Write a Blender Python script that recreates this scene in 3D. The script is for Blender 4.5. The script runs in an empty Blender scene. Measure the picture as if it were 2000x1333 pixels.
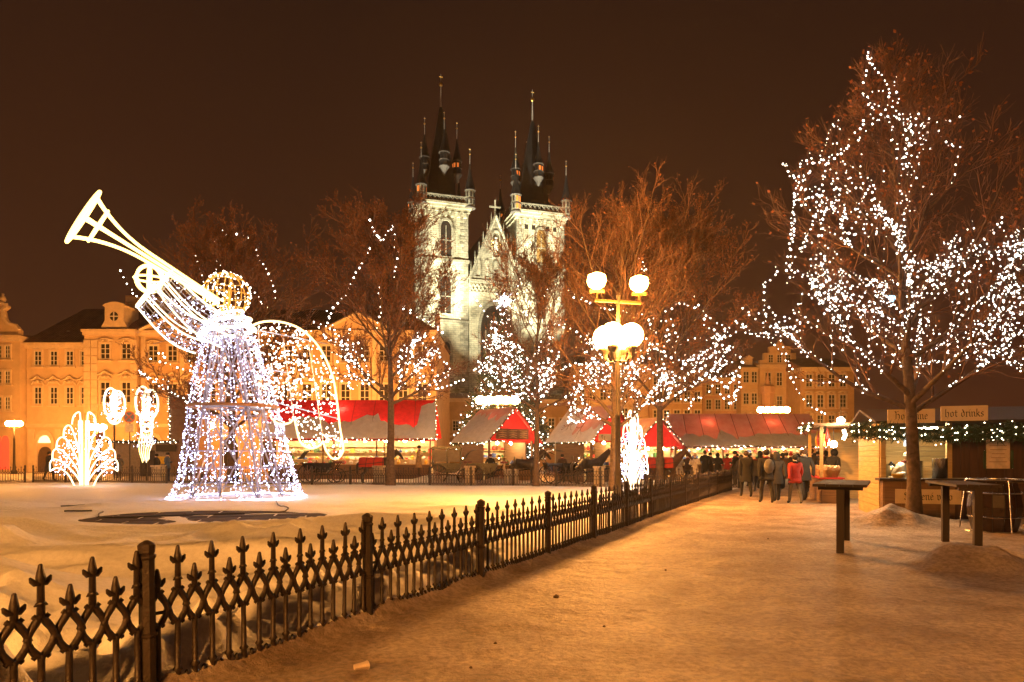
import bpy, bmesh, math, random
import numpy as np
from mathutils import Vector, Matrix

random.seed(7)
RNG = np.random.default_rng(7)
PI = math.pi
SC = bpy.context.scene
COL = SC.collection

# ------------------------------------------------------------------ camera
F = 1333.0            # focal length in pixels of the 2000 px wide photograph
HZ = 892.0            # horizon row
EYE = 1.6
cam = bpy.data.cameras.new('camera')
cam.sensor_width = 36.0
cam.lens = 24.0
cam.shift_y = (HZ - 666.5) / 2000.0
cam.clip_start = 0.05
cam.clip_end = 3000.0
camo = bpy.data.objects.new('camera', cam)
camo.location = (0, 0, EYE)
camo.rotation_euler = (PI / 2, 0, 0)
COL.objects.link(camo)
SC.camera = camo

# ------------------------------------------------------------------ night sky lit brown by the town
W = bpy.data.worlds.new('World')
SC.world = W
W.use_nodes = True
wn, wl = W.node_tree.nodes, W.node_tree.links
wn.clear()
wo = wn.new('ShaderNodeOutputWorld')
wb = wn.new('ShaderNodeBackground')
tc = wn.new('ShaderNodeTexCoord')
sx = wn.new('ShaderNodeSeparateXYZ')
cr = wn.new('ShaderNodeValToRGB')
cr.color_ramp.elements[0].position = 0.0
cr.color_ramp.elements[0].color = (0.066, 0.0180, 0.0060, 1)
cr.color_ramp.elements[1].position = 0.62
cr.color_ramp.elements[1].color = (0.017, 0.0064, 0.0034, 1)
e2 = cr.color_ramp.elements.new(0.13)
e2.color = (0.043, 0.0125, 0.0048, 1)
e = cr.color_ramp.elements.new(0.34)
e.color = (0.032, 0.0100, 0.0042, 1)
nz = wn.new('ShaderNodeTexNoise')
nz.inputs['Scale'].default_value = 2.2
nz.inputs['Detail'].default_value = 3
mx = wn.new('ShaderNodeMath'); mx.operation = 'MULTIPLY_ADD'
mx.inputs[1].default_value = 0.16
ma = wn.new('ShaderNodeMath'); ma.operation = 'ADD'; ma.inputs[1].default_value = -0.08
wl.new(tc.outputs['Generated'], sx.inputs[0])
wl.new(tc.outputs['Generated'], nz.inputs['Vector'])
wl.new(nz.outputs['Fac'], mx.inputs[0])
wl.new(sx.outputs['Z'], mx.inputs[2])
wl.new(mx.outputs[0], ma.inputs[0])
wl.new(ma.outputs[0], cr.inputs['Fac'])
wl.new(cr.outputs['Color'], wb.inputs['Color'])
wb.inputs['Strength'].default_value = 1.0
wl.new(wb.outputs[0], wo.inputs[0])

SC.view_settings.view_transform = 'Standard'
SC.view_settings.look = 'None'
SC.view_settings.exposure = 0.32
SC.view_settings.gamma = 1.0
SC.view_settings.use_curve_mapping = False
cy = SC.cycles
cy.max_bounces = 5
cy.diffuse_bounces = 2
cy.glossy_bounces = 2
cy.transmission_bounces = 3
cy.transparent_max_bounces = 6
cy.caustics_reflective = False
cy.caustics_refractive = False
cy.sample_clamp_indirect = 2.5
cy.use_denoising = True
cy.use_light_tree = True

SODIUM = (1.0, 0.385, 0.072)      # street lamp light
LAMP = 440.0                    # radiance of a lamp globe

# ------------------------------------------------------------------ pixel helpers
def P(px, py, Y):
    return Vector(((px - 1000.0) / F * Y, Y, EYE + (HZ - py) / F * Y))
def G(px, py):
    Y = EYE * F / (py - HZ)
    return Vector(((px - 1000.0) / F * Y, Y, 0.0))
def fence_x(y):
    return 0.457 * y - 4.23
def far_fence_y(x):
    return 36.2 - 0.19 * x

# ------------------------------------------------------------------ materials
MATS = {}
def nodes_of(name):
    m = bpy.data.materials.new(name)
    m.use_nodes = True
    n, l = m.node_tree.nodes, m.node_tree.links
    return m, n, l, n['Principled BSDF']

def mat(name, col, rough=0.7, metal=0.0, var=0.25, scale=6.0, bump=0.0, bscale=30.0, col2=None, spec=0.5, translucent=0.0, coords='Object', transcol=None):
    """procedural surface: base colour broken up by noise, plus fine relief"""
    if name in MATS:
        return MATS[name]
    m, n, l, b = nodes_of(name)
    t = n.new('ShaderNodeTexCoord')
    nt = n.new('ShaderNodeTexNoise')
    nt.inputs['Scale'].default_value = scale
    nt.inputs['Detail'].default_value = 5
    nt.inputs['Roughness'].default_value = 0.6
    l.new(t.outputs[coords], nt.inputs['Vector'])
    r = n.new('ShaderNodeValToRGB')
    c2 = col2 if col2 else tuple(c * (1 - var) for c in col)
    c1 = col if col2 else tuple(min(1, c * (1 + var * 0.5)) for c in col)
    r.color_ramp.elements[0].position = 0.32
    r.color_ramp.elements[1].position = 0.68
    r.color_ramp.elements[0].color = (*c2, 1)
    r.color_ramp.elements[1].color = (*c1, 1)
    l.new(nt.outputs['Fac'], r.inputs['Fac'])
    l.new(r.outputs['Color'], b.inputs['Base Color'])
    b.inputs['Roughness'].default_value = rough
    b.inputs['Metallic'].default_value = metal
    b.inputs['Specular IOR Level'].default_value = spec
    if bump:
        nb = n.new('ShaderNodeTexNoise')
        nb.inputs['Scale'].default_value = bscale
        nb.inputs['Detail'].default_value = 4
        l.new(t.outputs[coords], nb.inputs['Vector'])
        bp = n.new('ShaderNodeBump')
        bp.inputs['Strength'].default_value = bump
        bp.inputs['Distance'].default_value = 0.03
        l.new(nb.outputs['Fac'], bp.inputs['Height'])
        l.new(bp.outputs[0], b.inputs['Normal'])
    if translucent:
        tr = n.new('ShaderNodeBsdfTranslucent')
        if transcol:
            tr.inputs['Color'].default_value = (*transcol, 1)
        else:
            l.new(r.outputs['Color'], tr.inputs['Color'])
        mixs = n.new('ShaderNodeMixShader')
        mixs.inputs['Fac'].default_value = translucent
        l.new(b.outputs[0], mixs.inputs[1])
        l.new(tr.outputs[0], mixs.inputs[2])
        l.new(mixs.outputs[0], n['Material Output'].inputs['Surface'])
    MATS[name] = m
    return m

def glow(name, col, strength, sample=True):
    if name in MATS:
        return MATS[name]
    m, n, l, b = nodes_of(name)
    b.inputs['Base Color'].default_value = (*[min(1, c) for c in col], 1)
    b.inputs['Emission Color'].default_value = (*col, 1)
    b.inputs['Emission Strength'].default_value = strength
    b.inputs['Roughness'].default_value = 0.5
    m.cycles.emission_sampling = 'FRONT' if sample else 'NONE'
    MATS[name] = m
    return m

def planks(name, col, col2, width=0.12, axis='X', rough=0.7):
    """boards: tone per board and grain along it"""
    if name in MATS:
        return MATS[name]
    m, n, l, b = nodes_of(name)
    t = n.new('ShaderNodeTexCoord')
    mp = n.new('ShaderNodeMapping')
    sc = {'X': (1.0, 1.0, 12.0), 'Z': (12.0, 12.0, 1.0)}[axis]
    mp.inputs['Scale'].default_value = sc
    l.new(t.outputs['Object'], mp.inputs['Vector'])
    nt = n.new('ShaderNodeTexNoise')
    nt.inputs['Scale'].default_value = 2.0
    nt.inputs['Detail'].default_value = 6
    l.new(mp.outputs[0], nt.inputs['Vector'])
    r = n.new('ShaderNodeValToRGB')
    r.color_ramp.elements[0].position = 0.3
    r.color_ramp.elements[1].position = 0.7
    r.color_ramp.elements[0].color = (*col2, 1)
    r.color_ramp.elements[1].color = (*col, 1)
    l.new(nt.outputs['Fac'], r.inputs['Fac'])
    l.new(r.outputs['Color'], b.inputs['Base Color'])
    b.inputs['Roughness'].default_value = rough
    bp = n.new('ShaderNodeBump')
    bp.inputs['Strength'].default_value = 0.25
    bp.inputs['Distance'].default_value = 0.01
    l.new(nt.outputs['Fac'], bp.inputs['Height'])
    l.new(bp.outputs[0], b.inputs['Normal'])
    MATS[name] = m
    return m

def ashlar(name, col, col2, mortar, bw=1.1, bh=0.45, dark=0.35):
    """weathered stone blocks for walls far away"""
    if name in MATS:
        return MATS[name]
    m, n, l, b = nodes_of(name)
    t = n.new('ShaderNodeTexCoord')
    mp = n.new('ShaderNodeMapping')
    mp.inputs['Rotation'].default_value = (PI / 2, 0, 0)
    s = n.new('ShaderNodeSeparateXYZ')
    l.new(t.outputs['Object'], s.inputs[0])
    ad = n.new('ShaderNodeMath'); ad.operation = 'ADD'
    l.new(s.outputs['X'], ad.inputs[0]); l.new(s.outputs['Y'], ad.inputs[1])
    cb = n.new('ShaderNodeCombineXYZ')
    l.new(ad.outputs[0], cb.inputs['X']); l.new(s.outputs['Z'], cb.inputs['Y'])
    bt = n.new('ShaderNodeTexBrick')
    bt.inputs['Scale'].default_value = 1.0
    bt.inputs['Brick Width'].default_value = bw
    bt.inputs['Row Height'].default_value = bh
    bt.inputs['Mortar Size'].default_value = 0.03
    bt.inputs['Color1'].default_value = (*col, 1)
    bt.inputs['Color2'].default_value = (*col2, 1)
    bt.inputs['Mortar'].default_value = (*mortar, 1)
    l.new(cb.outputs[0], bt.inputs['Vector'])
    nt = n.new('ShaderNodeTexNoise')
    nt.inputs['Scale'].default_value = 0.45
    nt.inputs['Detail'].default_value = 7
    nt.inputs['Roughness'].default_value = 0.7
    l.new(t.outputs['Object'], nt.inputs['Vector'])
    r = n.new('ShaderNodeValToRGB')
    r.color_ramp.elements[0].position = 0.36
    r.color_ramp.elements[1].position = 0.56
    r.color_ramp.elements[0].color = (dark, dark, dark * 0.95, 1)
    r.color_ramp.elements[1].color = (1, 1, 1, 1)
    l.new(nt.outputs['Fac'], r.inputs['Fac'])
    mm = n.new('ShaderNodeMix'); mm.data_type = 'RGBA'; mm.blend_type = 'MULTIPLY'
    mm.inputs[0].default_value = 1.0
    l.new(bt.outputs['Color'], mm.inputs[6]); l.new(r.outputs['Color'], mm.inputs[7])
    l.new(mm.outputs[2], b.inputs['Base Color'])
    b.inputs['Roughness'].default_value = 0.9
    bp = n.new('ShaderNodeBump')
    bp.inputs['Strength'].default_value = 0.6
    bp.inputs['Distance'].default_value = 0.08
    l.new(mm.outputs[2], bp.inputs['Height'])
    l.new(bp.outputs[0], b.inputs['Normal'])
    MATS[name] = m
    return m

def snow_mat(name, base, dirt, dirt_lo, dirt_hi, bump, scale, prints=0.0, rough=0.55, grain=0.06):
    m, n, l, b = nodes_of(name)
    t = n.new('ShaderNodeTexCoord')
    def noise(s, d):
        q = n.new('ShaderNodeTexNoise')
        q.inputs['Scale'].default_value = s
        q.inputs['Detail'].default_value = d
        q.inputs['Roughness'].default_value = 0.65
        l.new(t.outputs['Object'], q.inputs['Vector'])
        return q
    a = noise(0.9, 8)
    r = n.new('ShaderNodeValToRGB')
    r.color_ramp.elements[0].position = dirt_lo
    r.color_ramp.elements[1].position = dirt_hi
    r.color_ramp.elements[0].color = (*dirt, 1)
    r.color_ramp.elements[1].color = (*base, 1)
    l.new(a.outputs['Fac'], r.inputs['Fac'])
    g1 = noise(17.0, 9)
    r2 = n.new('ShaderNodeValToRGB')
    r2.color_ramp.elements[0].position = 0.40; r2.color_ramp.elements[1].position = 0.58
    k_ = grain
    r2.color_ramp.elements[0].color = (1 - k_, 1 - k_, 1 - k_, 1); r2.color_ramp.elements[1].color = (1, 1, 1, 1)
    l.new(g1.outputs['Fac'], r2.inputs['Fac'])
    mg = n.new('ShaderNodeMix'); mg.data_type = 'RGBA'; mg.blend_type = 'MULTIPLY'; mg.inputs[0].default_value = 1.0
    l.new(r.outputs['Color'], mg.inputs[6]); l.new(r2.outputs['Color'], mg.inputs[7])
    l.new(mg.outputs[2], b.inputs['Base Color'])
    b.inputs['Roughness'].default_value = rough
    b.inputs['Specular IOR Level'].default_value = 0.45
    c = noise(scale, 6)
    d = noise(scale * 7, 3)
    ad = n.new('ShaderNodeMath'); ad.operation = 'MULTIPLY_ADD'
    ad.inputs[1].default_value = 0.3
    l.new(d.outputs['Fac'], ad.inputs[0]); l.new(c.outputs['Fac'], ad.inputs[2])
    if prints:
        wv = n.new('ShaderNodeTexVoronoi'); wv.inputs['Scale'].default_value = 3.1
        wv.inputs['Randomness'].default_value = 1.0
        wm = n.new('ShaderNodeMix'); wm.data_type = 'RGBA'; wm.inputs[0].default_value = 0.12
        l.new(t.outputs['Object'], wm.inputs[6]); l.new(a.outputs['Color'], wm.inputs[7])
        l.new(wm.outputs[2], wv.inputs['Vector'])
        rr = n.new('ShaderNodeMapRange'); rr.inputs['From Min'].default_value = 0.12; rr.inputs['From Max'].default_value = 0.42
        l.new(wv.outputs['Distance'], rr.inputs['Value'])
        a2 = n.new('ShaderNodeMath'); a2.operation = 'MULTIPLY_ADD'; a2.inputs[1].default_value = prints
        l.new(rr.outputs[0], a2.inputs[0]); l.new(ad.outputs[0], a2.inputs[2])
        ad = a2
    bp = n.new('ShaderNodeBump')
    bp.inputs['Strength'].default_value = bump
    bp.inputs['Distance'].default_value = 0.06
    l.new(ad.outputs[0], bp.inputs['Height'])
    l.new(bp.outputs[0], b.inputs['Normal'])
    MATS[name] = m
    return m

# ------------------------------------------------------------------ mesh builder
class MB:
    def __init__(s):
        s.v, s.f = [], []
    def add(s, verts, faces):
        o = len(s.v)
        s.v.extend([tuple(p) for p in verts])
        s.f.extend([tuple(i + o for i in q) for q in faces])
        return s
    def box(s, c, d, rz=0.0):
        x, y, z = d[0] / 2, d[1] / 2, d[2] / 2
        ca, sa = math.cos(rz), math.sin(rz)
        vs = []
        for k in (-1, 1):
            for j in (-1, 1):
                for i in (-1, 1):
                    a, b = i * x, j * y
                    vs.append((c[0] + a * ca - b * sa, c[1] + a * sa + b * ca, c[2] + k * z))
        return s.add(vs, [(0, 2, 3, 1), (4, 5, 7, 6), (0, 1, 5, 4), (2, 6, 7, 3), (0, 4, 6, 2), (1, 3, 7, 5)])
    def bx(s, x0, x1, y0, y1, z0, z1):
        return s.box(((x0 + x1) / 2, (y0 + y1) / 2, (z0 + z1) / 2), (x1 - x0, y1 - y0, z1 - z0))
    def beam(s, a, b, w, h=None):
        a, b = Vector(a), Vector(b)
        return s.tube([a, b], [w / 2 * 1.414] * 2, 4, rot=PI / 4)
    def tube(s, pts, rad, k=6, cap=True, rot=0.0, closed=False):
        pts = [Vector(p) for p in pts]
        if not hasattr(rad, '__len__'):
            rad = [rad] * len(pts)
        n = len(pts)
        vs, fs = [], []
        prev = None
        for i, p in enumerate(pts):
            if closed:
                t = pts[(i + 1) % n] - pts[i - 1]
            else:
                t = pts[min(i + 1, n - 1)] - pts[max(i - 1, 0)]
            if t.length < 1e-9:
                t = Vector((0, 0, 1))
            t.normalize()
            if prev is None:
                ref = Vector((0, 0, 1)) if abs(t.z) < 0.9 else Vector((1, 0, 0))
                u = t.cross(ref).normalized()
            else:
                u = (prev - t * prev.dot(t))
                if u.length < 1e-6:
                    u = t.orthogonal()
                u.normalize()
            prev = u
            w = t.cross(u)
            for j in range(k):
                a = rot + 2 * PI * j / k
                vs.append(p + (u * math.cos(a) + w * math.sin(a)) * rad[i])
        m = n if closed else n - 1
        for i in range(m):
            i2 = (i + 1) % n
            for j in range(k):
                j2 = (j + 1) % k
                fs.append((i * k + j, i * k + j2, i2 * k + j2, i2 * k + j))
        if cap and not closed:
            fs.append(tuple(reversed(range(k))))
            fs.append(tuple(range((n - 1) * k, n * k)))
        return s.add(vs, fs)
    def lathe(s, c, prof, k=12, rot=0.0):
        """prof: (radius, z) from the bottom up"""
        vs, fs = [], []
        for r, z in prof:
            for j in range(k):
                a = rot + 2 * PI * j / k
                vs.append((c[0] + r * math.cos(a), c[1] + r * math.sin(a), c[2] + z))
        for i in range(len(prof) - 1):
            for j in range(k):
                j2 = (j + 1) % k
                fs.append((i * k + j, i * k + j2, (i + 1) * k + j2, (i + 1) * k + j))
        fs.append(tuple(reversed(range(k))))
        fs.append(tuple(range((len(prof) - 1) * k, len(prof) * k)))
        return s.add(vs, fs)
    def sphere(s, c, r, k=12, m=8, sz=None):
        rx, ry, rz = (r, r, r) if sz is None else sz
        prof = []
        vs, fs = [], []
        for i in range(1, m):
            th = PI * i / m
            for j in range(k):
                a = 2 * PI * j / k
                vs.append((c[0] + rx * math.sin(th) * math.cos(a), c[1] + ry * math.sin(th) * math.sin(a), c[2] - rz * math.cos(th)))
        for i in range(m - 2):
            for j in range(k):
                j2 = (j + 1) % k
                fs.append((i * k + j, i * k + j2, (i + 1) * k + j2, (i + 1) * k + j))
        b = len(vs)
        vs += [(c[0], c[1], c[2] - rz), (c[0], c[1], c[2] + rz)]
        for j in range(k):
            j2 = (j + 1) % k
            fs.append((b, j2, j))
            fs.append((b + 1, (m - 2) * k + j, (m - 2) * k + j2))
        return s.add(vs, fs)
    def prism(s, outline, y0, y1):
        """outline in x,z extruded along y"""
        n = len(outline)
        vs = [(x, y0, z) for x, z in outline] + [(x, y1, z) for x, z in outline]
        fs = [tuple(range(n)), tuple(reversed(range(n, 2 * n)))]
        fs += [(i, i + n, (i + 1) % n + n, (i + 1) % n) for i in range(n)]
        return s.add(vs, fs)
    def mesh(s, name, smooth=False):
        me = bpy.data.meshes.new(name)
        me.from_pydata(s.v, [], s.f)
        me.update()
        if smooth:
            me.polygons.foreach_set('use_smooth', [True] * len(me.polygons))
        return me
    def build(s, name, m, parent=None, smooth=False, loc=None):
        return link(name, s.mesh(name, smooth), m, parent, loc)

def link(name, me, m, parent=None, loc=None, rz=None):
    o = bpy.data.objects.new(name, me)
    if m is not None and len(me.materials) == 0:
        me.materials.append(m)
    COL.objects.link(o)
    if parent is not None:
        o.parent = parent
    if loc is not None:
        o.location = loc
    if rz is not None:
        o.rotation_euler = (0, 0, rz)
    return o

def np_mesh(name, verts, quads=None, tris=None, smooth=False):
    """fast mesh from numpy arrays"""
    me = bpy.data.meshes.new(name)
    nv = len(verts)
    loops, starts, totals = [], [], []
    c = 0
    for arr in (quads, tris):
        if arr is None or len(arr) == 0:
            continue
        k = arr.shape[1]
        loops.append(arr.ravel())
        starts.append(np.arange(len(arr)) * k + c)
        totals.append(np.full(len(arr), k))
        c += arr.size
    loops = np.concatenate(loops).astype(np.int32)
    starts = np.concatenate(starts).astype(np.int32)
    totals = np.concatenate(totals).astype(np.int32)
    me.vertices.add(nv)
    me.vertices.foreach_set('co', np.asarray(verts, dtype=np.float32).ravel())
    me.loops.add(len(loops))
    me.loops.foreach_set('vertex_index', loops)
    me.polygons.add(len(starts))
    me.polygons.foreach_set('loop_start', starts)
    me.polygons.foreach_set('loop_total', totals)
    if smooth:
        me.polygons.foreach_set('use_smooth', np.ones(len(starts), dtype=bool))
    me.update(calc_edges=True)
    me.validate()
    return me

OCT = np.array([(1, 0, 0), (-1, 0, 0), (0, 1, 0), (0, -1, 0), (0, 0, 1), (0, 0, -1)], dtype=float)
OCTF = np.array([(0, 2, 4), (2, 1, 4), (1, 3, 4), (3, 0, 4), (2, 0, 5), (1, 2, 5), (3, 1, 5), (0, 3, 5)])
def bulb_mesh(name, pts, r, jitter=0.35):
    pts = np.asarray(pts, dtype=float).reshape(-1, 3)
    rr = r * (1 + jitter * (RNG.random(len(pts)) * 2 - 1))
    v = (pts[:, None, :] + OCT[None] * rr[:, None, None]).reshape(-1, 3)
    f = (OCTF[None] + (np.arange(len(pts)) * 6)[:, None, None]).reshape(-1, 3)
    return np_mesh(name, v, tris=f)

def tube_batch(paths, radii, k):
    """(N,n,3) paths and (N,n) radii to verts and quads"""
    N, n, _ = paths.shape
    t = np.empty_like(paths)
    t[:, 1:-1] = paths[:, 2:] - paths[:, :-2]
    t[:, 0] = paths[:, 1] - paths[:, 0]
    t[:, -1] = paths[:, -1] - paths[:, -2]
    t /= np.linalg.norm(t, axis=2, keepdims=True) + 1e-9
    ref = np.where(np.abs(t[:, :1, 2:3]) < 0.9, np.array([0, 0, 1.0]), np.array([1.0, 0, 0]))
    u = np.cross(t, np.broadcast_to(ref, t.shape))
    u /= np.linalg.norm(u, axis=2, keepdims=True) + 1e-9
    w = np.cross(t, u)
    a = 2 * PI * np.arange(k) / k
    v = paths[:, :, None, :] + radii[:, :, None, None] * (u[:, :, None, :] * np.cos(a)[None, None, :, None] + w[:, :, None, :] * np.sin(a)[None, None, :, None])
    idx = np.arange(N * n * k).reshape(N, n, k)
    a0 = idx[:, :-1, :]; a1 = np.roll(a0, -1, axis=2)
    b0 = idx[:, 1:, :]; b1 = np.roll(b0, -1, axis=2)
    q = np.stack([a0, a1, b1, b0], axis=-1).reshape(-1, 4)
    return v.reshape(-1, 3), q

def merge(parts):
    vs, qs, o = [], [], 0
    for v, q in parts:
        vs.append(v); qs.append(q + o); o += len(v)
    return np.concatenate(vs), np.concatenate(qs)

# ------------------------------------------------------------------ object helpers
def tag(o, label=None, cat=None, group=None, kind=None):
    if label: o['label'] = label
    if cat: o['category'] = cat
    if group: o['group'] = group
    if kind: o['kind'] = kind
    return o
def thing(name, label, cat, loc=(0, 0, 0), rz=0.0, group=None):
    o = bpy.data.objects.new(name, None)
    o.empty_display_size = 0.3
    COL.objects.link(o)
    o.location = loc
    o.rotation_euler = (0, 0, rz)
    return tag(o, label, cat, group)
def dup(root, loc, rz, label, group=None):
    r = root.copy(); COL.objects.link(r)
    r.location = loc; r.rotation_euler = (0, 0, rz)
    r['label'] = label
    if group: r['group'] = group
    for ch in list(root.children):
        c = ch.copy(); COL.objects.link(c); c.parent = r
        for g in list(ch.children):
            d = g.copy(); COL.objects.link(d); d.parent = c
    return r

def resample(pts, step, jitter=0.0):
    """points every `step` along a polyline"""
    pts = np.asarray([tuple(p) for p in pts], dtype=float)
    d = np.linalg.norm(np.diff(pts, axis=0), axis=1)
    L = np.concatenate([[0], np.cumsum(d)])
    n = max(2, int(L[-1] / step) + 1)
    s = np.linspace(0, L[-1], n)
    out = np.stack([np.interp(s, L, pts[:, i]) for i in range(3)], axis=1)
    if jitter:
        out += RNG.normal(0, jitter, out.shape)
    return out
def smooth_curve(pts, n=40, closed=False):
    """Catmull-Rom through the points"""
    P_ = [np.array(tuple(p), dtype=float) for p in pts]
    m = len(P_)
    out = []
    segs = m if closed else m - 1
    per = max(2, n // segs)
    for i in range(segs):
        if closed:
            a, b, c, d = P_[(i - 1) % m], P_[i], P_[(i + 1) % m], P_[(i + 2) % m]
        else:
            a, b, c, d = P_[max(i - 1, 0)], P_[i], P_[i + 1], P_[min(i + 2, m - 1)]
        for j in range(per):
            t = j / per
            out.append(0.5 * ((2 * b) + (-a + c) * t + (2 * a - 5 * b + 4 * c - d) * t * t + (-a + 3 * b - 3 * c + d) * t ** 3))
    if not closed:
        out.append(P_[-1])
    return out

# ------------------------------------------------------------------ value noise for the terrain
_tab = np.random.default_rng(3).random((257, 257))
def vnoise(x, y, s=0):
    x = np.asarray(x, dtype=float) + 37.7 * s + 500
    y = np.asarray(y, dtype=float) + 91.3 * s + 500
    xi, yi = np.floor(x).astype(int), np.floor(y).astype(int)
    fx, fy = x - xi, y - yi
    fx, fy = fx * fx * (3 - 2 * fx), fy * fy * (3 - 2 * fy)
    g = lambda a, b: _tab[a % 257, b % 257]
    return (g(xi, yi) * (1 - fx) + g(xi + 1, yi) * fx) * (1 - fy) + (g(xi, yi + 1) * (1 - fx) + g(xi + 1, yi + 1) * fx) * fy
def sstep(a, b, x):
    t = np.clip((np.asarray(x, dtype=float) - a) / (b - a), 0, 1)
    return t * t * (3 - 2 * t)
# ================================================================== GROUND
PLATE = (-7.45, 16.7, 2.85, 2.0)        # centre and half axes of the bare slab area
MOUNDS = [(8.6, 15.4, 0.42, 0.8, 0.55), (6.4, 9.6, 0.34, 0.66, 0.50), (9.5, 16.1, 0.15, 0.9, 0.5),
          (-4.4, 41.5, 0.95, 1.4, 0.9), (13.6, 16.6, 0.4, 1.2, 0.8), (-0.6, 40.5, 0.6, 0.9, 0.7)]
def ground_h(x, y):
    x = np.asarray(x, dtype=float); y = np.asarray(y, dtype=float)
    d = x - fence_x(y)                       # >0 on the path side
    dist = d / math.sqrt(1 + 0.457 ** 2)
    far = y - far_fence_y(x)
    lawn = sstep(0.12, -0.25, dist) * sstep(0.2, -0.6, far)
    wx = x + 1.2 * vnoise(x / 2.5, y / 2.5, 9)
    wy = y + 0.9 * vnoise(x / 2.0, y / 2.0, 5)
    r1 = 1 - np.abs(2 * vnoise(wx / 3.4, wy / 1.15, 1) - 1)
    r2 = 1 - np.abs(2 * vnoise(wx / 1.5, wy / 0.5, 2) - 1)
    soft = vnoise(x / 3.0, y / 3.0, 3)
    near = sstep(28, 12, y) * (0.35 + 0.65 * sstep(2.0, -4.0, x))
    hl = 0.03 + 0.05 * soft + near * (0.40 * r1 ** 2 + 0.13 * r2 ** 2) + 0.015 * vnoise(x / 0.6, y / 0.35, 4)
    lump = np.clip(vnoise(x / 0.30, y / 0.30, 6) - 0.35, 0, 1) + 0.5 * np.clip(vnoise(x / 0.13, y / 0.13, 7) - 0.4, 0, 1)
    hl = hl + lump * 0.42 * sstep(-2.6, -0.6, dist) * sstep(11.5, 5.5, y)
    # bare slabs: sunk, with a soft rim
    q = np.sqrt(((x - PLATE[0]) / PLATE[2]) ** 2 + ((y - PLATE[1]) / PLATE[3]) ** 2) + 0.10 * (vnoise(x / 0.9, y / 0.9, 8) - 0.5)
    infl = sstep(2.6, 1.1, q)
    hl = hl * (1 - 0.94 * infl) + 0.094 * infl + 0.05 * sstep(0.96, 1.06, q) * infl
    hp = 0.045 * vnoise(x / 1.6, y / 1.6, 11) + 0.020 * vnoise(x / 0.40, y / 0.28, 12) + 0.024 * vnoise(x / 0.15, y / 0.14, 13)
    hp = hp * sstep(45, 25, y) + 0.06 * np.exp(-np.clip(dist, 0, 9) / 0.4) * sstep(34, 30, y)
    h = lawn * hl + (1 - lawn) * hp
    for mx_, my_, mh, sx_, sy_ in MOUNDS:
        g = np.exp(-((x - mx_) / sx_) ** 2 - ((y - my_) / sy_) ** 2)
        h = h + mh * g * (0.8 + 0.4 * vnoise(x / 0.25, y / 0.25, 14))
    return h
def gz(x, y):
    return float(ground_h(np.array([x]), np.array([y]))[0])

def axis_steps(a, b, step, lo, hi, g=1.16):
    m = list(np.arange(a, b + 1e-6, step))
    left, s, v = [], step, a
    while v > lo:
        s *= g; v -= s; left.append(v)
    right, s, v = [], step, m[-1]
    while v < hi:
        s *= g; v += s; right.append(v)
    return np.array(left[::-1] + m + right)
gx = axis_steps(-15.0, 12.0, 0.06, -200, 200)
gx[np.argmin(np.abs(gx))] = 0.0
gy = axis_steps(2.0, 20, 0.06, -60, 300, 1.09)
GX, GY = np.meshgrid(gx, gy)
GX = GX + fence_x(GY)                    # grid lines run along the fence
GH = ground_h(GX, GY)
vv = np.stack([GX.ravel(), GY.ravel(), GH.ravel()], axis=1)
nx, ny = len(gx), len(gy)
ii = np.arange(nx * ny).reshape(ny, nx)
qq = np.stack([ii[:-1, :-1], ii[:-1, 1:], ii[1:, 1:], ii[1:, :-1]], axis=-1).reshape(-1, 4)
cx = vv[qq][:, :, 0].mean(axis=1); cyy = vv[qq][:, :, 1].mean(axis=1)
on_lawn = (cx < fence_x(cyy)) & (cyy < far_fence_y(cx)) & (cx > -29.3)
SNOW = snow_mat('lawn_snow', (0.90, 0.90, 0.92), (0.76, 0.75, 0.75), 0.25, 0.45, 0.45, 11, 0.0, 0.55, 0.10)
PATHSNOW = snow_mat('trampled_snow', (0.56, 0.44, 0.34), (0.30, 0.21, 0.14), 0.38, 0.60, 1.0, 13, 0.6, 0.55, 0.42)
def sub(name, mask, m):
    q = qq[mask]
    u, inv = np.unique(q, return_inverse=True)
    me = np_mesh(name, vv[u], quads=inv.reshape(-1, 4), smooth=True)
    o = link(name, me, m)
    return tag(o, kind='structure')
sub('snow_lawn', on_lawn, SNOW)
sub('snow_path', ~on_lawn, PATHSNOW)

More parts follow.
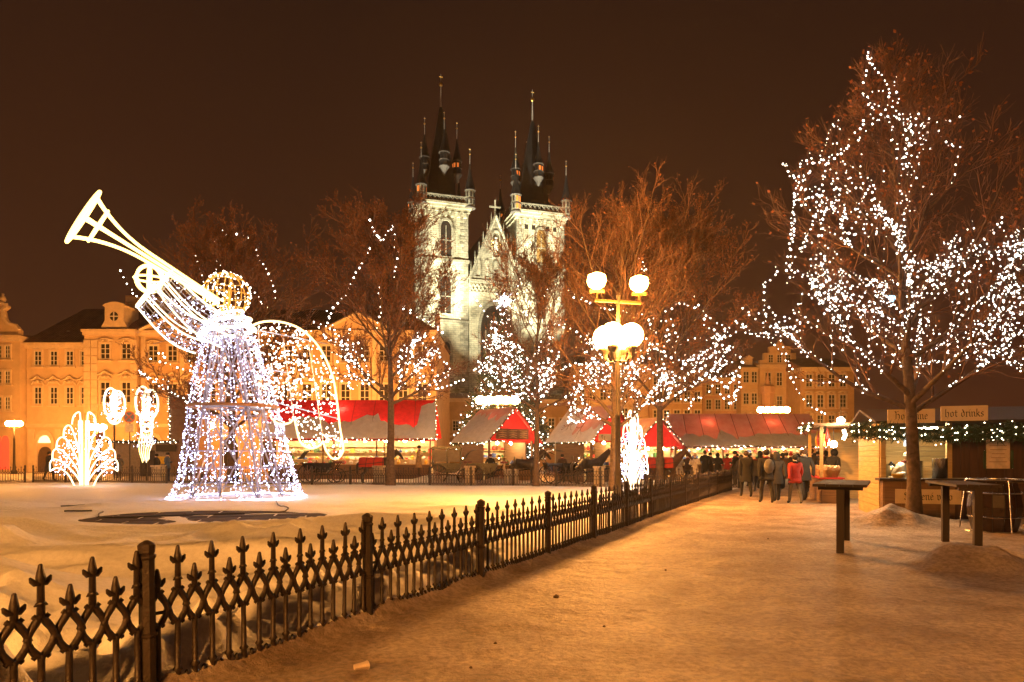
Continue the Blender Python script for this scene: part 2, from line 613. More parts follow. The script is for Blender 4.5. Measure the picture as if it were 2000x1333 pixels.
# bare dark slabs in the lawn, snow left in the joints
SLAB = mat('dark_slab', (0.055, 0.040, 0.036), rough=0.75, var=0.4, scale=2.5, bump=0.15, bscale=18, spec=0.12)
pl = thing('stone_slab_area', 'dark bare paving slabs swept free of snow in front of the glowing angel', 'paving', (PLATE[0], PLATE[1], 0.0))
rz_s = 0.22
ca, sa = math.cos(rz_s), math.sin(rz_s)
sw, sh = 1.55, 0.62
for j in range(-4, 5):
    for i in range(-3, 4):
        u0 = (i + 0.5 * (j % 2)) * sw; v0 = j * sh
        poly = []
        us = np.linspace(u0 + 0.03, u0 + sw - 0.03, 7); vs_ = np.linspace(v0 + 0.025, v0 + sh - 0.025, 4)
        ring = [(u, vs_[0]) for u in us] + [(us[-1], v) for v in vs_[1:]] + [(u, vs_[-1]) for u in us[::-1][1:]] + [(us[0], v) for v in vs_[::-1][1:-1]]
        pts = []
        for u, v in ring:
            x, y = u * ca - v * sa, u * sa + v * ca
            r = math.hypot(x / PLATE[2], y / PLATE[3])
            if r > 1.02:
                x, y = x / r * 1.02, y / r * 1.02
            pts.append((x, y))
        area = 0.5 * abs(sum(pts[k][0] * pts[(k + 1) % len(pts)][1] - pts[(k + 1) % len(pts)][0] * pts[k][1] for k in range(len(pts))))
        if area < 0.06:
            continue
        zt = 0.118 + random.uniform(-0.004, 0.006)
        b = MB(); n = len(pts)
        b.add([(x, y, zt) for x, y in pts] + [(x, y, 0.0) for x, y in pts], [tuple(range(n))] + [(k, k + n, (k + 1) % n + n, (k + 1) % n) for k in range(n)])
        b.build('slab', SLAB, pl)
CABLE = mat('black_rubber', (0.02, 0.02, 0.022), rough=0.5)
cb = smooth_curve([(-10.6, 17.7, 0.16), (-10.0, 16.6, 0.08), (-9.0, 16.6, 0.14), (-7.8, 17.2, 0.14), (-6.6, 17.7, 0.14), (-6.1, 18.6, 0.08), (-6.9, 20.2, 0.1), (-7.6, 22.0, 0.1)], 40)
cb = [(p[0], p[1], max(p[2], gz(p[0], p[1]) + 0.02)) for p in cb]
o = MB().tube(cb, 0.018, 6).build('power_cable', CABLE, smooth=True)
tag(o, 'black power cable lying across the dark slabs towards the angel', 'cable')
for i, (px, py) in enumerate([(142, 998), (152, 1012)]):
    g = G(px, py)
    c2 = [(g.x - 0.35 + 0.1 * k, g.y + 0.06 * math.sin(k), max(gz(g.x - 0.35 + 0.1 * k, g.y), 0) + 0.03) for k in range(8)]
    o = MB().tube(c2, 0.022, 6).build('cable_end', CABLE, smooth=True)
    tag(o, ['upper black cable stub poking out of the snow left of the slabs', 'lower black cable stub poking out of the snow left of the slabs'][i], 'cable')

# ================================================================== IRON FENCE
IRON = mat('cast_iron', (0.034, 0.022, 0.016), rough=0.45, metal=0.25, var=0.5, scale=14, bump=0.25, bscale=60)
SP = 2.27 / 16.0           # picket spacing
def picket_mesh(tall):
    b = MB()
    zt = 1.02 if tall else 0.885
    ns = 6
    # lower shaft with knobs
    b.tube([(0, 0, -0.1), (0, 0, 0.05), (0, 0, 0.07), (0, 0, 0.09), (0, 0, 0.19), (0, 0, 0.205), (0, 0, 0.225), (0, 0, 0.50), (0, 0, 0.53)],
           [0.020, 0.020, 0.033, 0.020, 0.020, 0.034, 0.019, 0.018, 0.026], ns)
    # four curved arms that cross halfway to the next picket
    for sgn in (-1, 1):
        low = [(0, 0, 0.515), (sgn * SP * 0.20, 0, 0.538), (sgn * SP * 0.40, 0, 0.578), (sgn * SP * 0.53, 0.004 * sgn, 0.628)]
        up = [(sgn * SP * 0.53, -0.004 * sgn, 0.612), (sgn * SP * 0.40, 0, 0.662), (sgn * SP * 0.20, 0, 0.702), (0, 0, 0.74)]
        b.tube(low, [0.019, 0.023, 0.021, 0.018], 5, cap=False)
        b.tube(up, [0.018, 0.021, 0.023, 0.019], 5, cap=False)
        # cusps
        b.tube([(sgn * SP * 0.10, 0, 0.545), (sgn * SP * 0.30, 0, 0.512), (sgn * SP * 0.36, 0, 0.522)], [0.018, 0.015, 0.005], 4, cap=False)
        b.tube([(sgn * SP * 0.10, 0, 0.71), (sgn * SP * 0.28, 0, 0.740), (sgn * SP * 0.35, 0, 0.730)], [0.018, 0.015, 0.005], 4, cap=False)
    # spear with fleur arms
    za = zt - 0.09
    b.tube([(0, 0, 0.73), (0, 0, za - 0.02), (0, 0, za), (0, 0, za + 0.02), (0, 0, zt - 0.008), (0, 0, zt)], [0.021, 0.018, 0.025, 0.024, 0.012, 0.007], ns)
    for sgn in (-1, 1):
        b.tube([(0, 0, za - 0.012), (sgn * 0.028, 0, za - 0.014), (sgn * 0.045, 0, za + 0.004), (sgn * 0.056, 0, za + 0.022)], [0.018, 0.018, 0.016, 0.006], 5, cap=False)
    if tall:
        zk = za - 0.125
        b.tube([(0, 0, zk - 0.012), (0, 0, zk), (0, 0, zk + 0.014)], [0.015, 0.027, 0.015], ns)
        for sgn in (-1, 1):
            b.tube([(0, 0, zk), (sgn * 0.024, 0, zk - 0.004), (sgn * 0.036, 0, zk - 0.012)], [0.011, 0.011, 0.004], 4, cap=False)
    # small bud between the feet
    b.tube([(SP / 2, 0, 0.045), (SP / 2, 0, 0.06), (SP / 2, 0, 0.10), (SP / 2, 0, 0.125), (SP / 2, 0, 0.14), (SP / 2, 0, 0.175), (SP / 2, 0, 0.185)], [0.006, 0.022, 0.02, 0.012, 0.022, 0.016, 0.004], 5)
    me = b.mesh('picket', True)
    me.materials.append(IRON)
    return me
def post_mesh():
    b = MB()
    k = 8
    b.lathe((0, 0, 0), [(0.062, -0.15), (0.062, 0.06), (0.052, 0.075), (0.050, 0.12), (0.050, 0.47), (0.060, 0.478), (0.062, 0.49), (0.050, 0.50), (0.047, 0.955), (0.056, 0.968), (0.057, 0.98), (0.044, 0.99), (0.050, 1.0), (0.054, 1.045), (0.046, 1.055), (0.012, 1.075), (0.0, 1.077)], k, PI / 8)
    me = b.mesh('post')
    me.materials.append(IRON)
    return me
PT, PS, PM = picket_mesh(True), picket_mesh(False), post_mesh()
fdir = Vector((0.457, 1.0)).normalized()
frz = math.atan2(fdir.y, fdir.x)
p1 = Vector((-2.28, 4.28))
fence = thing('iron_fence', 'ornate dark cast iron fence with spear pickets running along the snowy path', 'fence', (p1.x, p1.y, 0), frz)
rod = []
BAY = 2.27
for bay in range(-2, 14):
    x0 = bay * BAY
    wp = p1 + fdir * x0
    tilt = random.uniform(-0.012, 0.012)
    o = link('post', PM, None, fence, (x0, 0, 0))
    o.rotation_euler = (tilt, random.uniform(-0.01, 0.01), 0)
    if bay < 13:
        for i in range(16):
            xx = x0 + SP * (i + 0.5)
            o = link('picket', PT if i % 2 else PS, None, fence, (xx, random.uniform(-0.004, 0.004), 0))
            o.rotation_euler = (random.uniform(-0.01, 0.01), random.uniform(-0.012, 0.012), 0)
        MB().tube([(x0, 0, 0.128), (x0 + BAY, 0, 0.128)], 0.009, 5).build('rail', IRON, fence)
        MB().tube([(x0, 0, 0.60), (x0 + SP * 0.4, 0, 0.605), (x0 + SP, 0, 0.60)], 0.012, 5).build('rail', IRON, fence)

def far_fence(name, label, a, b_):
    a, b_ = Vector(a), Vector(b_)
    d = (b_ - a); L = d.length; rz = math.atan2(d.y, d.x)
    t = thing(name, label, 'fence', (a.x, a.y, 0), rz)
    n = max(1, round(L / BAY)); bay = L / n
    b = MB()
    def simple(x, tall):
        zt = 1.02 if tall else 0.885
        b.box((x, 0, 0.30), (0.026, 0.022, 0.62))
        for sgn in (-1, 1):
            b.tube([(x, 0, 0.52), (x + sgn * SP * 0.5, 0, 0.62), (x + sgn * SP * 0.9, 0, 0.70)], [0.015, 0.013, 0.015], 3, cap=False)
        b.tube([(x, 0, 0.70), (x, 0, zt - 0.1), (x, 0, zt - 0.08), (x, 0, zt)], [0.017, 0.015, 0.022, 0.005], 4)
        b.tube([(x - 0.055, 0, zt - 0.07), (x, 0, zt - 0.1), (x + 0.055, 0, zt - 0.07)], [0.006, 0.017, 0.006], 3)
        b.box((x + SP / 2, 0, 0.11), (0.034, 0.022, 0.12))
        b.box((x, 0, 0.2), (0.05, 0.03, 0.03))
    for k in range(n + 1):
        link('post', PM, None, t, (k * bay, 0, 0))
        if k < n:
            for i in range(1, 17):
                simple(k * bay + bay * (i - 0.5) / 16, i % 2 == 0)
    b.bx(0, L, -0.009, 0.009, 0.12, 0.138)
    o = b.build('picket_row', IRON, t)
    o['kind'] = 'stuff'
    return t
cor = Vector((11.35, 34.05))
cor2 = Vector((-29.3, 41.77))
far_fence('iron_fence', 'long iron fence across the far side of the snow lawn, before the horses', cor2, cor)
far_fence('iron_fence', 'short stretch of iron fence at the far left edge, before the lit palace', cor2 + Vector((-0.35, -0.2)), cor2 + Vector((-4.2, -5.4)))

# trodden bits on the path
cu = G(705, 1326)
t = thing('paper_cup', 'crumpled pale paper cup lying on the path in the foreground', 'cup', (cu.x, cu.y, gz(cu.x, cu.y) + 0.035), 0.6)
CUP = mat('paper_cup_white', (0.62, 0.50, 0.40), rough=0.6)
b = MB(); vs = []
for i, (r, x) in enumerate(((0.026, -0.05), (0.030, 0.0), (0.037, 0.05))):
    for k in range(10):
        a = 2 * PI * k / 10
        vs.append((x, r * math.cos(a) * (1 - 0.25 * (k % 3 == 0)), r * math.sin(a) * 0.8))
b.add(vs, [(i * 10 + k, i * 10 + (k + 1) % 10, (i + 1) * 10 + (k + 1) % 10, (i + 1) * 10 + k) for i in range(2) for k in range(10)])
b.build('wall', CUP, t)
MB().tube([(0.05, 0.037 * math.cos(2 * PI * k / 12), 0.03 * math.sin(2 * PI * k / 12)) for k in range(12)], 0.004, 4, closed=True).build('rim', CUP, t)
for i, (px, py, s_) in enumerate(((1086, 1180, 0.032), (1180, 1236, 0.014), (968, 1268, 0.016), (1300, 1120, 0.018), (1500, 1060, 0.02), (920, 1318, 0.013))):
    g_ = G(px, py)
    b = MB().sphere((0, 0, 0), s_, 8, 6)
    b.v = [(x * random.uniform(0.7, 1.3), y * random.uniform(0.7, 1.3), z * random.uniform(0.5, 0.9)) for x, y, z in b.v]
    o = b.build('dirt_clod', mat('frozen_dirt', (0.10, 0.06, 0.035), rough=0.9), None, False, (g_.x, g_.y, gz(g_.x, g_.y) + s_ * 0.3))
    tag(o, ['frozen brown clod on the path near the third fence post', 'small dark clod right of the big clod on the path', 'small dark clod near the fence in the left foreground of the path', 'dark clod in the middle of the path', 'dark clod far up the path before the walkers', 'tiny clod at the very bottom of the path'][i], 'clod')
# ================================================================== CHURCH
STONE = ashlar('church_stone', (0.64, 0.61, 0.48), (0.54, 0.51, 0.40), (0.28, 0.27, 0.23), 1.0, 0.42, 0.42)
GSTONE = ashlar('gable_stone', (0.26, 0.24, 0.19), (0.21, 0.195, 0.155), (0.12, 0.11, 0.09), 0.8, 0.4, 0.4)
DSTONE = ashlar('church_quoin', (0.30, 0.28, 0.23), (0.42, 0.40, 0.33), (0.16, 0.15, 0.13), 0.9, 0.5, 0.5)
SLATE = mat('slate_roof', (0.022, 0.022, 0.025), rough=0.55, var=0.4, scale=1.2, bump=0.3, bscale=4)
LEAD = mat('pale_lead', (0.42, 0.40, 0.40), rough=0.5, var=0.3, scale=2)
DLEAD = mat('weathered_lead', (0.11, 0.10, 0.10), rough=0.6, var=0.3, scale=2)
GOLD = mat('gilded_metal', (0.95, 0.62, 0.18), rough=0.28, metal=1.0, var=0.1)
DARKGLASS = mat('dark_leaded_glass', (0.035, 0.028, 0.025), rough=0.2, var=0.5, scale=3)
TLIT = glow('turret_window_light', (1.0, 0.25, 0.04), 0.5, False)
WARMGLASS = mat('amber_glass', (0.30, 0.17, 0.06), rough=0.3, var=0.3, scale=2)

cA = Vector((-14.7, 141.0)); cB = Vector((4.4, 147.0))
mid = (cA + cB) / 2
crz = math.atan2((cB - cA).y, (cB - cA).x)
HALF = (cB - cA).length / 2
church = thing('gothic_church', 'floodlit gothic church with two dark many-spired towers behind the square', 'church', (mid.x, mid.y, 0), crz)

def arch_outline(x, z0, w, h, n=8):
    """pointed arch opening"""
    hw = w / 2; zs = z0 + h - w * 0.85
    pts = [(x - hw, z0), (x + hw, z0), (x + hw, zs)]
    for i in range(1, n):
        a = i / n
        pts.append((x + hw * math.cos(a * PI / 2) ** 0.8, zs + w * 0.85 * math.sin(a * PI / 2)))
    pts.append((x, z0 + h))
    for i in range(n - 1, 0, -1):
        a = i / n
        pts.append((x - hw * math.cos(a * PI / 2) ** 0.8, zs + w * 0.85 * math.sin(a * PI / 2)))
    pts.append((x - hw, zs))
    return pts
def ring_prism(b, outer, inner, y0, y1):
    n = len(outer)
    vs = [(x, y0, z) for x, z in outer] + [(x, y0, z) for x, z in inner] + [(x, y1, z) for x, z in outer] + [(x, y1, z) for x, z in inner]
    fs = []
    for i in range(n):
        j = (i + 1) % n
        fs.append((i, j, n + j, n + i))
        fs.append((n + i, n + j, 3 * n + j, 3 * n + i))
        fs.append((i, 2 * n + i, 2 * n + j, j))
    b.add(vs, fs)
def side_transform(b, start, cx_, cy_, k):
    """turn verts added since `start` by k quarter turns about the tower axis"""
    for i in range(start, len(b.v)):
        x, y, z = b.v[i]
        x -= cx_; y -= cy_
        for _ in range(k % 4):
            x, y = -y, x
        b.v[i] = (x + cx_, y + cy_, z)

def turret(parent, x, y, z0, s, zlow, ztip, zrod, r, lit, pend):
    b = MB()
    prof = []
    if pend:
        prof += [(0.05, -pend), (0.25 * r, -pend * 0.85), (0.55 * r, -pend * 0.45), (0.95 * r, -0.15)]
    t = MB().lathe((x, y, z0), prof + [(r * 1.08, 0.0), (r * 1.08, 0.18), (r, 0.2)], 8, PI / 8).build('turret_base', DLEAD, parent)
    d = MB().lathe((x, y, z0 + 0.2), [(r * 0.93, 0), (r * 0.93, zlow - 0.2)], 8, PI / 8).build('turret_drum', DSTONE if not pend else SLATE, parent)
    MB().lathe((x, y, z0 + zlow * 0.45), [(r * 1.05, 0), (r * 1.05, 0.12)], 8, PI / 8).build('band', DLEAD, d)
    MB().lathe((x, y, z0 + zlow - 0.1), [(r * 1.12, 0), (r * 1.12, 0.15)], 8, PI / 8).build('band', DLEAD, d)
    for i in range(8):
        a = 2 * PI * i / 8
        for zz in ((0.62,) if pend else (0.3, 0.7)):
            w = MB()
            w.box((x + r * 0.90 * math.cos(a), y + r * 0.90 * math.sin(a), z0 + zlow * (zz + 0.04)), (0.10, r * 0.36, zlow * 0.28), a)
            w.build('window', TLIT if (lit and random.random() < 0.5) else DARKGLASS, d)
    h = ztip - z0 - zlow
    MB().lathe((x, y, z0 + zlow), [(r * 1.15, 0), (r * 0.98, 0.35), (r * 0.5, h * 0.45), (0.1, h)], 8, PI / 8).build('turret_roof', SLATE, parent)
    rodz = zrod - ztip
    f = MB().tube([(x, y, ztip - 0.1), (x, y, zrod)], [0.10, 0.04], 6).build('finial', LEAD, parent)
    MB().sphere((x, y, ztip + rodz * 0.62), 0.20, 8, 6).build('ball', GOLD, f, True)
    MB().tube([(x - 0.16, y, zrod - 0.25), (x + 0.16, y, zrod - 0.25)], 0.05, 4).build('star', GOLD, f)

def tower(cx_, w, lit_seed):
    random.seed(lit_seed)
    h = w / 2
    zc = 52.2
    cy_ = 0.0
    b = MB()
    b.bx(cx_ - h, cx_ + h, cy_ - h, cy_ + h, 0, zc)
    t = b.build('tower', STONE, church)
    # quoins: alternating blocks on the corners
    q = MB()
    z = 2.0; k = 0
    while z < zc - 1:
        hh = random.uniform(0.45, 0.7)
        for sx_ in (-1, 1):
            for sy_ in (-1, 1):
                lx = (1.5 if k % 2 else 0.85) * random.uniform(0.8, 1.25); ly = (0.85 if k % 2 else 1.5) * random.uniform(0.8, 1.2)
                q.bx(*sorted((cx_ + sx_ * (h + 0.06), cx_ + sx_ * (h - lx))), *sorted((cy_ + sy_ * (h + 0.06), cy_ + sy_ * (h - ly))), z, z + hh - 0.05)
        z += hh; k += 1
    o = q.build('quoin', DSTONE, church); o['kind'] = 'stuff'
    # string courses, cornice
    for zz, e, th in ((16, 0.25, 0.5), (28.5, 0.28, 0.5), (40.6, 0.30, 0.55)):
        c = MB().bx(cx_ - h - e, cx_ + h + e, cy_ - h - e, cy_ + h + e, zz, zz + th)
        c.build('string_course', DSTONE, church)
    c = MB()
    for i, (e, z0, z1) in enumerate(((0.35, 50.6, 51.3), (0.65, 51.3, 51.9), (0.95, 51.9, 52.35))):
        c.bx(cx_ - h - e, cx_ + h + e, cy_ - h - e, cy_ + h + e, z0, z1)
    c.build('cornice', STONE, church)
    # corbels under the cornice
    cb_ = MB()
    for i in range(7):
        s0 = len(cb_.v)
        xx = cx_ - h + w * (i + 0.5) / 7
        cb_.bx(xx - 0.28, xx + 0.28, cy_ - h - 0.5, cy_ - h, 49.6, 50.6)
    o = cb_.build('corbel', STONE, church); o['kind'] = 'stuff'
    # parapet with open tracery
    ph = MB()
    e = 0.75
    for k in range(4):
        s0 = len(ph.v)
        L = w + 2 * e
        y = cy_ - h - e
        ph.bx(cx_ - L / 2, cx_ + L / 2, y, y + 0.2, 53.5, 53.75)
        ph.bx(cx_ - L / 2, cx_ + L / 2, y, y + 0.2, 52.35, 52.6)
        n = 12
        for i in range(n):
            x0 = cx_ - L / 2 + L * i / n; x1 = x0 + L / n
            ph.beam((x0, y + 0.1, 52.5), (x1, y + 0.1, 53.6), 0.12)
            ph.beam((x1, y + 0.1, 52.5), (x0, y + 0.1, 53.6), 0.12)
        side_transform(ph, s0, cx_, cy_, k)
    ph.build('parapet', DSTONE, church)
    # belfry windows on four sides and lower lancets
    for k in range(4):
        for (x, z0, ww, hh, deep) in ((cx_ + 0.1, 41.6, 2.2, 7.2, 0), (cx_, 30.2, 2.2, 7.5, 0), (cx_ + 0.2, 19.5, 1.6, 5.0, 0)):
            fr = MB(); inn = arch_outline(x, z0, ww, hh); out = arch_outline(x, z0 - 0.05, ww + 0.9, hh + 0.55)
            s0 = 0
            ring_prism(fr, out, inn, cy_ - h - 0.30, cy_ - h + 0.1)
            side_transform(fr, 0, cx_, cy_, k)
            f = fr.build('window', DSTONE, church)
            gl = MB(); gl.prism(inn, cy_ - h - 0.03, cy_ - h + 0.05)
            side_transform(gl, 0, cx_, cy_, k)
            gl.build('pane', WARMGLASS if (k == 0 and z0 > 40 and cx_ > 0) else DARKGLASS, f)
            mu = MB()
            mu.bx(x - 0.07, x + 0.07, cy_ - h - 0.16, cy_ - h - 0.03, z0, z0 + hh - 1.0)
            mu.bx(x - ww / 2, x + ww / 2, cy_ - h - 0.14, cy_ - h - 0.032, z0 + hh * 0.45, z0 + hh * 0.45 + 0.14)
            side_transform(mu, 0, cx_, cy_, k)
            mu.build('mullion', DSTONE, f)
    for i in range(5):                                   # small square openings under the cornice
        if cx_ > 0:
            xx = cx_ - h + w * (0.2 + 0.15 * i)
            MB().bx(xx - 0.4, xx + 0.4, cy_ - h - 0.04, cy_ - h + 0.1, 48.6, 49.6).build('opening', DARKGLASS, church)
    # spire
    zb = 52.4
    rr = w * 0.40
    MB().lathe((cx_, cy_, zb), [(rr * 1.15, 0), (rr * 1.05, 1.0), (rr * 0.86, 3.2), (rr * 0.76, 6.6), (rr * 0.55, 11.5), (0.36, 21.2), (0.2, 21.3)], 8, PI / 8).build('spire', SLATE, church)
    f = MB().tube([(cx_, cy_, zb + 21.0), (cx_, cy_, zb + 28.2)], [0.2, 0.06], 8).build('finial', LEAD, church)
    MB().sphere((cx_, cy_, zb + 26.0), 0.42, 10, 8).build('ball', GOLD, f, True)
    MB().tube([(cx_ - 0.35, cy_, zb + 27.6), (cx_ + 0.35, cy_, zb + 27.6)], 0.09, 4).build('star', GOLD, f)
    # four turrets halfway up, four on the corners of the parapet
    for k in range(4):
        a = k * PI / 2 + 0.0
        mr = rr * 0.92
        turret(church, cx_ + mr * math.cos(a), cy_ + mr * math.sin(a), 60.0, 1, 2.9, 67.6, 71.2, 1.02, lit_seed == 2 or k == 0, 1.7)
        a2 = a + PI / 4
        cr_ = (h + 0.35) * 1.414
        turret(church, cx_ + cr_ * math.cos(a2), cy_ + cr_ * math.sin(a2), 51.6, 1, 3.6, 60.6, 63.8, 1.08, k in (1, 2), 0)
tower(-HALF, 9.2, 1)
tower(HALF, 10.4, 2)

# nave front between the towers, gable with tracery and gilded relief
g0, g1 = -HALF + 4.75, HALF - 4.3
gm = (g0 + g1) / 2
MB().bx(g0, g1, -5.2, 30, 0, 36.6).build('nave_wall', STONE, church)
MB().bx(g0 - 0.02, g1 + 0.02, -5.6, -5.0, 36.6, 37.3).build('cornice', DSTONE, church)
bal = MB()
n = 14
for i in range(n):
    x0 = g0 + (g1 - g0) * i / n; x1 = g0 + (g1 - g0) * (i + 1) / n
    bal.beam((x0, -5.55, 34.9), (x1, -5.55, 36.4), 0.2); bal.beam((x1, -5.55, 34.9), (x0, -5.55, 36.4), 0.2)
bal.bx(g0, g1, -5.7, -5.35, 34.4, 34.8)
bal.build('balustrade', STONE, church)
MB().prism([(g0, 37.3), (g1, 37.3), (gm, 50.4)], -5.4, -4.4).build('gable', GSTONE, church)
MB().add([(g0 - 0.3, -4.4, 37.3), (g1 + 0.3, -4.4, 37.3), (gm, -4.4, 50.0), (g0 - 0.3, 40, 37.3), (g1 + 0.3, 40, 37.3), (gm, 40, 50.0)], [(0, 3, 5, 2), (1, 2, 5, 4), (3, 4, 5)]).build('nave_roof', SLATE, church)
ed = MB()
for sgn, gx_ in ((-1, g0), (1, g1)):
    ed.tube([(gx_, -5.5, 37.3), (gm, -5.5, 50.6)], 0.32, 4)
ed.build('gable_edge', DSTONE, church)
pinn = []
for i in range(6):
    for sgn, gx_ in ((-1, g0), (1, g1)):
        t = (i + 0.4) / 6.4
        x = gx_ + (gm - gx_) * t; z = 37.3 + 13.2 * t
        b = MB().lathe((x, -5.2, z - 0.3), [(0.2, 0), (0.2, 0.9), (0.28, 1.0), (0.15, 1.2), (0.03, 3.2)], 4, PI / 4)
        b.build('pinnacle', DSTONE, church)
for i in range(5):                                      # blind niches at the foot of the gable
    x = g0 + (g1 - g0) * (i + 0.9) / 5.8
    f = MB(); o_ = arch_outline(x, 37.8, 1.25, 3.6, 6); i_ = arch_outline(x, 37.9, 0.9, 3.2, 6)
    ring_prism(f, o_, i_, -5.65, -5.3)
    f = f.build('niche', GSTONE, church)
    MB().prism(i_, -5.44, -5.38).build('niche_panel', DSTONE, f)
f = MB(); o_ = arch_outline(gm, 42.0, 1.7, 5.6, 6); i_ = arch_outline(gm, 42.1, 1.3, 5.1, 6)
ring_prism(f, o_, i_, -5.65, -5.3); f.build('niche', DSTONE, church)
md = MB()
md.lathe((gm, -5.7, 43.2), [(0.42, 0), (0.5, 0.7), (0.38, 1.7), (0.42, 2.2), (0.2, 2.5)], 10)
md.sphere((gm, -5.7, 45.95), 0.32, 10, 8)
mdo = md.build('madonna_relief', LEAD, church, True)
halo = MB()
for i in range(18):
    a = 2 * PI * i / 18
    halo.tube([(gm + 0.5 * math.cos(a), -5.6, 44.7 + 0.8 * math.sin(a)), (gm + 1.05 * math.cos(a), -5.6, 44.7 + 1.75 * math.sin(a))], [0.16, 0.05], 4)
halo.build('gilded_rays', GOLD, mdo)
cr_ = MB(); cr_.bx(gm - 0.12, gm + 0.12, -5.0, -4.8, 50.2, 54.0); cr_.bx(gm - 1.2, gm + 1.2, -5.02, -4.78, 52.4, 52.65)
cr_.build('cross', DSTONE, church)
f = MB(); o_ = arch_outline(gm, 14.0, 7.4, 19.0, 10); i_ = arch_outline(gm, 14.3, 6.4, 18.0, 10)
ring_prism(f, o_, i_, -5.6, -5.1); f = f.build('great_window', DSTONE, church)
MB().prism(i_, -5.3, -5.18).build('pane', DARKGLASS, f)
mu = MB()
for x in (-2, -1, 0, 1, 2):
    mu.bx(gm + x * 1.05 - 0.1, gm + x * 1.05 + 0.1, -5.45, -5.3, 14.3, 30 - abs(x) * 1.4)
mu.build('mullion', DSTONE, f)

# floodlights on the roofs before the church
FLOODLENS = glow('floodlight_lens', (1.0, 0.94, 0.66), 60, False)
CASE = mat('lamp_housing', (0.06, 0.06, 0.06), rough=0.5, metal=0.5)
def floodlight(loc, target, watts, label, size=1.0, angle=50):
    loc, target = Vector(loc), Vector(target)
    d = (target - loc).normalized()
    t = thing('floodlight', label, 'floodlight', loc)
    q = d.to_track_quat('-Z', 'Y')
    t.rotation_mode = 'QUATERNION'; t.rotation_quaternion = q
    MB().lathe((0, 0, 0), [(0.2, 0.5), (0.45, 0.35), (0.5, -0.05)][::-1], 10).build('housing', CASE, t)
    MB().lathe((0, 0, -0.10), [(0.4, 0), (0.4, 0.03)], 10).build('lens', FLOODLENS, t)
    sp = bpy.data.lights.new('floodlight_beam', 'SPOT')
    sp.energy = watts; sp.color = (1.0, 0.93, 0.60)
    sp.spot_size = math.radians(angle); sp.spot_blend = 0.6; sp.shadow_soft_size = 0.4
    so = bpy.data.objects.new('floodlight_beam', sp)
    COL.objects.link(so); so.parent = t; so.location = (0, 0, -0.15)
    return t
FW = 185000
floodlight((-27, 118, 13.2), (-13.5, 141, 44), FW, 'floodlight on the low roof left of the church towers', angle=44)
floodlight((-12, 121, 13.2), (-12.5, 138, 46), FW * 0.75, 'floodlight on the low roof before the left church tower', angle=40)
floodlight((-6, 119, 13.2), (-4, 142, 36), FW * 0.22, 'floodlight on the low roof before the church gable', angle=52)
floodlight((6, 121, 13.2), (4.5, 142, 45), FW * 0.95, 'floodlight on the low roof before the right church tower', angle=42)
floodlight((14, 123, 13.2), (6, 143, 40), FW * 0.8, 'floodlight on the low roof right of the church towers', angle=44)
# ================================================================== HOUSES
PLASTER = mat('cream_plaster', (0.60, 0.42, 0.25), rough=0.85, var=0.16, scale=0.7, bump=0.1, bscale=10)
PLASTER2 = mat('ochre_plaster', (0.50, 0.32, 0.17), rough=0.85, var=0.16, scale=0.8, bump=0.1, bscale=10)
PINK = mat('pink_stucco', (0.60, 0.36, 0.24), rough=0.85, var=0.15, scale=0.9)
TRIM = mat('pale_stucco_trim', (0.64, 0.49, 0.33), rough=0.8, var=0.15, scale=2)
WFRAME = mat('white_window_paint', (0.62, 0.57, 0.48), rough=0.6, var=0.1)
WGLASS = mat('night_window_glass', (0.035, 0.028, 0.022), rough=0.15, var=0.5, scale=0.6)
TILE = None
def tile_mat():
    m, n, l, b = nodes_of('red_roof_tile')
    t = n.new('ShaderNodeTexCoord')
    s = n.new('ShaderNodeSeparateXYZ'); l.new(t.outputs['Object'], s.inputs[0])
    w = n.new('ShaderNodeMath'); w.operation = 'SINE'
    k = n.new('ShaderNodeMath'); k.operation = 'MULTIPLY'; k.inputs[1].default_value = 22
    l.new(s.outputs['X'], k.inputs[0]); l.new(k.outputs[0], w.inputs[0])
    nt = n.new('ShaderNodeTexNoise'); nt.inputs['Scale'].default_value = 1.4; nt.inputs['Detail'].default_value = 6
    l.new(t.outputs['Object'], nt.inputs['Vector'])
    r = n.new('ShaderNodeValToRGB')
    r.color_ramp.elements[0].position = 0.3; r.color_ramp.elements[1].position = 0.75
    r.color_ramp.elements[0].color = (0.14, 0.05, 0.028, 1); r.color_ramp.elements[1].color = (0.24, 0.10, 0.055, 1)
    l.new(nt.outputs['Fac'], r.inputs['Fac']); l.new(r.outputs['Color'], b.inputs['Base Color'])
    b.inputs['Roughness'].default_value = 0.85
    bp = n.new('ShaderNodeBump'); bp.inputs['Strength'].default_value = 0.9; bp.inputs['Distance'].default_value = 0.08
    l.new(w.outputs[0], bp.inputs['Height']); l.new(bp.outputs[0], b.inputs['Normal'])
    return m
TILE = tile_mat()

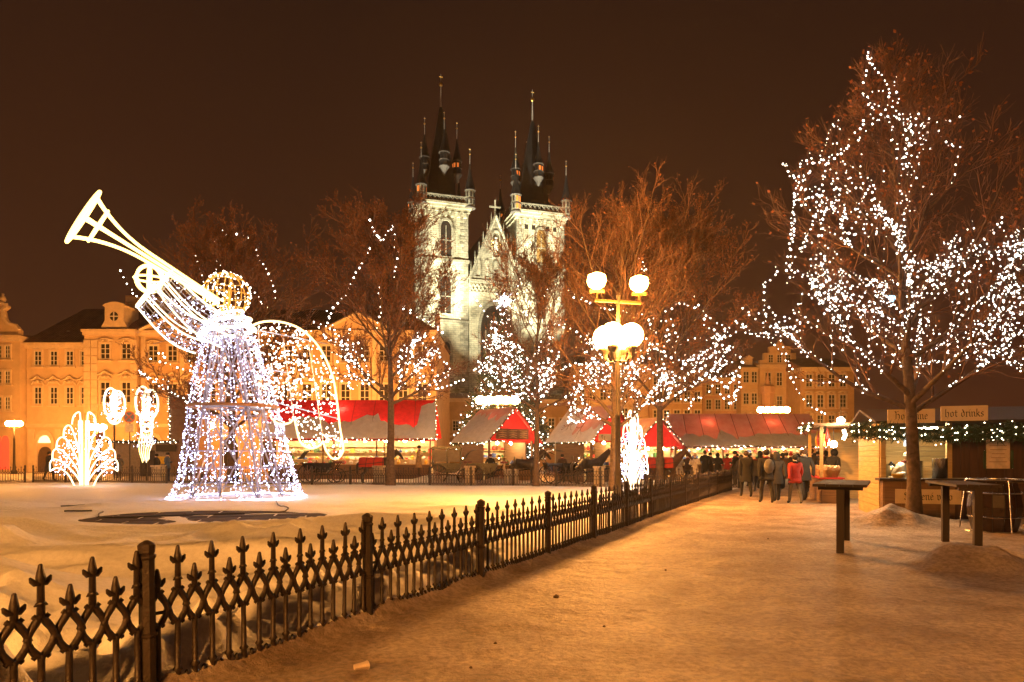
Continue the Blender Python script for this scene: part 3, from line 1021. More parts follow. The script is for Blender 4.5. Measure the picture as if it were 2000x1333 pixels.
WIN = {}
def window_meshes(w, h):
    key = (round(w, 2), round(h, 2))
    if key in WIN:
        return WIN[key]
    fr = MB()
    t = 0.07
    fr.bx(-w / 2 - 0.16, -w / 2, -0.10, 0.05, -0.14, h + 0.16)
    fr.bx(w / 2, w / 2 + 0.16, -0.10, 0.05, -0.14, h + 0.16)
    fr.bx(-w / 2, w / 2, -0.10, 0.05, h, h + 0.16)
    fr.bx(-w / 2 - 0.26, w / 2 + 0.26, -0.22, 0.05, -0.26, -0.14)
    fr = fr.mesh('window'); fr.materials.append(TRIM)
    sash = MB()
    sash.bx(-0.045, 0.045, -0.02, 0.04, 0, h)
    for k in (0.33, 0.66):
        sash.bx(-w / 2, w / 2, -0.018, 0.038, h * k - 0.03, h * k + 0.03)
    for s in (-1, 1):
        sash.bx(s * w / 2 - (0.06 if s > 0 else 0), s * w / 2 + (0.06 if s < 0 else 0), -0.016, 0.036, 0, h)
    sash.bx(-w / 2, w / 2, -0.017, 0.037, 0, 0.06); sash.bx(-w / 2, w / 2, -0.017, 0.037, h - 0.06, h)
    sash = sash.mesh('sash'); sash.materials.append(WFRAME)
    pane = MB(); pane.bx(-w / 2, w / 2, 0.012, 0.03, 0, h)
    pane = pane.mesh('pane'); pane.materials.append(WGLASS)
    WIN[key] = (fr, sash, pane)
    return WIN[key]
_orn = {}
def ornament_mesh(w, kind):
    key = (round(w, 2), kind)
    if key in _orn: return _orn[key]
    b = MB()
    if kind == 'pediment':
        pts = []
        for i in range(9):
            u = -1 + 2 * i / 8
            pts.append((u * (w / 2 + 0.35), 0.62 + 0.42 * math.cos(u * PI / 2) + 0.10 * math.cos(u * 2 * PI)))
        b.tube([(x, -0.14, z) for x, z in pts], 0.10, 5)
        for s in (-1, 1):
            b.tube([(s * 0.15, -0.10, 0.42), (s * 0.42, -0.12, 0.62), (s * 0.55, -0.12, 0.40), (s * 0.72, -0.1, 0.2)], [0.12, 0.10, 0.09, 0.05], 5)
        b.sphere((0, -0.12, 0.55), 0.2, 8, 6)
    else:
        b.tube([(-w / 2 - 0.3, -0.08, 0.34), (-0.2, -0.12, 0.50), (0.2, -0.12, 0.50), (w / 2 + 0.3, -0.08, 0.34)], [0.06, 0.1, 0.1, 0.06], 5)
        for s in (-1, 1):
            b.tube([(s * 0.1, -0.1, 0.34), (s * 0.35, -0.1, 0.25), (s * 0.62, -0.1, 0.36)], [0.09, 0.1, 0.05], 5)
    me = b.mesh('ornament', True); me.materials.append(TRIM)
    _orn[key] = me
    return me
def add_window(parent, x, y, z, w, h, orn=None, rz=0):
    fr, sa, pa = window_meshes(w, h)
    f = link('window', fr, None, parent, (x, y, z), rz)
    link('sash', sa, None, f); link('pane', pa, None, f)
    if orn:
        link('ornament', ornament_mesh(w, orn), None, f, (0, 0, h))
    return f

def house(name, label, x0, x1, yf, depth, eave, ridge, wallm, rows, cols, win=(0.8, 1.5), orns=None, rz=0, roof='hip', ground=True, roofm=None):
    """x0..x1 along the front at distance yf, rows: sill heights, cols: window centres"""
    t = thing(name, label, 'building', (x0, yf, 0), rz)
    L = x1 - x0
    MB().bx(0, L, 0, depth, 0, eave).build('wall', wallm, t)
    c = MB()
    c.bx(-0.12, L + 0.12, -0.42, depth * 0.5, eave, eave + 0.28)
    c.bx(-0.06, L + 0.06, -0.24, depth * 0.5 - 0.05, eave - 0.3, eave)
    c.build('cornice', TRIM, t)
    m = MB(); m.bx(-0.03, L + 0.03, -0.16, 0.1, 4.6, 4.95); m.build('string_course', TRIM, t)
    e = eave + 0.28
    if roof == 'hip':
        i = min(L * 0.25, depth * 0.3)
        v = [(-0.2, -0.5, e), (L + 0.2, -0.5, e), (L + 0.2, depth, e), (-0.2, depth, e), (i, depth / 2, ridge), (L - i, depth / 2, ridge)]
        f = [(0, 1, 5, 4), (1, 2, 5), (2, 3, 4, 5), (3, 0, 4)]
    else:
        v = [(-0.1, -0.5, e), (L + 0.1, -0.5, e), (L + 0.1, depth, e), (-0.1, depth, e), (-0.1, depth / 2, ridge), (L + 0.1, depth / 2, ridge)]
        f = [(0, 1, 5, 4), (1, 2, 5), (2, 3, 4, 5), (3, 0, 4)]
    MB().add(v, f).build('roof', roofm or TILE, t)
    for r, z in enumerate(rows):
        for x in cols:
            add_window(t, x - x0 if abs(x) > 1e3 else x, -0.02, z, win[0], win[1], orns[r] if orns else None)
    return t

K = 70.0 / F          # metres per pixel on the palace front
def fx(px): return (px - 1000) * K
def fz(py): return EYE + (HZ - py) * K
def fr_z(py): return EYE + (HZ - py) * 77.0 / F       # ridge line, further back
# ---- gabled house at the left edge
xa0, xa1 = fx(-70), fx(50)
t = house('gabled_house', 'cream house with curved baroque gable at the left edge of the square', xa0, xa1, 69.2, 12, fz(664), fz(640), PLASTER,
          [fz(752) , fz(702) , fz(801)], [], (0.5, 1.2))
for z in (fz(801), fz(751), fz(702)):
    for px in (11, 27):
        add_window(t, fx(px) - xa0, -0.02, z, 0.5, 1.25)
    for px in (-20, -40):
        add_window(t, fx(px) - xa0, -0.02, z, 0.5, 1.25)
gw = [(-70, 660), (50, 660), (50, 648), (44, 640), (30, 636), (22, 626), (18, 610), (26, 604), (26, 600), (8, 594), (-10, 585), (-30, 594), (-46, 600), (-46, 606), (-40, 620), (-52, 640), (-70, 648)]
MB().prism([(fx(a) - xa0, fz(b)) for a, b in gw], -0.2, 0.5).build('gable', PLASTER, t)
e = MB(); e.tube([(fx(a) - xa0, -0.12, fz(b)) for a, b in gw[2:-1]], 0.22, 5); e.build('gable_moulding', TRIM, t)
MB().lathe((fx(16) - xa0, 0.1, fz(604)), [(0.25, 0), (0.3, 0.2), (0.15, 0.4), (0.32, 0.8), (0.22, 1.1), (0.1, 1.2), (0.14, 1.4)], 8).build('urn', TRIM, t, True)
SHOPRED = glow('lit_red_shopfront', (1.0, 0.10, 0.04), 0.55, False)
for px in (8, 23):
    s = MB(); s.prism(arch_outline(fx(px) - xa0, 0.3, 0.72, 3.4, 5), -0.1, 0.06); s.build('shop_door', SHOPRED, t)

# ---- rococo palace
xb0, xb1 = fx(52), fx(172)
t = house('palace_wing', 'cream rococo palace wing with four window bays and arched doorway', xb0, xb1, 70.0, 14, fz(676), fr_z(604), PLASTER, [], [])
for px in (75, 106, 137, 166):
    add_window(t, fx(px) - xb0, -0.02, fz(714), 0.72, 1.45, 'scroll')
    add_window(t, fx(px) - xb0, -0.02, fz(790), 0.72, 1.75, 'pediment')
d = MB(); ring_prism(d, arch_outline(fx(89) - xb0, 0, 2.1, 4.3, 8), arch_outline(fx(89) - xb0, 0, 1.5, 3.8, 8), -0.25, 0.1); d = d.build('doorway', TRIM, t)
MB().prism(arch_outline(fx(89) - xb0, 0, 1.5, 2.6, 8), -0.06, 0.05).build('door', mat('dark_oak', (0.09, 0.05, 0.025), rough=0.5), d)
MB().prism([(fx(89) - xb0 + 0.72 * math.cos(a), 3.0 + 0.75 * math.sin(a)) for a in np.linspace(0, PI, 9)], -0.06, 0.05).build('fanlight', glow('fanlight_glow', (1, 0.75, 0.4), 1.6, False), d)
p = MB()
for px in (63, 115, 168):
    p.bx(fx(px) - xb0 - 0.3, fx(px) - xb0 + 0.3, -0.14, 0.05, 0, 4.4)
p.build('pilaster', TRIM, t)
dm = MB(); dm.bx(fx(111) - xb0 - 0.5, fx(111) - xb0 + 0.5, 2.0, 4.5, fz(654), fz(644)); dm.prism([(fx(111) - xb0 - 0.7, fz(644)), (fx(111) - xb0 + 0.7, fz(644)), (fx(111) - xb0, fz(640))], 1.8, 4.6)
dm.build('dormer', TRIM, t)

xc0, xc1 = fx(172), fx(272)
t = house('palace_pavilion', 'taller palace pavilion with oculus dormer and two tall window bays', xc0, xc1, 69.4, 14, fz(652), fr_z(600), PLASTER, [], [])
for px in (213, 254):
    add_window(t, fx(px) - xc0, -0.02, fz(703), 0.95, 1.55, 'scroll')
    add_window(t, fx(px) - xc0, -0.02, fz(788), 0.95, 2.1, 'pediment')
p = MB()
for px in (178, 192, 268):
    for k in range(16):
        p.bx(fx(px) - xc0 - 0.33, fx(px) - xc0 + 0.33, -0.1, 0.05, 0.4 + k * 0.82, 0.4 + k * 0.82 + 0.74)
o = p.build('rusticated_pilaster', TRIM, t); o['kind'] = 'stuff'
ox, oz = fx(233) - xc0, fz(622)
dm = MB(); pts = [(ox - 1.35, fz(643)), (ox + 1.35, fz(643)), (ox + 1.2, fz(638)), (ox + 0.95, fz(630)), (ox + 0.95, fz(604)), (ox + 1.2, fz(601)), (ox + 0.9, fz(597)), (ox + 0.35, fz(594)), (ox, fz(593.5)), (ox - 0.35, fz(594)), (ox - 0.9, fz(597)), (ox - 1.2, fz(601)), (ox - 0.95, fz(604)), (ox - 0.95, fz(630)), (ox - 1.2, fz(638))]
dm.prism(pts, -0.3, 2.5)
dm = dm.build('dormer', TRIM, t)
MB().prism([(ox + 0.42 * math.cos(a), oz + 0.46 * math.sin(a)) for a in np.linspace(0, 2 * PI, 17)[:-1]], -0.34, -0.25).build('oculus', WGLASS, dm)
cr_ = MB(); cr_.bx(ox - 0.05, ox + 0.05, -0.39, -0.341, oz - 0.44, oz + 0.44); cr_.bx(ox - 0.42, ox + 0.42, -0.388, -0.342, oz - 0.05, oz + 0.05); cr_.build('glazing_bar', WFRAME, dm)
ch = MB(); ch.bx(1.2, 5.2, 6, 9, fr_z(612), fr_z(598)); ch.bx(1.0, 5.6, 5.7, 9.3, fr_z(598), fr_z(588)); ch.build('roof_house', TRIM, t)
MB().bx(0.2, 1.3, 7, 8, fr_z(612), fr_z(580)).build('chimney', PINK, t)

xd0, xd1 = fx(273), fx(852)
t = house('long_palace', 'long orange lit palace front with pediments behind the trees and red stalls', xd0, xd1, 70.0, 15, fz(652), fr_z(604), PLASTER2, [], [])
for px in np.arange(300, 850, 37.5):
    add_window(t, fx(px) - xd0, -0.02, fz(706), 0.95, 1.6, 'scroll')
    add_window(t, fx(px) - xd0, -0.02, fz(790), 0.95, 2.1, 'pediment')
for px in np.arange(300, 850, 75):
    f = MB(); xo = fx(px) - xd0
    ring_prism(f, arch_outline(xo, 0.4, 2.2, 3.6, 7), arch_outline(xo, 0.4, 1.7, 3.2, 7), -0.15, 0.08); f = f.build('arched_window', TRIM, t)
    MB().prism(arch_outline(xo, 0.4, 1.7, 3.2, 7), -0.02, 0.03).build('pane', WGLASS, f)
for c_ in (345, 700):
    xo = fx(c_) - xd0; w = 3.4
    pd = MB(); pd.prism([(xo - w, fz(652) + 0.3), (xo + w, fz(652) + 0.3), (xo, fz(614))], -0.3, 0.6); pd.build('pediment', PLASTER, t)
    e = MB(); e.tube([(xo - w - 0.2, -0.4, fz(652) + 0.3), (xo, -0.4, fz(614) + 0.1), (xo + w + 0.2, -0.4, fz(652) + 0.3)], 0.2, 4); e.build('pediment_moulding', TRIM, t)
p = MB()
for px in np.arange(281.5, 850, 75):
    p.bx(fx(px) - xd0 - 0.22, fx(px) - xd0 + 0.22, -0.14, 0.05, 4.95, fz(652) - 0.32)
p.build('pilaster', TRIM, t)
MB().bx(fx(850) - xd0 - 0.5, fx(850) - xd0, 4, 5, fz(640), fz(600)).build('chimney', PINK, t)
# roofs behind the palace
t = thing('roof_behind_palace', 'dark hipped roof with chimneys rising behind the cream palace wing', 'building', (fx(20), 84, 0))
MB().bx(0, 11, 0, 8, 0, 15.5).build('wall', PLASTER2, t)
MB().add([(-0.3, -0.3, 15.5), (11.3, -0.3, 15.5), (11.3, 8.3, 15.5), (-0.3, 8.3, 15.5), (3, 4, 19.6), (8, 4, 19.2)], [(0, 1, 5, 4), (1, 2, 5), (2, 3, 4, 5), (3, 0, 4)]).build('roof', TILE, t)
MB().bx(6.2, 7.0, 0.5, 1.3, 16, 19.8).build('chimney', PINK, t)

# ---- arcaded house left of the christmas tree, before the church
def rowhouse(name, label, px0, px1, Y, eave_py, ridge_py, m, sills, cols, win, roof='gable', orn=None, roofm=None):
    k = Y / F
    x0, x1 = (px0 - 1000) * k, (px1 - 1000) * k
    ez, rz_ = EYE + (HZ - eave_py) * k, EYE + (HZ - ridge_py) * k
    t = house(name, label, x0, x1, Y, 11, ez, rz_, m, [], [], roof=roof, roofm=roofm)
    for py in sills:
        for px in cols:
            add_window(t, (px - 1000) * k - x0, -0.02, EYE + (HZ - py) * k, win[0], win[1], orn)
    return t
rowhouse('low_house', 'low brown house with plain wall left of the lit christmas tree', 856, 930, 108, 782, 762, PLASTER2, [842], [872, 890, 908], (0.9, 1.6))
rowhouse('low_house', 'low orange house right behind the lit christmas tree before the church', 931, 1120, 110, 784, 765, PLASTER2, [838], list(range(945, 1115, 22)), (1.0, 1.7))
rowhouse('town_house', 'orange town house with rows of windows behind the globe lamp trees', 1121, 1268, 104, 716, 686, PLASTER, [745, 782, 820], list(range(1136, 1262, 21)), (0.95, 1.75), orn='scroll')
rowhouse('town_house', 'darker ochre town house between the globe lamp and the right hand row', 1269, 1372, 103, 728, 694, PLASTER2, [752, 786, 822], list(range(1282, 1366, 20)), (0.9, 1.6))
rowhouse('town_house', 'grey brown town house partly hidden by the lit lime tree on the right', 1373, 1446, 106, 742, 716, PINK, [770, 800, 835], list(range(1384, 1440, 18)), (0.8, 1.5))
t = rowhouse('town_house', 'narrow orange town house with roof dormer right of the trees', 1447, 1483, 104, 722, 690, PLASTER, [748, 790, 832], [1457, 1473], (0.85, 1.7), orn='scroll')
k_ = 104 / F
MB().bx(1.0, 2.1, 1.0, 3.0, EYE + (HZ - 716) * k_, EYE + (HZ - 698) * k_).prism([(0.8, EYE + (HZ - 698) * k_), (2.3, EYE + (HZ - 698) * k_), (1.55, EYE + (HZ - 692) * k_)], 0.9, 3.0).build('dormer', TRIM, t)
t = rowhouse('painted_house', 'tall orange house with stepped gable and painted front beside the lit tree', 1484, 1562, 103, 716, 694, PLASTER, [754, 800, 838], [1500, 1522, 1545], (0.85, 2.0))
k_ = 103 / F
gz_ = lambda py: EYE + (HZ - py) * k_
gp = [(0, gz_(716)), (6.02, gz_(716)), (6.02, gz_(704)), (5.4, gz_(704)), (5.4, gz_(690)), (4.6, gz_(690)), (4.6, gz_(678)), (3.7, gz_(676)), (3.0, gz_(664)), (2.3, gz_(676)), (1.4, gz_(678)), (1.4, gz_(690)), (0.6, gz_(690)), (0.6, gz_(704)), (0, gz_(704))]
MB().prism(gp, -0.1, 0.6).build('gable', PLASTER, t)
for x in (1.6, 2.9, 4.2):
    add_window(t, x, -0.12, gz_(709), 0.7, 1.2)
ob = MB(); ob.lathe((0.9, -0.7, 0), [(0.9, 0), (0.9, gz_(770)), (1.1, gz_(769)), (1.1, gz_(757)), (0.35, gz_(752)), (0.05, gz_(726))], 8); ob.build('oriel', PINK, t)
rowhouse('town_house', 'orange town house mostly hidden behind the big lit tree on the right', 1563, 1668, 98, 722, 690, PLASTER2, [756, 796, 836], [1580, 1602, 1624, 1646], (0.9, 1.8), orn='scroll')
# ================================================================== STREET LAMPS
GLOBE = glow('sodium_globe', SODIUM, LAMP * 1.35)
DIMGLOBE = glow('sodium_globe_far', SODIUM, LAMP * 2.0)
CGLOBE = glow('candelabra_globe', SODIUM, LAMP * 0.92)
FLOODG = glow('sodium_flood', SODIUM, LAMP * 0.2)
POLE = mat('lamp_pole_iron', (0.040, 0.028, 0.018), rough=0.6, metal=0.1, var=0.3, scale=5)
BRASS = mat('brassy_bracket', (0.16, 0.10, 0.035), rough=0.5, metal=0.5, var=0.2)
def globe_lamp(loc, label, rz, floods=True, gm=None):
    """pole with four globes, cross bar with two upward floods"""
    t = thing('street_lamp', label, 'street lamp', loc, rz, 'globe street lamps')
    b = MB()
    b.lathe((0, 0, -0.1), [(0.20, 0), (0.20, 0.3), (0.14, 0.35), (0.12, 1.1), (0.14, 1.15), (0.10, 1.25), (0.085, 3.0), (0.10, 3.03), (0.08, 3.08), (0.07, 5.2), (0.07, 5.3), (0.055, 6.9), (0.07, 7.0), (0.0, 7.05)], 12)
    b.build('pole', POLE, t, True)
    for k in range(4):
        a = PI / 4 + k * PI / 2
        cx_, cy_ = 0.46 * math.cos(a), 0.46 * math.sin(a)
        br = MB()
        br.tube([(0.05 * math.cos(a), 0.05 * math.sin(a), 4.75), (0.3 * math.cos(a), 0.3 * math.sin(a), 4.72), (cx_, cy_, 4.95), (cx_, cy_, 5.12)], 0.035, 6)
        br.lathe((cx_, cy_, 5.08), [(0.06, -0.3), (0.09, -0.1), (0.2, 0.06), (0.2, 0.12)], 10)
        br = br.build('bracket', POLE, t)
        MB().sphere((cx_, cy_, 5.55), 0.39, 16, 10).build('globe', gm or GLOBE, br, True)
    if floods:
        cb_ = MB(); cb_.bx(-0.82, 0.82, -0.04, 0.04, 6.66, 6.74); cb_.build('cross_bar', BRASS, t)
        for s in (-1, 1):
            f = MB()
            f.bx(s * 0.75 - 0.03, s * 0.75 + 0.03, -0.03, 0.03, 6.74, 7.05)
            f.tube([(s * 0.75 - 0.26, 0, 6.98), (s * 0.75 + 0.26, 0, 7.02)], 0.06, 6)
            f = f.build('flood_mount', BRASS, t)
            MB().lathe((s * 0.75, 0, 7.08), [(0.12, 0), (0.26, 0.10), (0.32, 0.26), (0.28, 0.44), (0.1, 0.52)], 12).build('flood_lamp', FLOODG, f, True)
    return t
def candelabra(loc, label, n=5, span=2.7, h=5.0, r=0.26):
    t = thing('street_lamp', label, 'street lamp', loc, 0, 'candelabra street lamps')
    b = MB()
    b.lathe((0, 0, -0.1), [(0.25, 0), (0.25, 0.4), (0.14, 0.5), (0.1, 1.2), (0.08, 3.2), (0.1, 3.25), (0.06, 3.4), (0.05, h - 0.1)], 10)
    b.build('pole', POLE, t, True)
    fr = MB()
    for k in (-1, 1):
        fr.bx(-span / 2, span / 2, k * 0.16 - 0.025, k * 0.16 + 0.025, h - 0.14, h - 0.08)
    for i in range(n):
        x = -span / 2 + span * i / (n - 1)
        fr.bx(x - 0.03, x + 0.03, -0.16, 0.16, h - 0.13, h - 0.09)
    fr.build('frame', BRASS, t)
    for i in range(n):
        x = -span / 2 + span * i / (n - 1)
        MB().sphere((x, 0, h + 0.18), r, 12, 8, (r * 1.25, r * 1.1, r)).build('globe', CGLOBE, t, True)
    return t
def at(px, Y):
    return ((px - 1000) / F * Y, Y, 0)
globe_lamp(at(1207, 22.5), 'tall street lamp with four globes and two floods behind the fence', 0.25)
globe_lamp((-33.0, 27.0, 0), 'added unseen globe lamp beyond the left edge, lighting stalls and lawn', 0.6, False)  # unseen lamp added to brighten the stall roofs and rake the lawn
globe_lamp((-4.2, -8.0, 0), 'globe street lamp on the path close behind the viewer', 0.2, False, DIMGLOBE)
candelabra(at(972, 52.0), 'candelabra lamp glowing above the gabled stall near the christmas tree', 5, 2.6, 5.7, 0.32)
candelabra(at(1511, 70.0), 'candelabra lamp above the snowy stall roof at the end of the path', 5, 2.6, 6.2, 0.32)
candelabra(at(28, 62.0), 'low candelabra lamp before the red shopfront at the left edge', 3, 0.9, 4.4)
candelabra(at(190, 60.0), 'candelabra lamp behind the shell ornament before the palace pavilion', 3, 1.0, 4.0)
candelabra(at(400, 61.0), 'candelabra lamp behind the light angel gown before the palace', 3, 1.2, 4.2)
candelabra(at(580, 60.0), 'candelabra lamp hidden behind the left end of the long red stall', 4, 1.8, 4.4)
candelabra(at(790, 60.0), 'candelabra lamp hidden behind the right end of the long red stall', 4, 1.8, 4.4)
candelabra(at(1160, 88.0), 'candelabra lamp behind the gabled huts before the town houses', 5, 2.4, 5.0)
candelabra(at(1560, 86.0), 'candelabra lamp behind the big tree before the right hand houses', 3, 1.2, 4.6)
# ================================================================== LIGHT ANGEL
COOLBULB = glow('cool_led_bulb', (0.62, 0.66, 1.0), 17.0)
WARMROPE = glow('warm_rope_light', (1.0, 0.72, 0.21), 3.5)
WHITEROPE = glow('white_rope_light', (1.0, 0.86, 0.56), 2.2)
WARMBULB = glow('warm_white_bulb', (1.0, 0.90, 0.72), 16.0, False)
ALU = mat('brushed_aluminium', (0.38, 0.40, 0.50), rough=0.45, metal=0.6, var=0.15, scale=8)
GOLDFRAME = mat('gold_painted_frame', (0.75, 0.50, 0.12), rough=0.4, metal=0.4, var=0.2)
WOODHOOP = mat('wooden_hoop', (0.35, 0.20, 0.10), rough=0.7)
AY = 24.6
A0 = Vector(((466 - 1000) / F * AY, AY, 0))
angel = thing('light_angel', 'huge glowing wire frame angel of white lights blowing a golden trumpet', 'light sculpture', A0)
def AP(px, py, dy=0.0):
    """photo position at depth AY+dy, in the angel's own space"""
    return P(px, py, AY + dy) - A0
GP = [(0.10, 2.32), (0.35, 2.16), (0.8, 1.98), (1.6, 1.82), (2.5, 1.66), (3.4, 1.50), (4.3, 1.30), (5.2, 1.04), (6.0, 0.80), (6.5, 0.58), (6.75, 0.38)]
def gr(z):
    return float(np.interp(z, [a for a, _ in GP], [b for _, b in GP]))
gx_off = lambda z: -0.35 * min(1, max(0, (z - 1) / 5.0))     # slight lean of the body
g = MB()
NR = 22
for i in range(NR):
    a = 2 * PI * i / NR
    g.tube([(gx_off(z) + r * math.cos(a), r * math.sin(a), z) for z, r in GP], 0.014, 4)
for z in (0.10, 0.6, 1.2, 1.8, 2.4, 3.0, 3.9, 4.5, 5.1, 5.7, 6.2, 6.6):
    r = gr(z)
    g.tube([(gx_off(z) + r * math.cos(2 * PI * k / 36), r * math.sin(2 * PI * k / 36), z) for k in range(36)], 0.012, 4, closed=True)
gown = g.build('gown_frame', ALU, angel)
lt = MB()
for i in range(4):
    a = PI / 4 + i * PI / 2; a2 = a + PI / 2
    zz = [0.1, 3.35, 6.3]
    for j in range(2):
        z0, z1 = zz[j], zz[j + 1]
        r0, r1 = gr(z0) * 0.72, gr(z1) * 0.72
        p0 = (gx_off(z0) + r0 * math.cos(a), r0 * math.sin(a), z0); p1_ = (gx_off(z1) + r1 * math.cos(a), r1 * math.sin(a), z1)
        q0 = (gx_off(z0) + r0 * math.cos(a2), r0 * math.sin(a2), z0); q1 = (gx_off(z1) + r1 * math.cos(a2), r1 * math.sin(a2), z1)
        lt.tube([p0, p1_], 0.045, 5); lt.tube([p0, q1], 0.032, 5); lt.tube([q0, p1_], 0.032, 5); lt.tube([p1_, q1], 0.04, 5)
lt.build('lattice_mast', ALU, angel)
r = gr(3.38) + 0.03
MB().tube([(gx_off(3.4) + r * math.cos(2 * PI * k / 40), r * math.sin(2 * PI * k / 40), 3.38) for k in range(40)], 0.06, 6, closed=True).build('waist_hoop', WOODHOOP, angel)
pts = []
for i in range(2500):
    z = 0.12 + 6.4 * random.random() ** 1.35
    a = 2 * PI * random.random()
    r = gr(z) + random.uniform(-0.03, 0.05)
    if random.random() < 0.35:
        a = 2 * PI * round(a / (2 * PI) * NR) / NR
    pts.append((gx_off(z) + r * math.cos(a), r * math.sin(a), z))
o = link('bulb', bulb_mesh('bulb', pts, 0.0145), COOLBULB, gown); o['kind'] = 'stuff'

MB().tube([(2.34 * math.cos(2 * PI * k / 48), 2.34 * math.sin(2 * PI * k / 48), 0.16) for k in range(48)], 0.022, 5, closed=True).build('base_rope_light', glow('cool_rope_light', (0.74, 0.72, 1.0), 8.0), angel)
# head: wire globe with bulbs
hc = AP(443, 577); hr = 0.80
h = MB()
for k in range(6):
    a = PI * k / 6
    h.tube([hc + Vector((hr * math.cos(a) * math.cos(t_), hr * math.sin(a) * math.cos(t_), hr * math.sin(t_))) for t_ in np.linspace(0, 2 * PI, 29)[:-1]], 0.022, 5, closed=True)
for z in (-0.5, 0.0, 0.5):
    rr_ = math.sqrt(hr * hr - z * z)
    h.tube([hc + Vector((rr_ * math.cos(t_), rr_ * math.sin(t_), z)) for t_ in np.linspace(0, 2 * PI, 29)[:-1]], 0.018, 5, closed=True)
h.tube([hc + Vector((0.05, 0, -0.8)), hc + Vector((0.15, 0, 0.75))], 0.06, 5)
h.tube([hc + Vector((-0.25, 0, -0.75)), hc + Vector((0.12, 0, 0.3))], 0.035, 5)
head = h.build('head', GOLDFRAME, angel)
pts = []
for i in range(190):
    v = RNG.normal(size=3); v /= np.linalg.norm(v)
    pts.append(tuple(np.array(hc) + v * (hr + random.uniform(-0.02, 0.05))))
o = link('bulb', bulb_mesh('bulb', pts, 0.024), WARMBULB, head); o['kind'] = 'stuff'

# trumpet: rope lights along a flaring bell, its mouth turned a little to the viewer
m0 = AP(428, 590, -0.9); m1 = AP(163, 424, -3.3)
ax = (m1 - m0); TL = ax.length; ax.normalize()
u_ = ax.cross(Vector((0, 0, 1))).normalized(); w_ = u_.cross(ax)
def trad(s):
    return 0.085 + 0.15 * s + 0.62 * max(0.0, (s - 0.55) / 0.45) ** 2.2
tr = MB()
for k in range(6):
    a = 2 * PI * k / 6 + 0.35
    tr.tube([m0 + ax * (s * TL) + (u_ * math.cos(a) + w_ * math.sin(a)) * trad(s) for s in np.linspace(0, 1, 22)], 0.045, 6)
trumpet = tr.build('trumpet', WARMROPE, angel)
rg = MB()
for s, ex, th in ((1.0, 0.0, 0.065), (1.0, 0.09, 0.05), (0.90, 0.0, 0.04)):
    rg.tube([m0 + ax * (s * TL) + (u_ * math.cos(a) + w_ * math.sin(a)) * (trad(s) + ex) for a in np.linspace(0, 2 * PI, 41)[:-1]], th, 6, closed=True)
rg.build('bell_ring', WARMROPE, trumpet)

# two sleeves reaching up to the trumpet
def sleeve(a, b, ra, rb, nm):
    a, b = Vector(a), Vector(b)
    d = (b - a).normalized(); u = d.cross(Vector((0, 1, 0))).normalized(); w = u.cross(d)
    sag = lambda s: Vector((0, 0, -0.30 * math.sin(PI * s)))
    rad = lambda s: ra + (rb - ra) * s
    L = (b - a).length
    s_ = MB()
    ring = lambda s: [a + d * (L * s) + sag(s) + (u * math.cos(t_) + w * math.sin(t_)) * rad(s) for t_ in np.linspace(0, 2 * PI, 25)[:-1]]
    for s in np.linspace(0.12, 0.95, 7):
        s_.tube(ring(s), 0.012, 4, closed=True)
    for k in range(10):
        t_ = 2 * PI * k / 10
        s_.tube([a + d * (L * s) + sag(s) + (u * math.cos(t_) + w * math.sin(t_)) * rad(s) for s in np.linspace(0, 1, 9)], 0.012, 4)
    so = s_.build(nm, ALU, angel)
    r_ = MB()
    for t_ in (PI / 2, -PI / 2, 0, PI):
        r_.tube([a + d * (L * s) + sag(s) + (u * math.cos(t_ + PI / 2) + w * math.sin(t_ + PI / 2)) * rad(s) for s in np.linspace(0, 1, 12)], 0.032, 5)
    r_.tube(ring(1.0), 0.06, 5, closed=True)
    r_.build('rope_light', WHITEROPE, so)
    pts = []
    for i in range(170):
        s = random.random(); t_ = 2 * PI * random.random()
        pts.append(a + d * (L * s) + sag(s) + (u * math.cos(t_) + w * math.sin(t_)) * rad(s))
    o = link('bulb', bulb_mesh('bulb', [tuple(p) for p in pts], 0.017), COOLBULB, so); o['kind'] = 'stuff'
sleeve(AP(452, 652, -0.4), AP(320, 548, -1.6), 0.62, 0.40, 'sleeve')
sleeve(AP(405, 662, -0.7), AP(285, 578, -1.9), 0.66, 0.46, 'sleeve')
hn = MB()
hcn = AP(292, 545, -1.9)
for k in range(3):
    a = PI * k / 3
    hn.tube([hcn + Vector((0.46 * math.cos(a) * math.cos(t_), 0.40 * math.sin(a) * math.cos(t_), 0.44 * math.sin(t_))) for t_ in np.linspace(0, 2 * PI, 25)[:-1]], 0.05, 5, closed=True)
hn.tube([hcn + Vector((0.46 * math.cos(t_), 0.44 * math.sin(t_), 0)) for t_ in np.linspace(0, 2 * PI, 25)[:-1]], 0.04, 5, closed=True)
hn.build('hand', WARMROPE, angel)
# shoulders and collar
sh = MB()
for z, r in ((6.72, 0.50), (6.45, 0.78), (6.10, 0.92)):
    sh.tube([(gx_off(z) + r * math.cos(2 * PI * k / 30), r * 0.8 * math.sin(2 * PI * k / 30), z + 0.12 * math.cos(2 * PI * k / 30)) for k in range(30)], 0.045, 5, closed=True)
sho = sh.build('collar', WHITEROPE, angel)
pts = []
for i in range(190):
    z = random.uniform(5.7, 6.9); a = 2 * PI * random.random(); r = 0.92 * math.sqrt(max(0.05, 1 - ((z - 5.8) / 1.15) ** 2))
    pts.append((gx_off(z) + r * math.cos(a), 0.85 * r * math.sin(a), z))
o = link('bulb', bulb_mesh('bulb', pts, 0.018), COOLBULB, sho); o['kind'] = 'stuff'

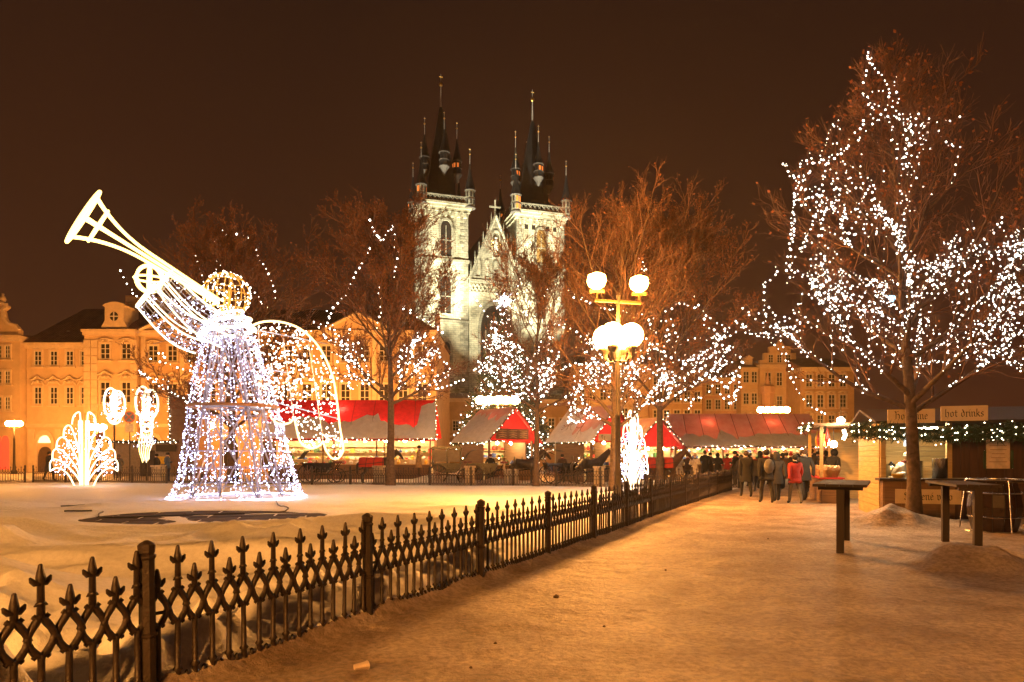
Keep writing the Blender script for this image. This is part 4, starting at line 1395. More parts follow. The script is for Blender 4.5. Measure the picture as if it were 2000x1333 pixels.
# wing: scalloped rope outline with a net of bulbs
wo_px = [(484, 645), (498, 634), (522, 628), (552, 630), (585, 642), (615, 668), (638, 705), (652, 745), (659, 790), (664, 835), (670, 868), (669, 884), (660, 896), (648, 895), (637, 880), (631, 862)]
wi_px = [(631, 862), (622, 872), (606, 876), (590, 868), (582, 850), (577, 826), (573, 818)]
wj_px = [(573, 818), (566, 826), (552, 829), (538, 825), (527, 812)]
WD = lambda px: 0.35 + (px - 484) / 186.0 * 1.1
wp_ = [AP(a, b, WD(a)) for a, b in wo_px]
wr = MB()
for seg in (wo_px, wi_px, wj_px):
    wr.tube(smooth_curve([AP(a, b, WD(a)) for a, b in seg], 60 if len(seg) > 8 else 24), 0.040, 6)
wing = wr.build('wing', glow('wing_rope_light', (1.0, 0.80, 0.36), 2.0), angel)
st = MB()
for a, b in (((505, 640), (513, 810)), ((553, 660), (574, 820)), ((603, 670), (631, 862)), ((500, 645), (640, 672)), ((480, 716), (560, 728)), ((520, 782), (660, 818))):
    st.tube([AP(*a, WD(a[0])), AP(*b, WD(b[0]))], 0.022, 4)
st.build('wing_strut', ALU, wing)
outline = np.array([(a, b) for a, b in wo_px + wi_px[1:] + wj_px[1:]] + [(505, 790), (490, 700)], dtype=float)
def inside(px, py, poly):
    c = False; n = len(poly)
    for i in range(n):
        x1, y1 = poly[i]; x2, y2 = poly[i - 1]
        if (y1 > py) != (y2 > py) and px < (x2 - x1) * (py - y1) / (y2 - y1) + x1:
            c = not c
    return c
pts = []
while len(pts) < 560:
    px, py = random.uniform(484, 672), random.uniform(628, 896)
    if inside(px, py, outline):
        pts.append(tuple(AP(px, py, WD(px) + random.uniform(-0.03, 0.03))))
o = link('bulb', bulb_mesh('bulb', pts, 0.024), WARMBULB, wing); o['kind'] = 'stuff'
# guy wires
MB().tube([AP(400, 645), AP(300, 672, 1.0)], 0.012, 4).build('guy_wire', ALU, angel)

# ================================================================== SHELL SHAPED LIGHT ORNAMENTS
def shell(loc, rz, label, s=1.0):
    t = thing('shell_light', label, 'light sculpture', loc, rz, 'shell shaped light ornaments')
    t.scale = (s, s, s)
    MB().tube([(0, 0.05, -0.1), (0, 0.05, 3.9)], 0.05, 6).build('stem', GOLDFRAME, t)
    apex = [(0.25, 3.95, 0.62, 3.3), (0.78, 3.25, 1.05, 2.62), (1.12, 2.62, 1.42, 2.0), (1.38, 2.0, 1.62, 1.45), (1.55, 1.45, 1.74, 0.82)]
    pts = []
    for sg in (-1, 1):
        for k, (ax_, az, ex, ez) in enumerate(apex):
            c = [(0.14, 0.15), (0.10 + 0.10 * k, az * 0.5), (ax_ * 0.72, az * 0.90), (ax_, az), ((ax_ + ex) / 2 + 0.09, (az + ez) / 2 + 0.12), (ex, ez)]
            cv = smooth_curve([(sg * x, 0, z) for x, z in c], 30)
            MB().tube(cv, 0.034, 6).build('rope_light', WHITEROPE, t)
            for i in range(34):
                p = cv[random.randrange(8, len(cv))]
                q = random.uniform(0.55, 0.98)
                pts.append((p[0] * q, random.uniform(-0.03, 0.03), p[2] * q + 0.05))
        cv = smooth_curve([(sg * x, 0, z) for x, z in [(1.74, 0.82), (1.45, 0.98), (1.1, 0.9), (0.75, 0.55), (0.48, 0.02)]], 24)
        MB().tube(cv, 0.034, 6).build('rope_light', WHITEROPE, t)
        for q in (0.08, 0.2):
            MB().tube([(sg * q, 0, 0.1), (sg * q * 1.3, 0, 3.5)], 0.04, 5).build('rope_light', WHITEROPE, t)
    o = link('bulb', bulb_mesh('bulb', pts, 0.022), COOLBULB, t); o['kind'] = 'stuff'
    return t
shell((G(163, 951)[0], 36.2, 0), 0.05, 'glowing shell shaped light ornament on the snow left of the angel')
g_ = at(1236, 31.0)
shell((g_[0], g_[1], 0), 0.95, 'glowing shell shaped light ornament behind the globe lamp trunk', 0.93)

def angel_pole(loc, label, zb, zt, strands):
    t = thing('angel_light', label, 'light ornament', loc, 0.0, 'small angel ornaments on poles')
    MB().tube([(0, 0.1, -0.1), (0, 0.1, zt - 0.3)], 0.06, 6).build('pole', POLE, t)
    h_ = (zt - zb)
    top = zt
    oval = lambda cx_, cz, rx, rz2: [(cx_ + rx * math.cos(a), 0, cz + rz2 * math.sin(a)) for a in np.linspace(0, 2 * PI, 29)[:-1]]
    b = MB()
    b.tube(oval(-0.22, top - 1.0, 0.46, 1.0), 0.07, 5, closed=True)
    b.tube(oval(0.30, top - 1.15, 0.50, 0.95), 0.07, 5, closed=True)
    b.tube(oval(0.0, top - 0.9, 0.12, 0.7), 0.05, 5, closed=True)
    b.build('wing', WHITEROPE, t)
    b = MB()
    for k in range(3 if strands else 1):
        b.tube(oval(0.05, top - 2.1 - 0.45 * k, 0.42 - 0.04 * k, 0.40), 0.07, 5, closed=True)
    b.tube([(-0.65, 0, top - 1.75), (0, 0, top - 1.95), (0.70, 0, top - 1.75)], 0.06, 5)
    b.build('body', WHITEROPE, t)
    if strands:
        for k in range(6):
            x = -0.4 + 0.16 * k
            MB().tube([(x * 0.7, 0, top - 3.1), (x * 1.2, 0.02, top - 3.6), (x * 0.8 - 0.1, 0, top - 4.3), (x * 0.5, 0, zb + 0.1 * (k % 3))], 0.028, 5).build('strand', WHITEROPE if k % 2 else WARMROPE, t)
    pts = [(random.gauss(0, 0.35), random.uniform(-0.05, 0.05), top - random.uniform(0.1, h_ * 0.8)) for _ in range(160)]
    o = link('bulb', bulb_mesh('bulb', pts, 0.024), COOLBULB, t); o['kind'] = 'stuff'
angel_pole(at(285, 45.0), 'tall angel shaped light with trailing strands on a pole by the fence', 1.2, 6.2, True)
angel_pole(at(222, 48.0), 'small oval angel shaped light on a pole left of the road sign', 3.4, 6.4, False)
# ================================================================== TREES
BARK = mat('wet_bark', (0.10, 0.065, 0.042), rough=0.85, var=0.5, scale=9, bump=0.6, bscale=22)
TWIG = mat('bare_twig', (0.15, 0.075, 0.045), rough=0.8, var=0.35, scale=4)
LEAF = mat('dry_leaf', (0.27, 0.10, 0.042), rough=0.8, var=0.45, scale=3, translucent=0.3)
def unit(v):
    return v / (np.linalg.norm(v, axis=-1, keepdims=True) + 1e-9)
def gen_level(rng, paths, rad, count, umin, umax, ang, length, n, rfac, up, taper=0.25, wob=0.08):
    """children of every path: arrays of paths and radii"""
    N, m, _ = paths.shape
    u = umin + (umax - umin) * (np.arange(count)[None, :] + rng.random((N, count))) / count
    f = u * (m - 1); i0 = np.clip(f.astype(int), 0, m - 2); fr = (f - i0)[..., None]
    rows = np.arange(N)[:, None]
    st = paths[rows, i0] * (1 - fr) + paths[rows, i0 + 1] * fr
    tg = unit(paths[rows, i0 + 1] - paths[rows, i0])
    r0 = (rad[rows, i0] * (1 - fr[..., 0]) + rad[rows, i0 + 1] * fr[..., 0]) * rfac
    rv = unit(rng.normal(size=tg.shape))
    side = unit(np.cross(tg, rv))
    a = ang * (0.7 + 0.6 * rng.random(u.shape))[..., None]
    d = unit(tg * np.cos(a) + side * np.sin(a))
    L = length(u, rows) * (0.7 + 0.6 * rng.random(u.shape))
    K_ = N * count
    st, d, r0, L = st.reshape(K_, 3), d.reshape(K_, 3), r0.reshape(K_), L.reshape(K_)
    out = np.empty((K_, n, 3)); out[:, 0] = st
    cur = d
    for k in range(1, n):
        cur = unit(cur + np.array([0, 0, up / (n - 1)]) + rng.normal(0, wob, cur.shape))
        out[:, k] = out[:, k - 1] + cur * (L / (n - 1))[:, None]
    tt = np.linspace(0, 1, n)[None]
    rr = np.maximum(r0[:, None] * (1 - (1 - taper) * tt), 0.0025)
    return out, rr
def make_tree(name, label, loc, H, r0, hb, R, seed, lean=0.0, shape='oval', limbs=24, dens=1.0, leafy=0.5, twig_r=0.006, group=None, n2=10, n3=8, n4=5):
    rng = np.random.default_rng(seed)
    t = thing(name, label, 'tree', (loc[0], loc[1], gz(loc[0], loc[1]) - 0.05), 0, group)
    n0 = 14
    s = np.linspace(0, 1, n0)
    tp = np.stack([lean * s ** 1.6 + 0.10 * np.sin(s * 7 + seed) * s, 0.10 * np.cos(s * 6 + seed) * s, s * H * 0.96], axis=1)[None]
    tr_ = (r0 * (1 - 0.93 * s ** 0.9))[None]
    tr_[0, 0] *= 1.25
    # limbs
    u = (hb / H) + (0.93 - hb / H) * (np.arange(limbs) + 0.6 * rng.random(limbs)) / limbs
    u[:5] = hb / H + 0.01 * np.arange(5)
    az = np.arange(limbs) * 2.39996 + rng.random(limbs) * 0.5
    f = u * (n0 - 1); i0 = np.clip(f.astype(int), 0, n0 - 2); fr = (f - i0)[:, None]
    st = tp[0][i0] * (1 - fr) + tp[0][i0 + 1] * fr
    rel = (u - hb / H) / (0.93 - hb / H)
    if shape == 'oval':
        reach = R * np.sqrt(np.clip(1 - (np.clip(rel - 0.22, -0.22, 1) / 0.86) ** 2, 0.03, 1))
    else:
        reach = R * np.clip(1.06 - rel * 0.98, 0.1, 1)
    inc = np.radians((58 if shape == 'oval' else 68) - 36 * rel) * (0.85 + 0.3 * rng.random(limbs))
    L = reach / np.sin(inc) * (0.9 + 0.25 * rng.random(limbs))
    L = np.minimum(L, (H * 1.0 - st[:, 2]) / np.cos(inc) * 0.95 + 0.4)
    n1 = 8
    out = np.empty((limbs, n1, 3)); out[:, 0] = st
    cur = np.stack([np.sin(inc) * np.cos(az), np.sin(inc) * np.sin(az), np.cos(inc)], axis=1)
    for k in range(1, n1):
        cur = unit(cur + np.array([0, 0, 0.06]) + rng.normal(0, 0.07, cur.shape))
        out[:, k] = out[:, k - 1] + cur * (L / (n1 - 1))[:, None]
    rl = tr_[0][i0] * 0.55
    rl = np.maximum(rl, 0.02)
    R1 = rl[:, None] * (1 - 0.85 * np.linspace(0, 1, n1)[None])
    L1 = L
    p2, R2 = gen_level(rng, out, R1, int(n2 * dens), 0.16, 1.0, 0.75, lambda u_, rows: (0.40 * L1[rows] * (1.15 - 0.6 * u_)), 6, 0.62, 0.35)
    Lb = np.linalg.norm(p2[:, -1] - p2[:, 0], axis=1)
    p3, R3 = gen_level(rng, p2, R2, n3, 0.15, 1.0, 0.65, lambda u_, rows: np.clip(0.48 * Lb[rows] * (1.1 - 0.45 * u_), 0.22, 0.9), 4, 0.6, 0.4)
    p4, R4 = gen_level(rng, p3, R3, n4, 0.2, 1.0, 0.6, lambda u_, rows: 0.30 + 0 * u_ + 0 * rows, 3, 0.7, 0.3)
    R2 = np.maximum(R2, twig_r * 1.6); R3 = np.maximum(R3, twig_r); R4 = np.maximum(R4, twig_r * 0.75)
    v, q = merge([tube_batch(tp, tr_, 10), tube_batch(out, R1, 7)])
    link('trunk', np_mesh('trunk', v, quads=q, smooth=True), BARK, t)
    v, q = merge([tube_batch(p2, R2, 4), tube_batch(p3, R3, 3), tube_batch(p4, R4, 3)])
    link('crown', np_mesh('crown', v, quads=q), TWIG, t)
    tips = np.concatenate([p4[:, -1], p4[:, 1], p3[:, -1]])
    tips = tips[rng.random(len(tips)) < leafy]
    nl = len(tips)
    a = unit(rng.normal(size=(nl, 3))); b = unit(np.cross(a, rng.normal(size=(nl, 3))))
    sz = (0.030 + 0.035 * rng.random(nl))[:, None]
    c = tips + rng.normal(0, 0.03, (nl, 3))
    lv = np.stack([c - a * sz, c + b * sz * 0.6, c + a * sz, c - b * sz * 0.6], axis=1).reshape(-1, 3)
    lq = np.arange(nl * 4).reshape(-1, 4)
    o = link('dry_leaf', np_mesh('dry_leaf', lv, quads=lq), LEAF, t); o['kind'] = 'stuff'
    org = np.array(t.location)
    return t, {'limb': out + org, 'branch': p2 + org, 'twig': p3 + org}

TREEBULB = glow('tree_led_bulb', (1.0, 0.91, 0.78), 13.0, False)
WIRE = mat('light_string_wire', (0.015, 0.02, 0.015), rough=0.6)
def light_string(label, runs, r, step):
    """runs: lists of 3D points; bulbs every `step`, thin wire between"""
    t = thing('light_string', label, 'string lights', (0, 0, 0))
    base = Vector(tuple(runs[0][0]))
    t.location = base
    pts, b = [], MB()
    for run in runs:
        q = resample(run, step, step * 0.13) - np.array(base)
        pts.append(q)
    allp = np.concatenate(pts)
    o = link('bulb', bulb_mesh('bulb', allp, r, 0.6), TREEBULB, t); o['kind'] = 'stuff'
    vs, qs, off = [], [], 0
    for q in pts:
        v, f = tube_batch(q[None], np.full((1, len(q)), 0.005), 3)
        vs.append(v); qs.append(f + off); off += len(v)
    link('wire', np_mesh('wire', np.concatenate(vs), quads=np.concatenate(qs)), WIRE, t)['kind'] = 'stuff'
    return t
def px_runs(runs, Y, R, seed):
    """strings seen in the photo: each gets a wandering depth within the crown"""
    rng = np.random.default_rng(seed)
    out = []
    for run in runs:
        d = rng.uniform(-0.75, 0.5) * R
        pts = []
        for (a, b) in run:
            d = np.clip(d + rng.normal(0, 0.18 * R), -0.9 * R, 0.7 * R)
            pts.append(tuple(P(a, b, Y + d)))
        out.append(pts)
    return out
def walk_runs(data, n, seed, zmax=1e9, zmin=-1e9, xmax=1e9):
    """strings that follow limbs outwards and swag over to a neighbouring limb"""
    rng = np.random.default_rng(seed)
    br = data['branch']; lm = data['limb']
    out = []
    tries = 0
    while len(out) < n and tries < n * 30:
        tries += 1
        if rng.random() < 0.4:
            p = lm[rng.integers(len(lm))][2:]
        else:
            p = br[rng.integers(len(br))]
        if p[:, 2].max() > zmax or p[:, 2].min() < zmin or p[:, 0].max() > xmax:
            continue
        p = p + rng.normal(0, 0.03, p.shape)
        run = [tuple(x) for x in p]
        # swag to another branch tip nearby
        tip = p[-1]
        d = np.linalg.norm(br[:, -1] - tip, axis=1)
        near = np.where((d > 0.4) & (d < 1.6) & (br[:, -1, 2] < zmax))[0]
        if len(near):
            q = br[rng.choice(near)]
            midp = (tip + q[-1]) / 2 - np.array([0, 0, 0.18])
            run += [tuple(midp)] + [tuple(x) for x in q[::-1]]
        out.append(run)
    return out

TG = 'bare trees round the snow lawn'
# ---- left tree behind the angel
tE, dE = make_tree('lime_tree', 'bare reddish tree behind the glowing angel, left of the lawn', at(452, 39.0), 13.4, 0.24, 3.2, 4.6, 11, 0.2, 'oval', 30, 1.0, 0.75, 0.013, TG)
rE = px_runs([[(422, 472), (436, 455), (452, 462), (470, 456), (496, 476)], [(384, 500), (388, 528), (396, 552)], [(500, 490), (512, 518), (530, 545), (540, 582)], [(238, 530), (250, 558), (268, 580)], [(300, 700), (338, 716), (372, 726)], [(410, 500), (430, 515), (420, 540)], [(490, 560), (505, 585), (520, 600)], [(560, 640), (580, 660), (600, 650), (620, 640)], [(310, 690), (325, 705), (318, 690)]], 39.0, 2.6, 1)
light_string('sparse string lights in the bare tree behind the angel', rE + walk_runs(dE, 14, 5, zmax=8), 0.040, 0.34)
# ---- tree left of the church
tA, dA = make_tree('lime_tree', 'bare tree with dark straight trunk left of the church, by the red blanket horse', at(763, 36.6), 13.9, 0.24, 4.6, 3.7, 12, -0.1, 'oval', 30, 1.0, 0.6, 0.012, TG)
rA = px_runs([[(722, 432), (732, 452), (745, 470), (760, 450), (769, 438), (772, 470), (776, 500), (770, 545)], [(724, 485), (704, 520), (682, 565), (660, 596), (646, 610), (640, 632)], [(790, 600), (815, 612), (838, 630), (866, 652)], [(818, 648), (836, 690), (846, 730), (852, 762), (880, 752), (906, 742)], [(682, 640), (680, 690), (682, 760)], [(612, 626), (640, 640), (668, 660)], [(650, 690), (672, 700), (682, 690)], [(846, 660), (860, 700), (880, 720)], [(660, 740), (690, 760), (720, 745)], [(740, 560), (745, 600), (735, 640)], [(810, 700), (826, 730), (838, 770)], [(640, 610), (655, 650), (676, 672)]], 36.6, 2.2, 2)
light_string('drooping string lights in the tree left of the church', rA + walk_runs(dA, 18, 6, zmax=8), 0.040, 0.32)
# ---- slim tree before the church
tB, dB = make_tree('lime_tree', 'slim bare tree standing before the church and christmas tree', at(1047, 35.3), 11.4, 0.17, 4.0, 3.4, 13, 0.2, 'oval', 24, 1.0, 0.3, 0.009, TG)
rB = px_runs([[(786, 604), (820, 622), (867, 649)], [(900, 580), (896, 605), (895, 622)], [(915, 568), (926, 582), (940, 600), (962, 628)], [(1016, 545), (1010, 575), (1006, 590)], [(1068, 565), (1058, 590), (1050, 612), (1029, 642)], [(1095, 624), (1110, 640), (1126, 650)], [(1111, 568), (1130, 580), (1155, 597)], [(1134, 658), (1152, 672), (1171, 686)], [(1062, 733), (1090, 724), (1119, 714), (1148, 712), (1179, 715)], [(1020, 610), (1030, 620), (1038, 640)], [(1070, 640), (1092, 628), (1100, 640)]], 35.3, 1.6, 3)
light_string('fine string lights in the slim tree before the church', rB + walk_runs(dB, 34, 7, zmax=8.5), 0.036, 0.34)
# ---- tree beside the globe lamp
tC, dC = make_tree('lime_tree', 'bare tree forking low right behind the globe street lamp', at(1199, 30.2), 12.2, 0.23, 2.9, 3.5, 14, 0.4, 'oval', 24, 1.0, 0.2, 0.008, TG, 8, 6, 4)
rC = px_runs([[(1250, 506), (1256, 520), (1262, 530), (1252, 525)], [(1121, 582), (1135, 586), (1150, 592)], [(1173, 603), (1195, 605), (1218, 607), (1232, 614), (1264, 613)], [(1100, 723), (1112, 715), (1125, 708), (1155, 712), (1194, 710), (1226, 710), (1255, 705)], [(1146, 720), (1170, 728), (1193, 731)], [(1152, 744), (1170, 760), (1190, 774)], [(1251, 639), (1262, 655), (1270, 673)], [(1134, 657), (1150, 668), (1171, 685)], [(1120, 735), (1130, 760), (1120, 790)], [(1230, 750), (1245, 770), (1260, 780)]], 29.8, 1.5, 4)
light_string('string lights looped round the tree at the globe street lamp', rC + walk_runs(dC, 20, 8, zmax=6.5), 0.028, 0.24)
# ---- wide tree right of the lamp
tD, dD = make_tree('lime_tree', 'wide bare tree draped in lights between the globe lamp and the path', at(1289, 36.2), 13.2, 0.22, 4.2, 4.3, 15, 0.1, 'oval', 32, 1.0, 0.75, 0.012, TG)
rD = px_runs([[(1299, 609), (1316, 600), (1334, 590), (1352, 601), (1358, 597), (1388, 618), (1411, 641), (1419, 650), (1404, 658), (1392, 662)], [(1415, 655), (1402, 668), (1390, 677), (1375, 693), (1354, 706), (1327, 705), (1302, 696), (1289, 687), (1270, 673)], [(1352, 566), (1356, 580), (1360, 595)], [(1416, 704), (1411, 718), (1394, 728), (1379, 716)], [(1449, 706), (1444, 720), (1436, 732), (1430, 745), (1423, 760), (1400, 742), (1384, 735), (1367, 725)], [(1444, 735), (1446, 758), (1430, 772), (1440, 780), (1425, 790)], [(1346, 777), (1365, 776), (1383, 771), (1392, 756)], [(1372, 625), (1380, 640), (1394, 645), (1402, 655)], [(1405, 690), (1412, 680), (1404, 672)], [(1360, 700), (1372, 725), (1388, 740), (1410, 738), (1432, 730)], [(1300, 760), (1330, 780), (1355, 790), (1345, 800)], [(1290, 720), (1310, 735), (1330, 740)], [(1400, 760), (1415, 780), (1436, 770)]], 36.2, 2.4, 5)
light_string('looping string lights in the wide tree left of the path', rD + rD[3:6] + walk_runs(dD, 26, 9, zmax=8.5), 0.040, 0.32)
# ---- big tree on the right
fl = (785 / F * 16.6, 16.6)
tF, dF = make_tree('lime_tree', 'big bare tree covered in white lights beside the wooden drinks hut', fl, 11.6, 0.17, 2.7, 4.0, 21, -0.75, 'cone', 34, 1.0, 0.10, 0.0045, TG, 9, 7, 4)
topF = [[(1695, 102), (1697, 120), (1692, 140), (1688, 165), (1681, 182), (1694, 192), (1704, 203)], [(1700, 115), (1704, 126), (1716, 142), (1728, 157), (1732, 170), (1736, 184), (1742, 200), (1752, 229)], [(1749, 150), (1748, 170), (1740, 175), (1716, 176), (1700, 180), (1692, 190)], [(1752, 180), (1754, 200), (1748, 215)], [(1696, 205), (1706, 212), (1716, 208), (1700, 220), (1706, 236), (1720, 232), (1735, 231), (1752, 230), (1764, 222)], [(1752, 229), (1762, 238), (1767, 251), (1764, 268), (1772, 280), (1768, 298), (1771, 308)], [(1771, 300), (1779, 318), (1782, 335), (1776, 352)], [(1779, 345), (1790, 328), (1794, 307), (1800, 298), (1816, 291)], [(1803, 253), (1792, 258), (1806, 265), (1800, 280), (1795, 300)], [(1636, 234), (1628, 246), (1640, 250)], [(1628, 246), (1618, 264), (1614, 285), (1604, 294), (1604, 315)], [(1580, 300), (1583, 310), (1567, 316), (1561, 330), (1589, 318), (1602, 315), (1629, 311), (1648, 298), (1653, 287), (1662, 268), (1680, 252), (1687, 232)], [(1531, 319), (1536, 332), (1541, 340), (1552, 350), (1560, 356), (1574, 342), (1584, 337)], [(1534, 322), (1528, 318), (1538, 338), (1556, 348), (1570, 345)], [(1556, 367), (1555, 385), (1552, 416), (1551, 440), (1550, 454), (1547, 480), (1542, 510), (1548, 540)], [(1557, 367), (1581, 372), (1592, 370), (1610, 367), (1605, 385), (1599, 405), (1592, 430), (1582, 445), (1576, 460), (1573, 480)], [(1614, 388), (1622, 395), (1636, 390), (1648, 404), (1652, 418), (1648, 432)], [(1612, 400), (1610, 430), (1608, 445), (1606, 462)], [(1662, 356), (1645, 367), (1632, 392), (1615, 405)], [(1726, 337), (1730, 355), (1716, 362), (1706, 372), (1706, 390), (1704, 405), (1696, 420), (1694, 438)], [(1695, 347), (1705, 360), (1692, 375), (1680, 390), (1672, 408)], [(1764, 410), (1772, 416), (1786, 411)], [(1762, 443), (1752, 456), (1764, 450)], [(1729, 436), (1740, 432), (1713, 453)], [(1644, 469), (1655, 478), (1670, 465), (1660, 455), (1652, 470), (1664, 480)], [(1595, 495), (1594, 520), (1590, 540), (1587, 556)], [(1620, 505), (1632, 490), (1640, 510), (1645, 530)], [(1488, 555), (1500, 550), (1516, 536), (1518, 522)], [(1951, 491), (1954, 510), (1950, 540), (1952, 570), (1940, 590)], [(1910, 525), (1912, 545), (1908, 560)], [(1936, 500), (1944, 520), (1935, 530)], [(1491, 560), (1490, 590), (1496, 610), (1492, 640), (1500, 660)], [(1496, 590), (1510, 620), (1530, 640), (1545, 660)], [(1500, 660), (1520, 680), (1540, 710), (1545, 740), (1560, 770), (1580, 790), (1610, 810)], [(1960, 570), (1980, 600), (1975, 640), (1960, 680), (1940, 700)], [(1930, 600), (1950, 640), (1970, 660), (1990, 650)]]
rF = px_runs(topF, 16.6, 1.0, 6)
light_string('chains of white lights outlining the top and edges of the big tree', rF + [[(x + 0.05, y + 0.3, z - 0.08) for x, y, z in r_] for r_ in rF[14:19]], 0.0175, 0.150)
light_string('dense white string lights wound through the lower limbs of the big tree', walk_runs(dF, 105, 10, zmax=7.2) + walk_runs(dF, 16, 17, zmax=9.5, zmin=5.5, xmax=9.6), 0.0150, 0.215)
# ---- neighbours at the right edge
fr_ = (1150 / F * 19.0, 19.0)
tG, dG = make_tree('lime_tree', 'bare tree at the right edge behind the drinks hut', fr_, 12.6, 0.18, 3.2, 3.6, 23, -0.3, 'cone', 24, 1.0, 0.12, 0.0055, TG, 9, 6, 4)
light_string('white string lights in the tree at the right edge', walk_runs(dG, 60, 12, zmax=7.2), 0.018, 0.30)
fr2 = (9.6, 6.8)
make_tree('lime_tree', 'near bare tree beyond the right edge whose twigs hang into the corner', fr2, 8.6, 0.16, 3.6, 3.1, 25, 0.2, 'oval', 18, 1.0, 0.25, 0.004, TG)

# small bright blue-white lamp hung in the big tree
lp = P(1741, 583, 16.2)
t = thing('tree_lamp', 'bright blue white lamp hung in the big lit tree', 'lamp', lp)
MB().sphere((0, 0, 0), 0.085, 12, 8).build('bulb', glow('blue_white_lamp', (0.30, 0.66, 1.0), 4.0), t, True)
MB().lathe((0, 0, 0.05), [(0.07, 0), (0.05, 0.1), (0.015, 0.13), (0.015, 0.5)], 8).build('cap', CASE, t)

# ================================================================== CHRISTMAS TREE
NEEDLE = mat('spruce_needles', (0.030, 0.055, 0.028), rough=0.75, var=0.4, scale=1.5)
XT = at(985, 68.0)
xt = thing('christmas_tree', 'tall christmas tree smothered in white lights with a star on top', 'christmas tree', XT)
XH = 16.6
MB().tube([(0, 0, 0), (0, 0, XH)], [0.28, 0.03], 8).build('trunk', BARK, xt)
rng = np.random.default_rng(44)
nb = 520
zz = 1.6 + (XH - 1.8) * rng.random(nb) ** 1.25
rad_ = 5.4 * (1 - zz / XH) ** 0.95 + 0.15
az = rng.random(nb) * 2 * PI
n = 6
s = np.linspace(0, 1, n)[None, :, None]
dirs = np.stack([np.cos(az), np.sin(az), np.full(nb, -0.12)], axis=1)[:, None, :]
br = np.stack([0 * zz, 0 * zz, zz], axis=1)[:, None, :] + dirs * (rad_[:, None, None] * s)
br[:, :, 2] += 0.35 * (s[:, :, 0] ** 2) * rad_[:, None] * 0.5
v1, q1 = tube_batch(br, np.broadcast_to(0.05 * (1 - 0.8 * s[..., 0]), (nb, n)), 3)
p3, R3 = gen_level(rng, br, np.full((nb, n), 0.03), 9, 0.15, 1.0, 0.9, lambda u_, rows: 0.30 * rad_[rows] * (1.2 - 0.6 * u_) + 0.15, 3, 1.0, -0.15)
v3, q3 = tube_batch(p3, np.broadcast_to(np.array([[0.07, 0.06, 0.015]]), (len(p3), 3)), 3)
v, q = merge([(v1, q1), (v3, q3)])
link('crown', np_mesh('crown', v, quads=q), NEEDLE, xt)
tips = p3.reshape(-1, 3)
tips = tips[rng.random(len(tips)) < 0.19 * (1.05 - tips[:, 2] / XH) + 0.015] + rng.normal(0, 0.05, (1, 3))
o = link('bulb', bulb_mesh('bulb', tips, 0.05, 0.5), glow('christmas_tree_bulb', (1.0, 0.93, 0.80), 14.0), xt); o['kind'] = 'stuff'
st = MB()
for k in range(8):
    a = PI * k / 8
    l_ = 1.1 if k % 2 == 0 else 0.6
    st.tube([(-l_ * math.cos(a), 0, XH + 0.5 - l_ * math.sin(a)), (0, 0, XH + 0.5), (l_ * math.cos(a), 0, XH + 0.5 + l_ * math.sin(a))], [0.03, 0.10, 0.03], 5)
st.build('star', glow('star_light', (0.85, 0.88, 1.0), 12.0, False), xt)
# ================================================================== MARKET STALLS
TARP = mat('red_tarpaulin', (0.52, 0.022, 0.030), rough=0.6, var=0.25, scale=3, translucent=0.4)
ROOFSNOW = mat('roof_snow', (0.80, 0.79, 0.80), rough=0.7, var=0.12, scale=3, bump=0.3, bscale=8)
TARPSNOW = mat('snow_dusted_tarp', (0.72, 0.58, 0.54), rough=0.75, var=0.25, scale=2.2, col2=(0.60, 0.38, 0.35), translucent=0.07, transcol=(0.9, 0.12, 0.09))
WOOD = planks('hut_boards', (0.20, 0.11, 0.05), (0.12, 0.065, 0.03))
PINE = planks('pine_boards', (0.52, 0.36, 0.16), (0.38, 0.25, 0.10))
DWOOD = planks('dark_stained_wood', (0.026, 0.011, 0.007), (0.014, 0.006, 0.004), axis='Z')
LWALL = mat('stall_back_wall', (0.62, 0.52, 0.34), rough=0.8, var=0.2, scale=4)
STALLBULB = glow('stall_bulb', (1.0, 0.68, 0.30), 340.0)
GREEN = mat('fir_garland', (0.035, 0.065, 0.028), rough=0.8, var=0.4, scale=5)
GARBULB = glow('garland_bulb', (1.0, 0.84, 0.55), 16.0, False)
GOODS = [mat('goods_%s' % n_, c, rough=0.5) for n_, c in (('red', (0.5, 0.04, 0.03)), ('yellow', (0.65, 0.42, 0.06)), ('white', (0.7, 0.66, 0.58)), ('brown', (0.22, 0.10, 0.04)), ('green', (0.06, 0.18, 0.06)), ('blue', (0.05, 0.10, 0.32)))]
def garland(parent, path, dens=90, r=0.10, br=0.035, bstep=0.14, needle=0.10):
    """fir garland with bulbs along a path"""
    rng = np.random.default_rng(len(path) * 7 + int(abs(path[0][0]) * 10))
    c = resample(path, 1.0 / dens)
    n = len(c)
    d = unit(rng.normal(size=(n, 3)))
    a = c + rng.normal(0, r * 0.35, (n, 3))
    e_ = a + d * (needle * (0.5 + rng.random((n, 1))))
    w = unit(np.cross(d, rng.normal(size=(n, 3)))) * 0.012
    v = np.stack([a - w, a + w, e_], axis=1).reshape(-1, 3)
    f = np.arange(n * 3).reshape(-1, 3)
    core_v, core_q = tube_batch(resample(path, 0.15)[None], np.full((1, len(resample(path, 0.15))), 0.03), 4)
    me = np_mesh('garland', np.concatenate([v, core_v]), quads=core_q + len(v), tris=f)
    g_ = link('garland', me, GREEN, parent)
    b = resample(path, bstep) + rng.normal(0, r * 0.6, (len(resample(path, bstep)), 3))
    o = link('bulb', bulb_mesh('bulb', b, br), GARBULB, g_); o['kind'] = 'stuff'
    return g_
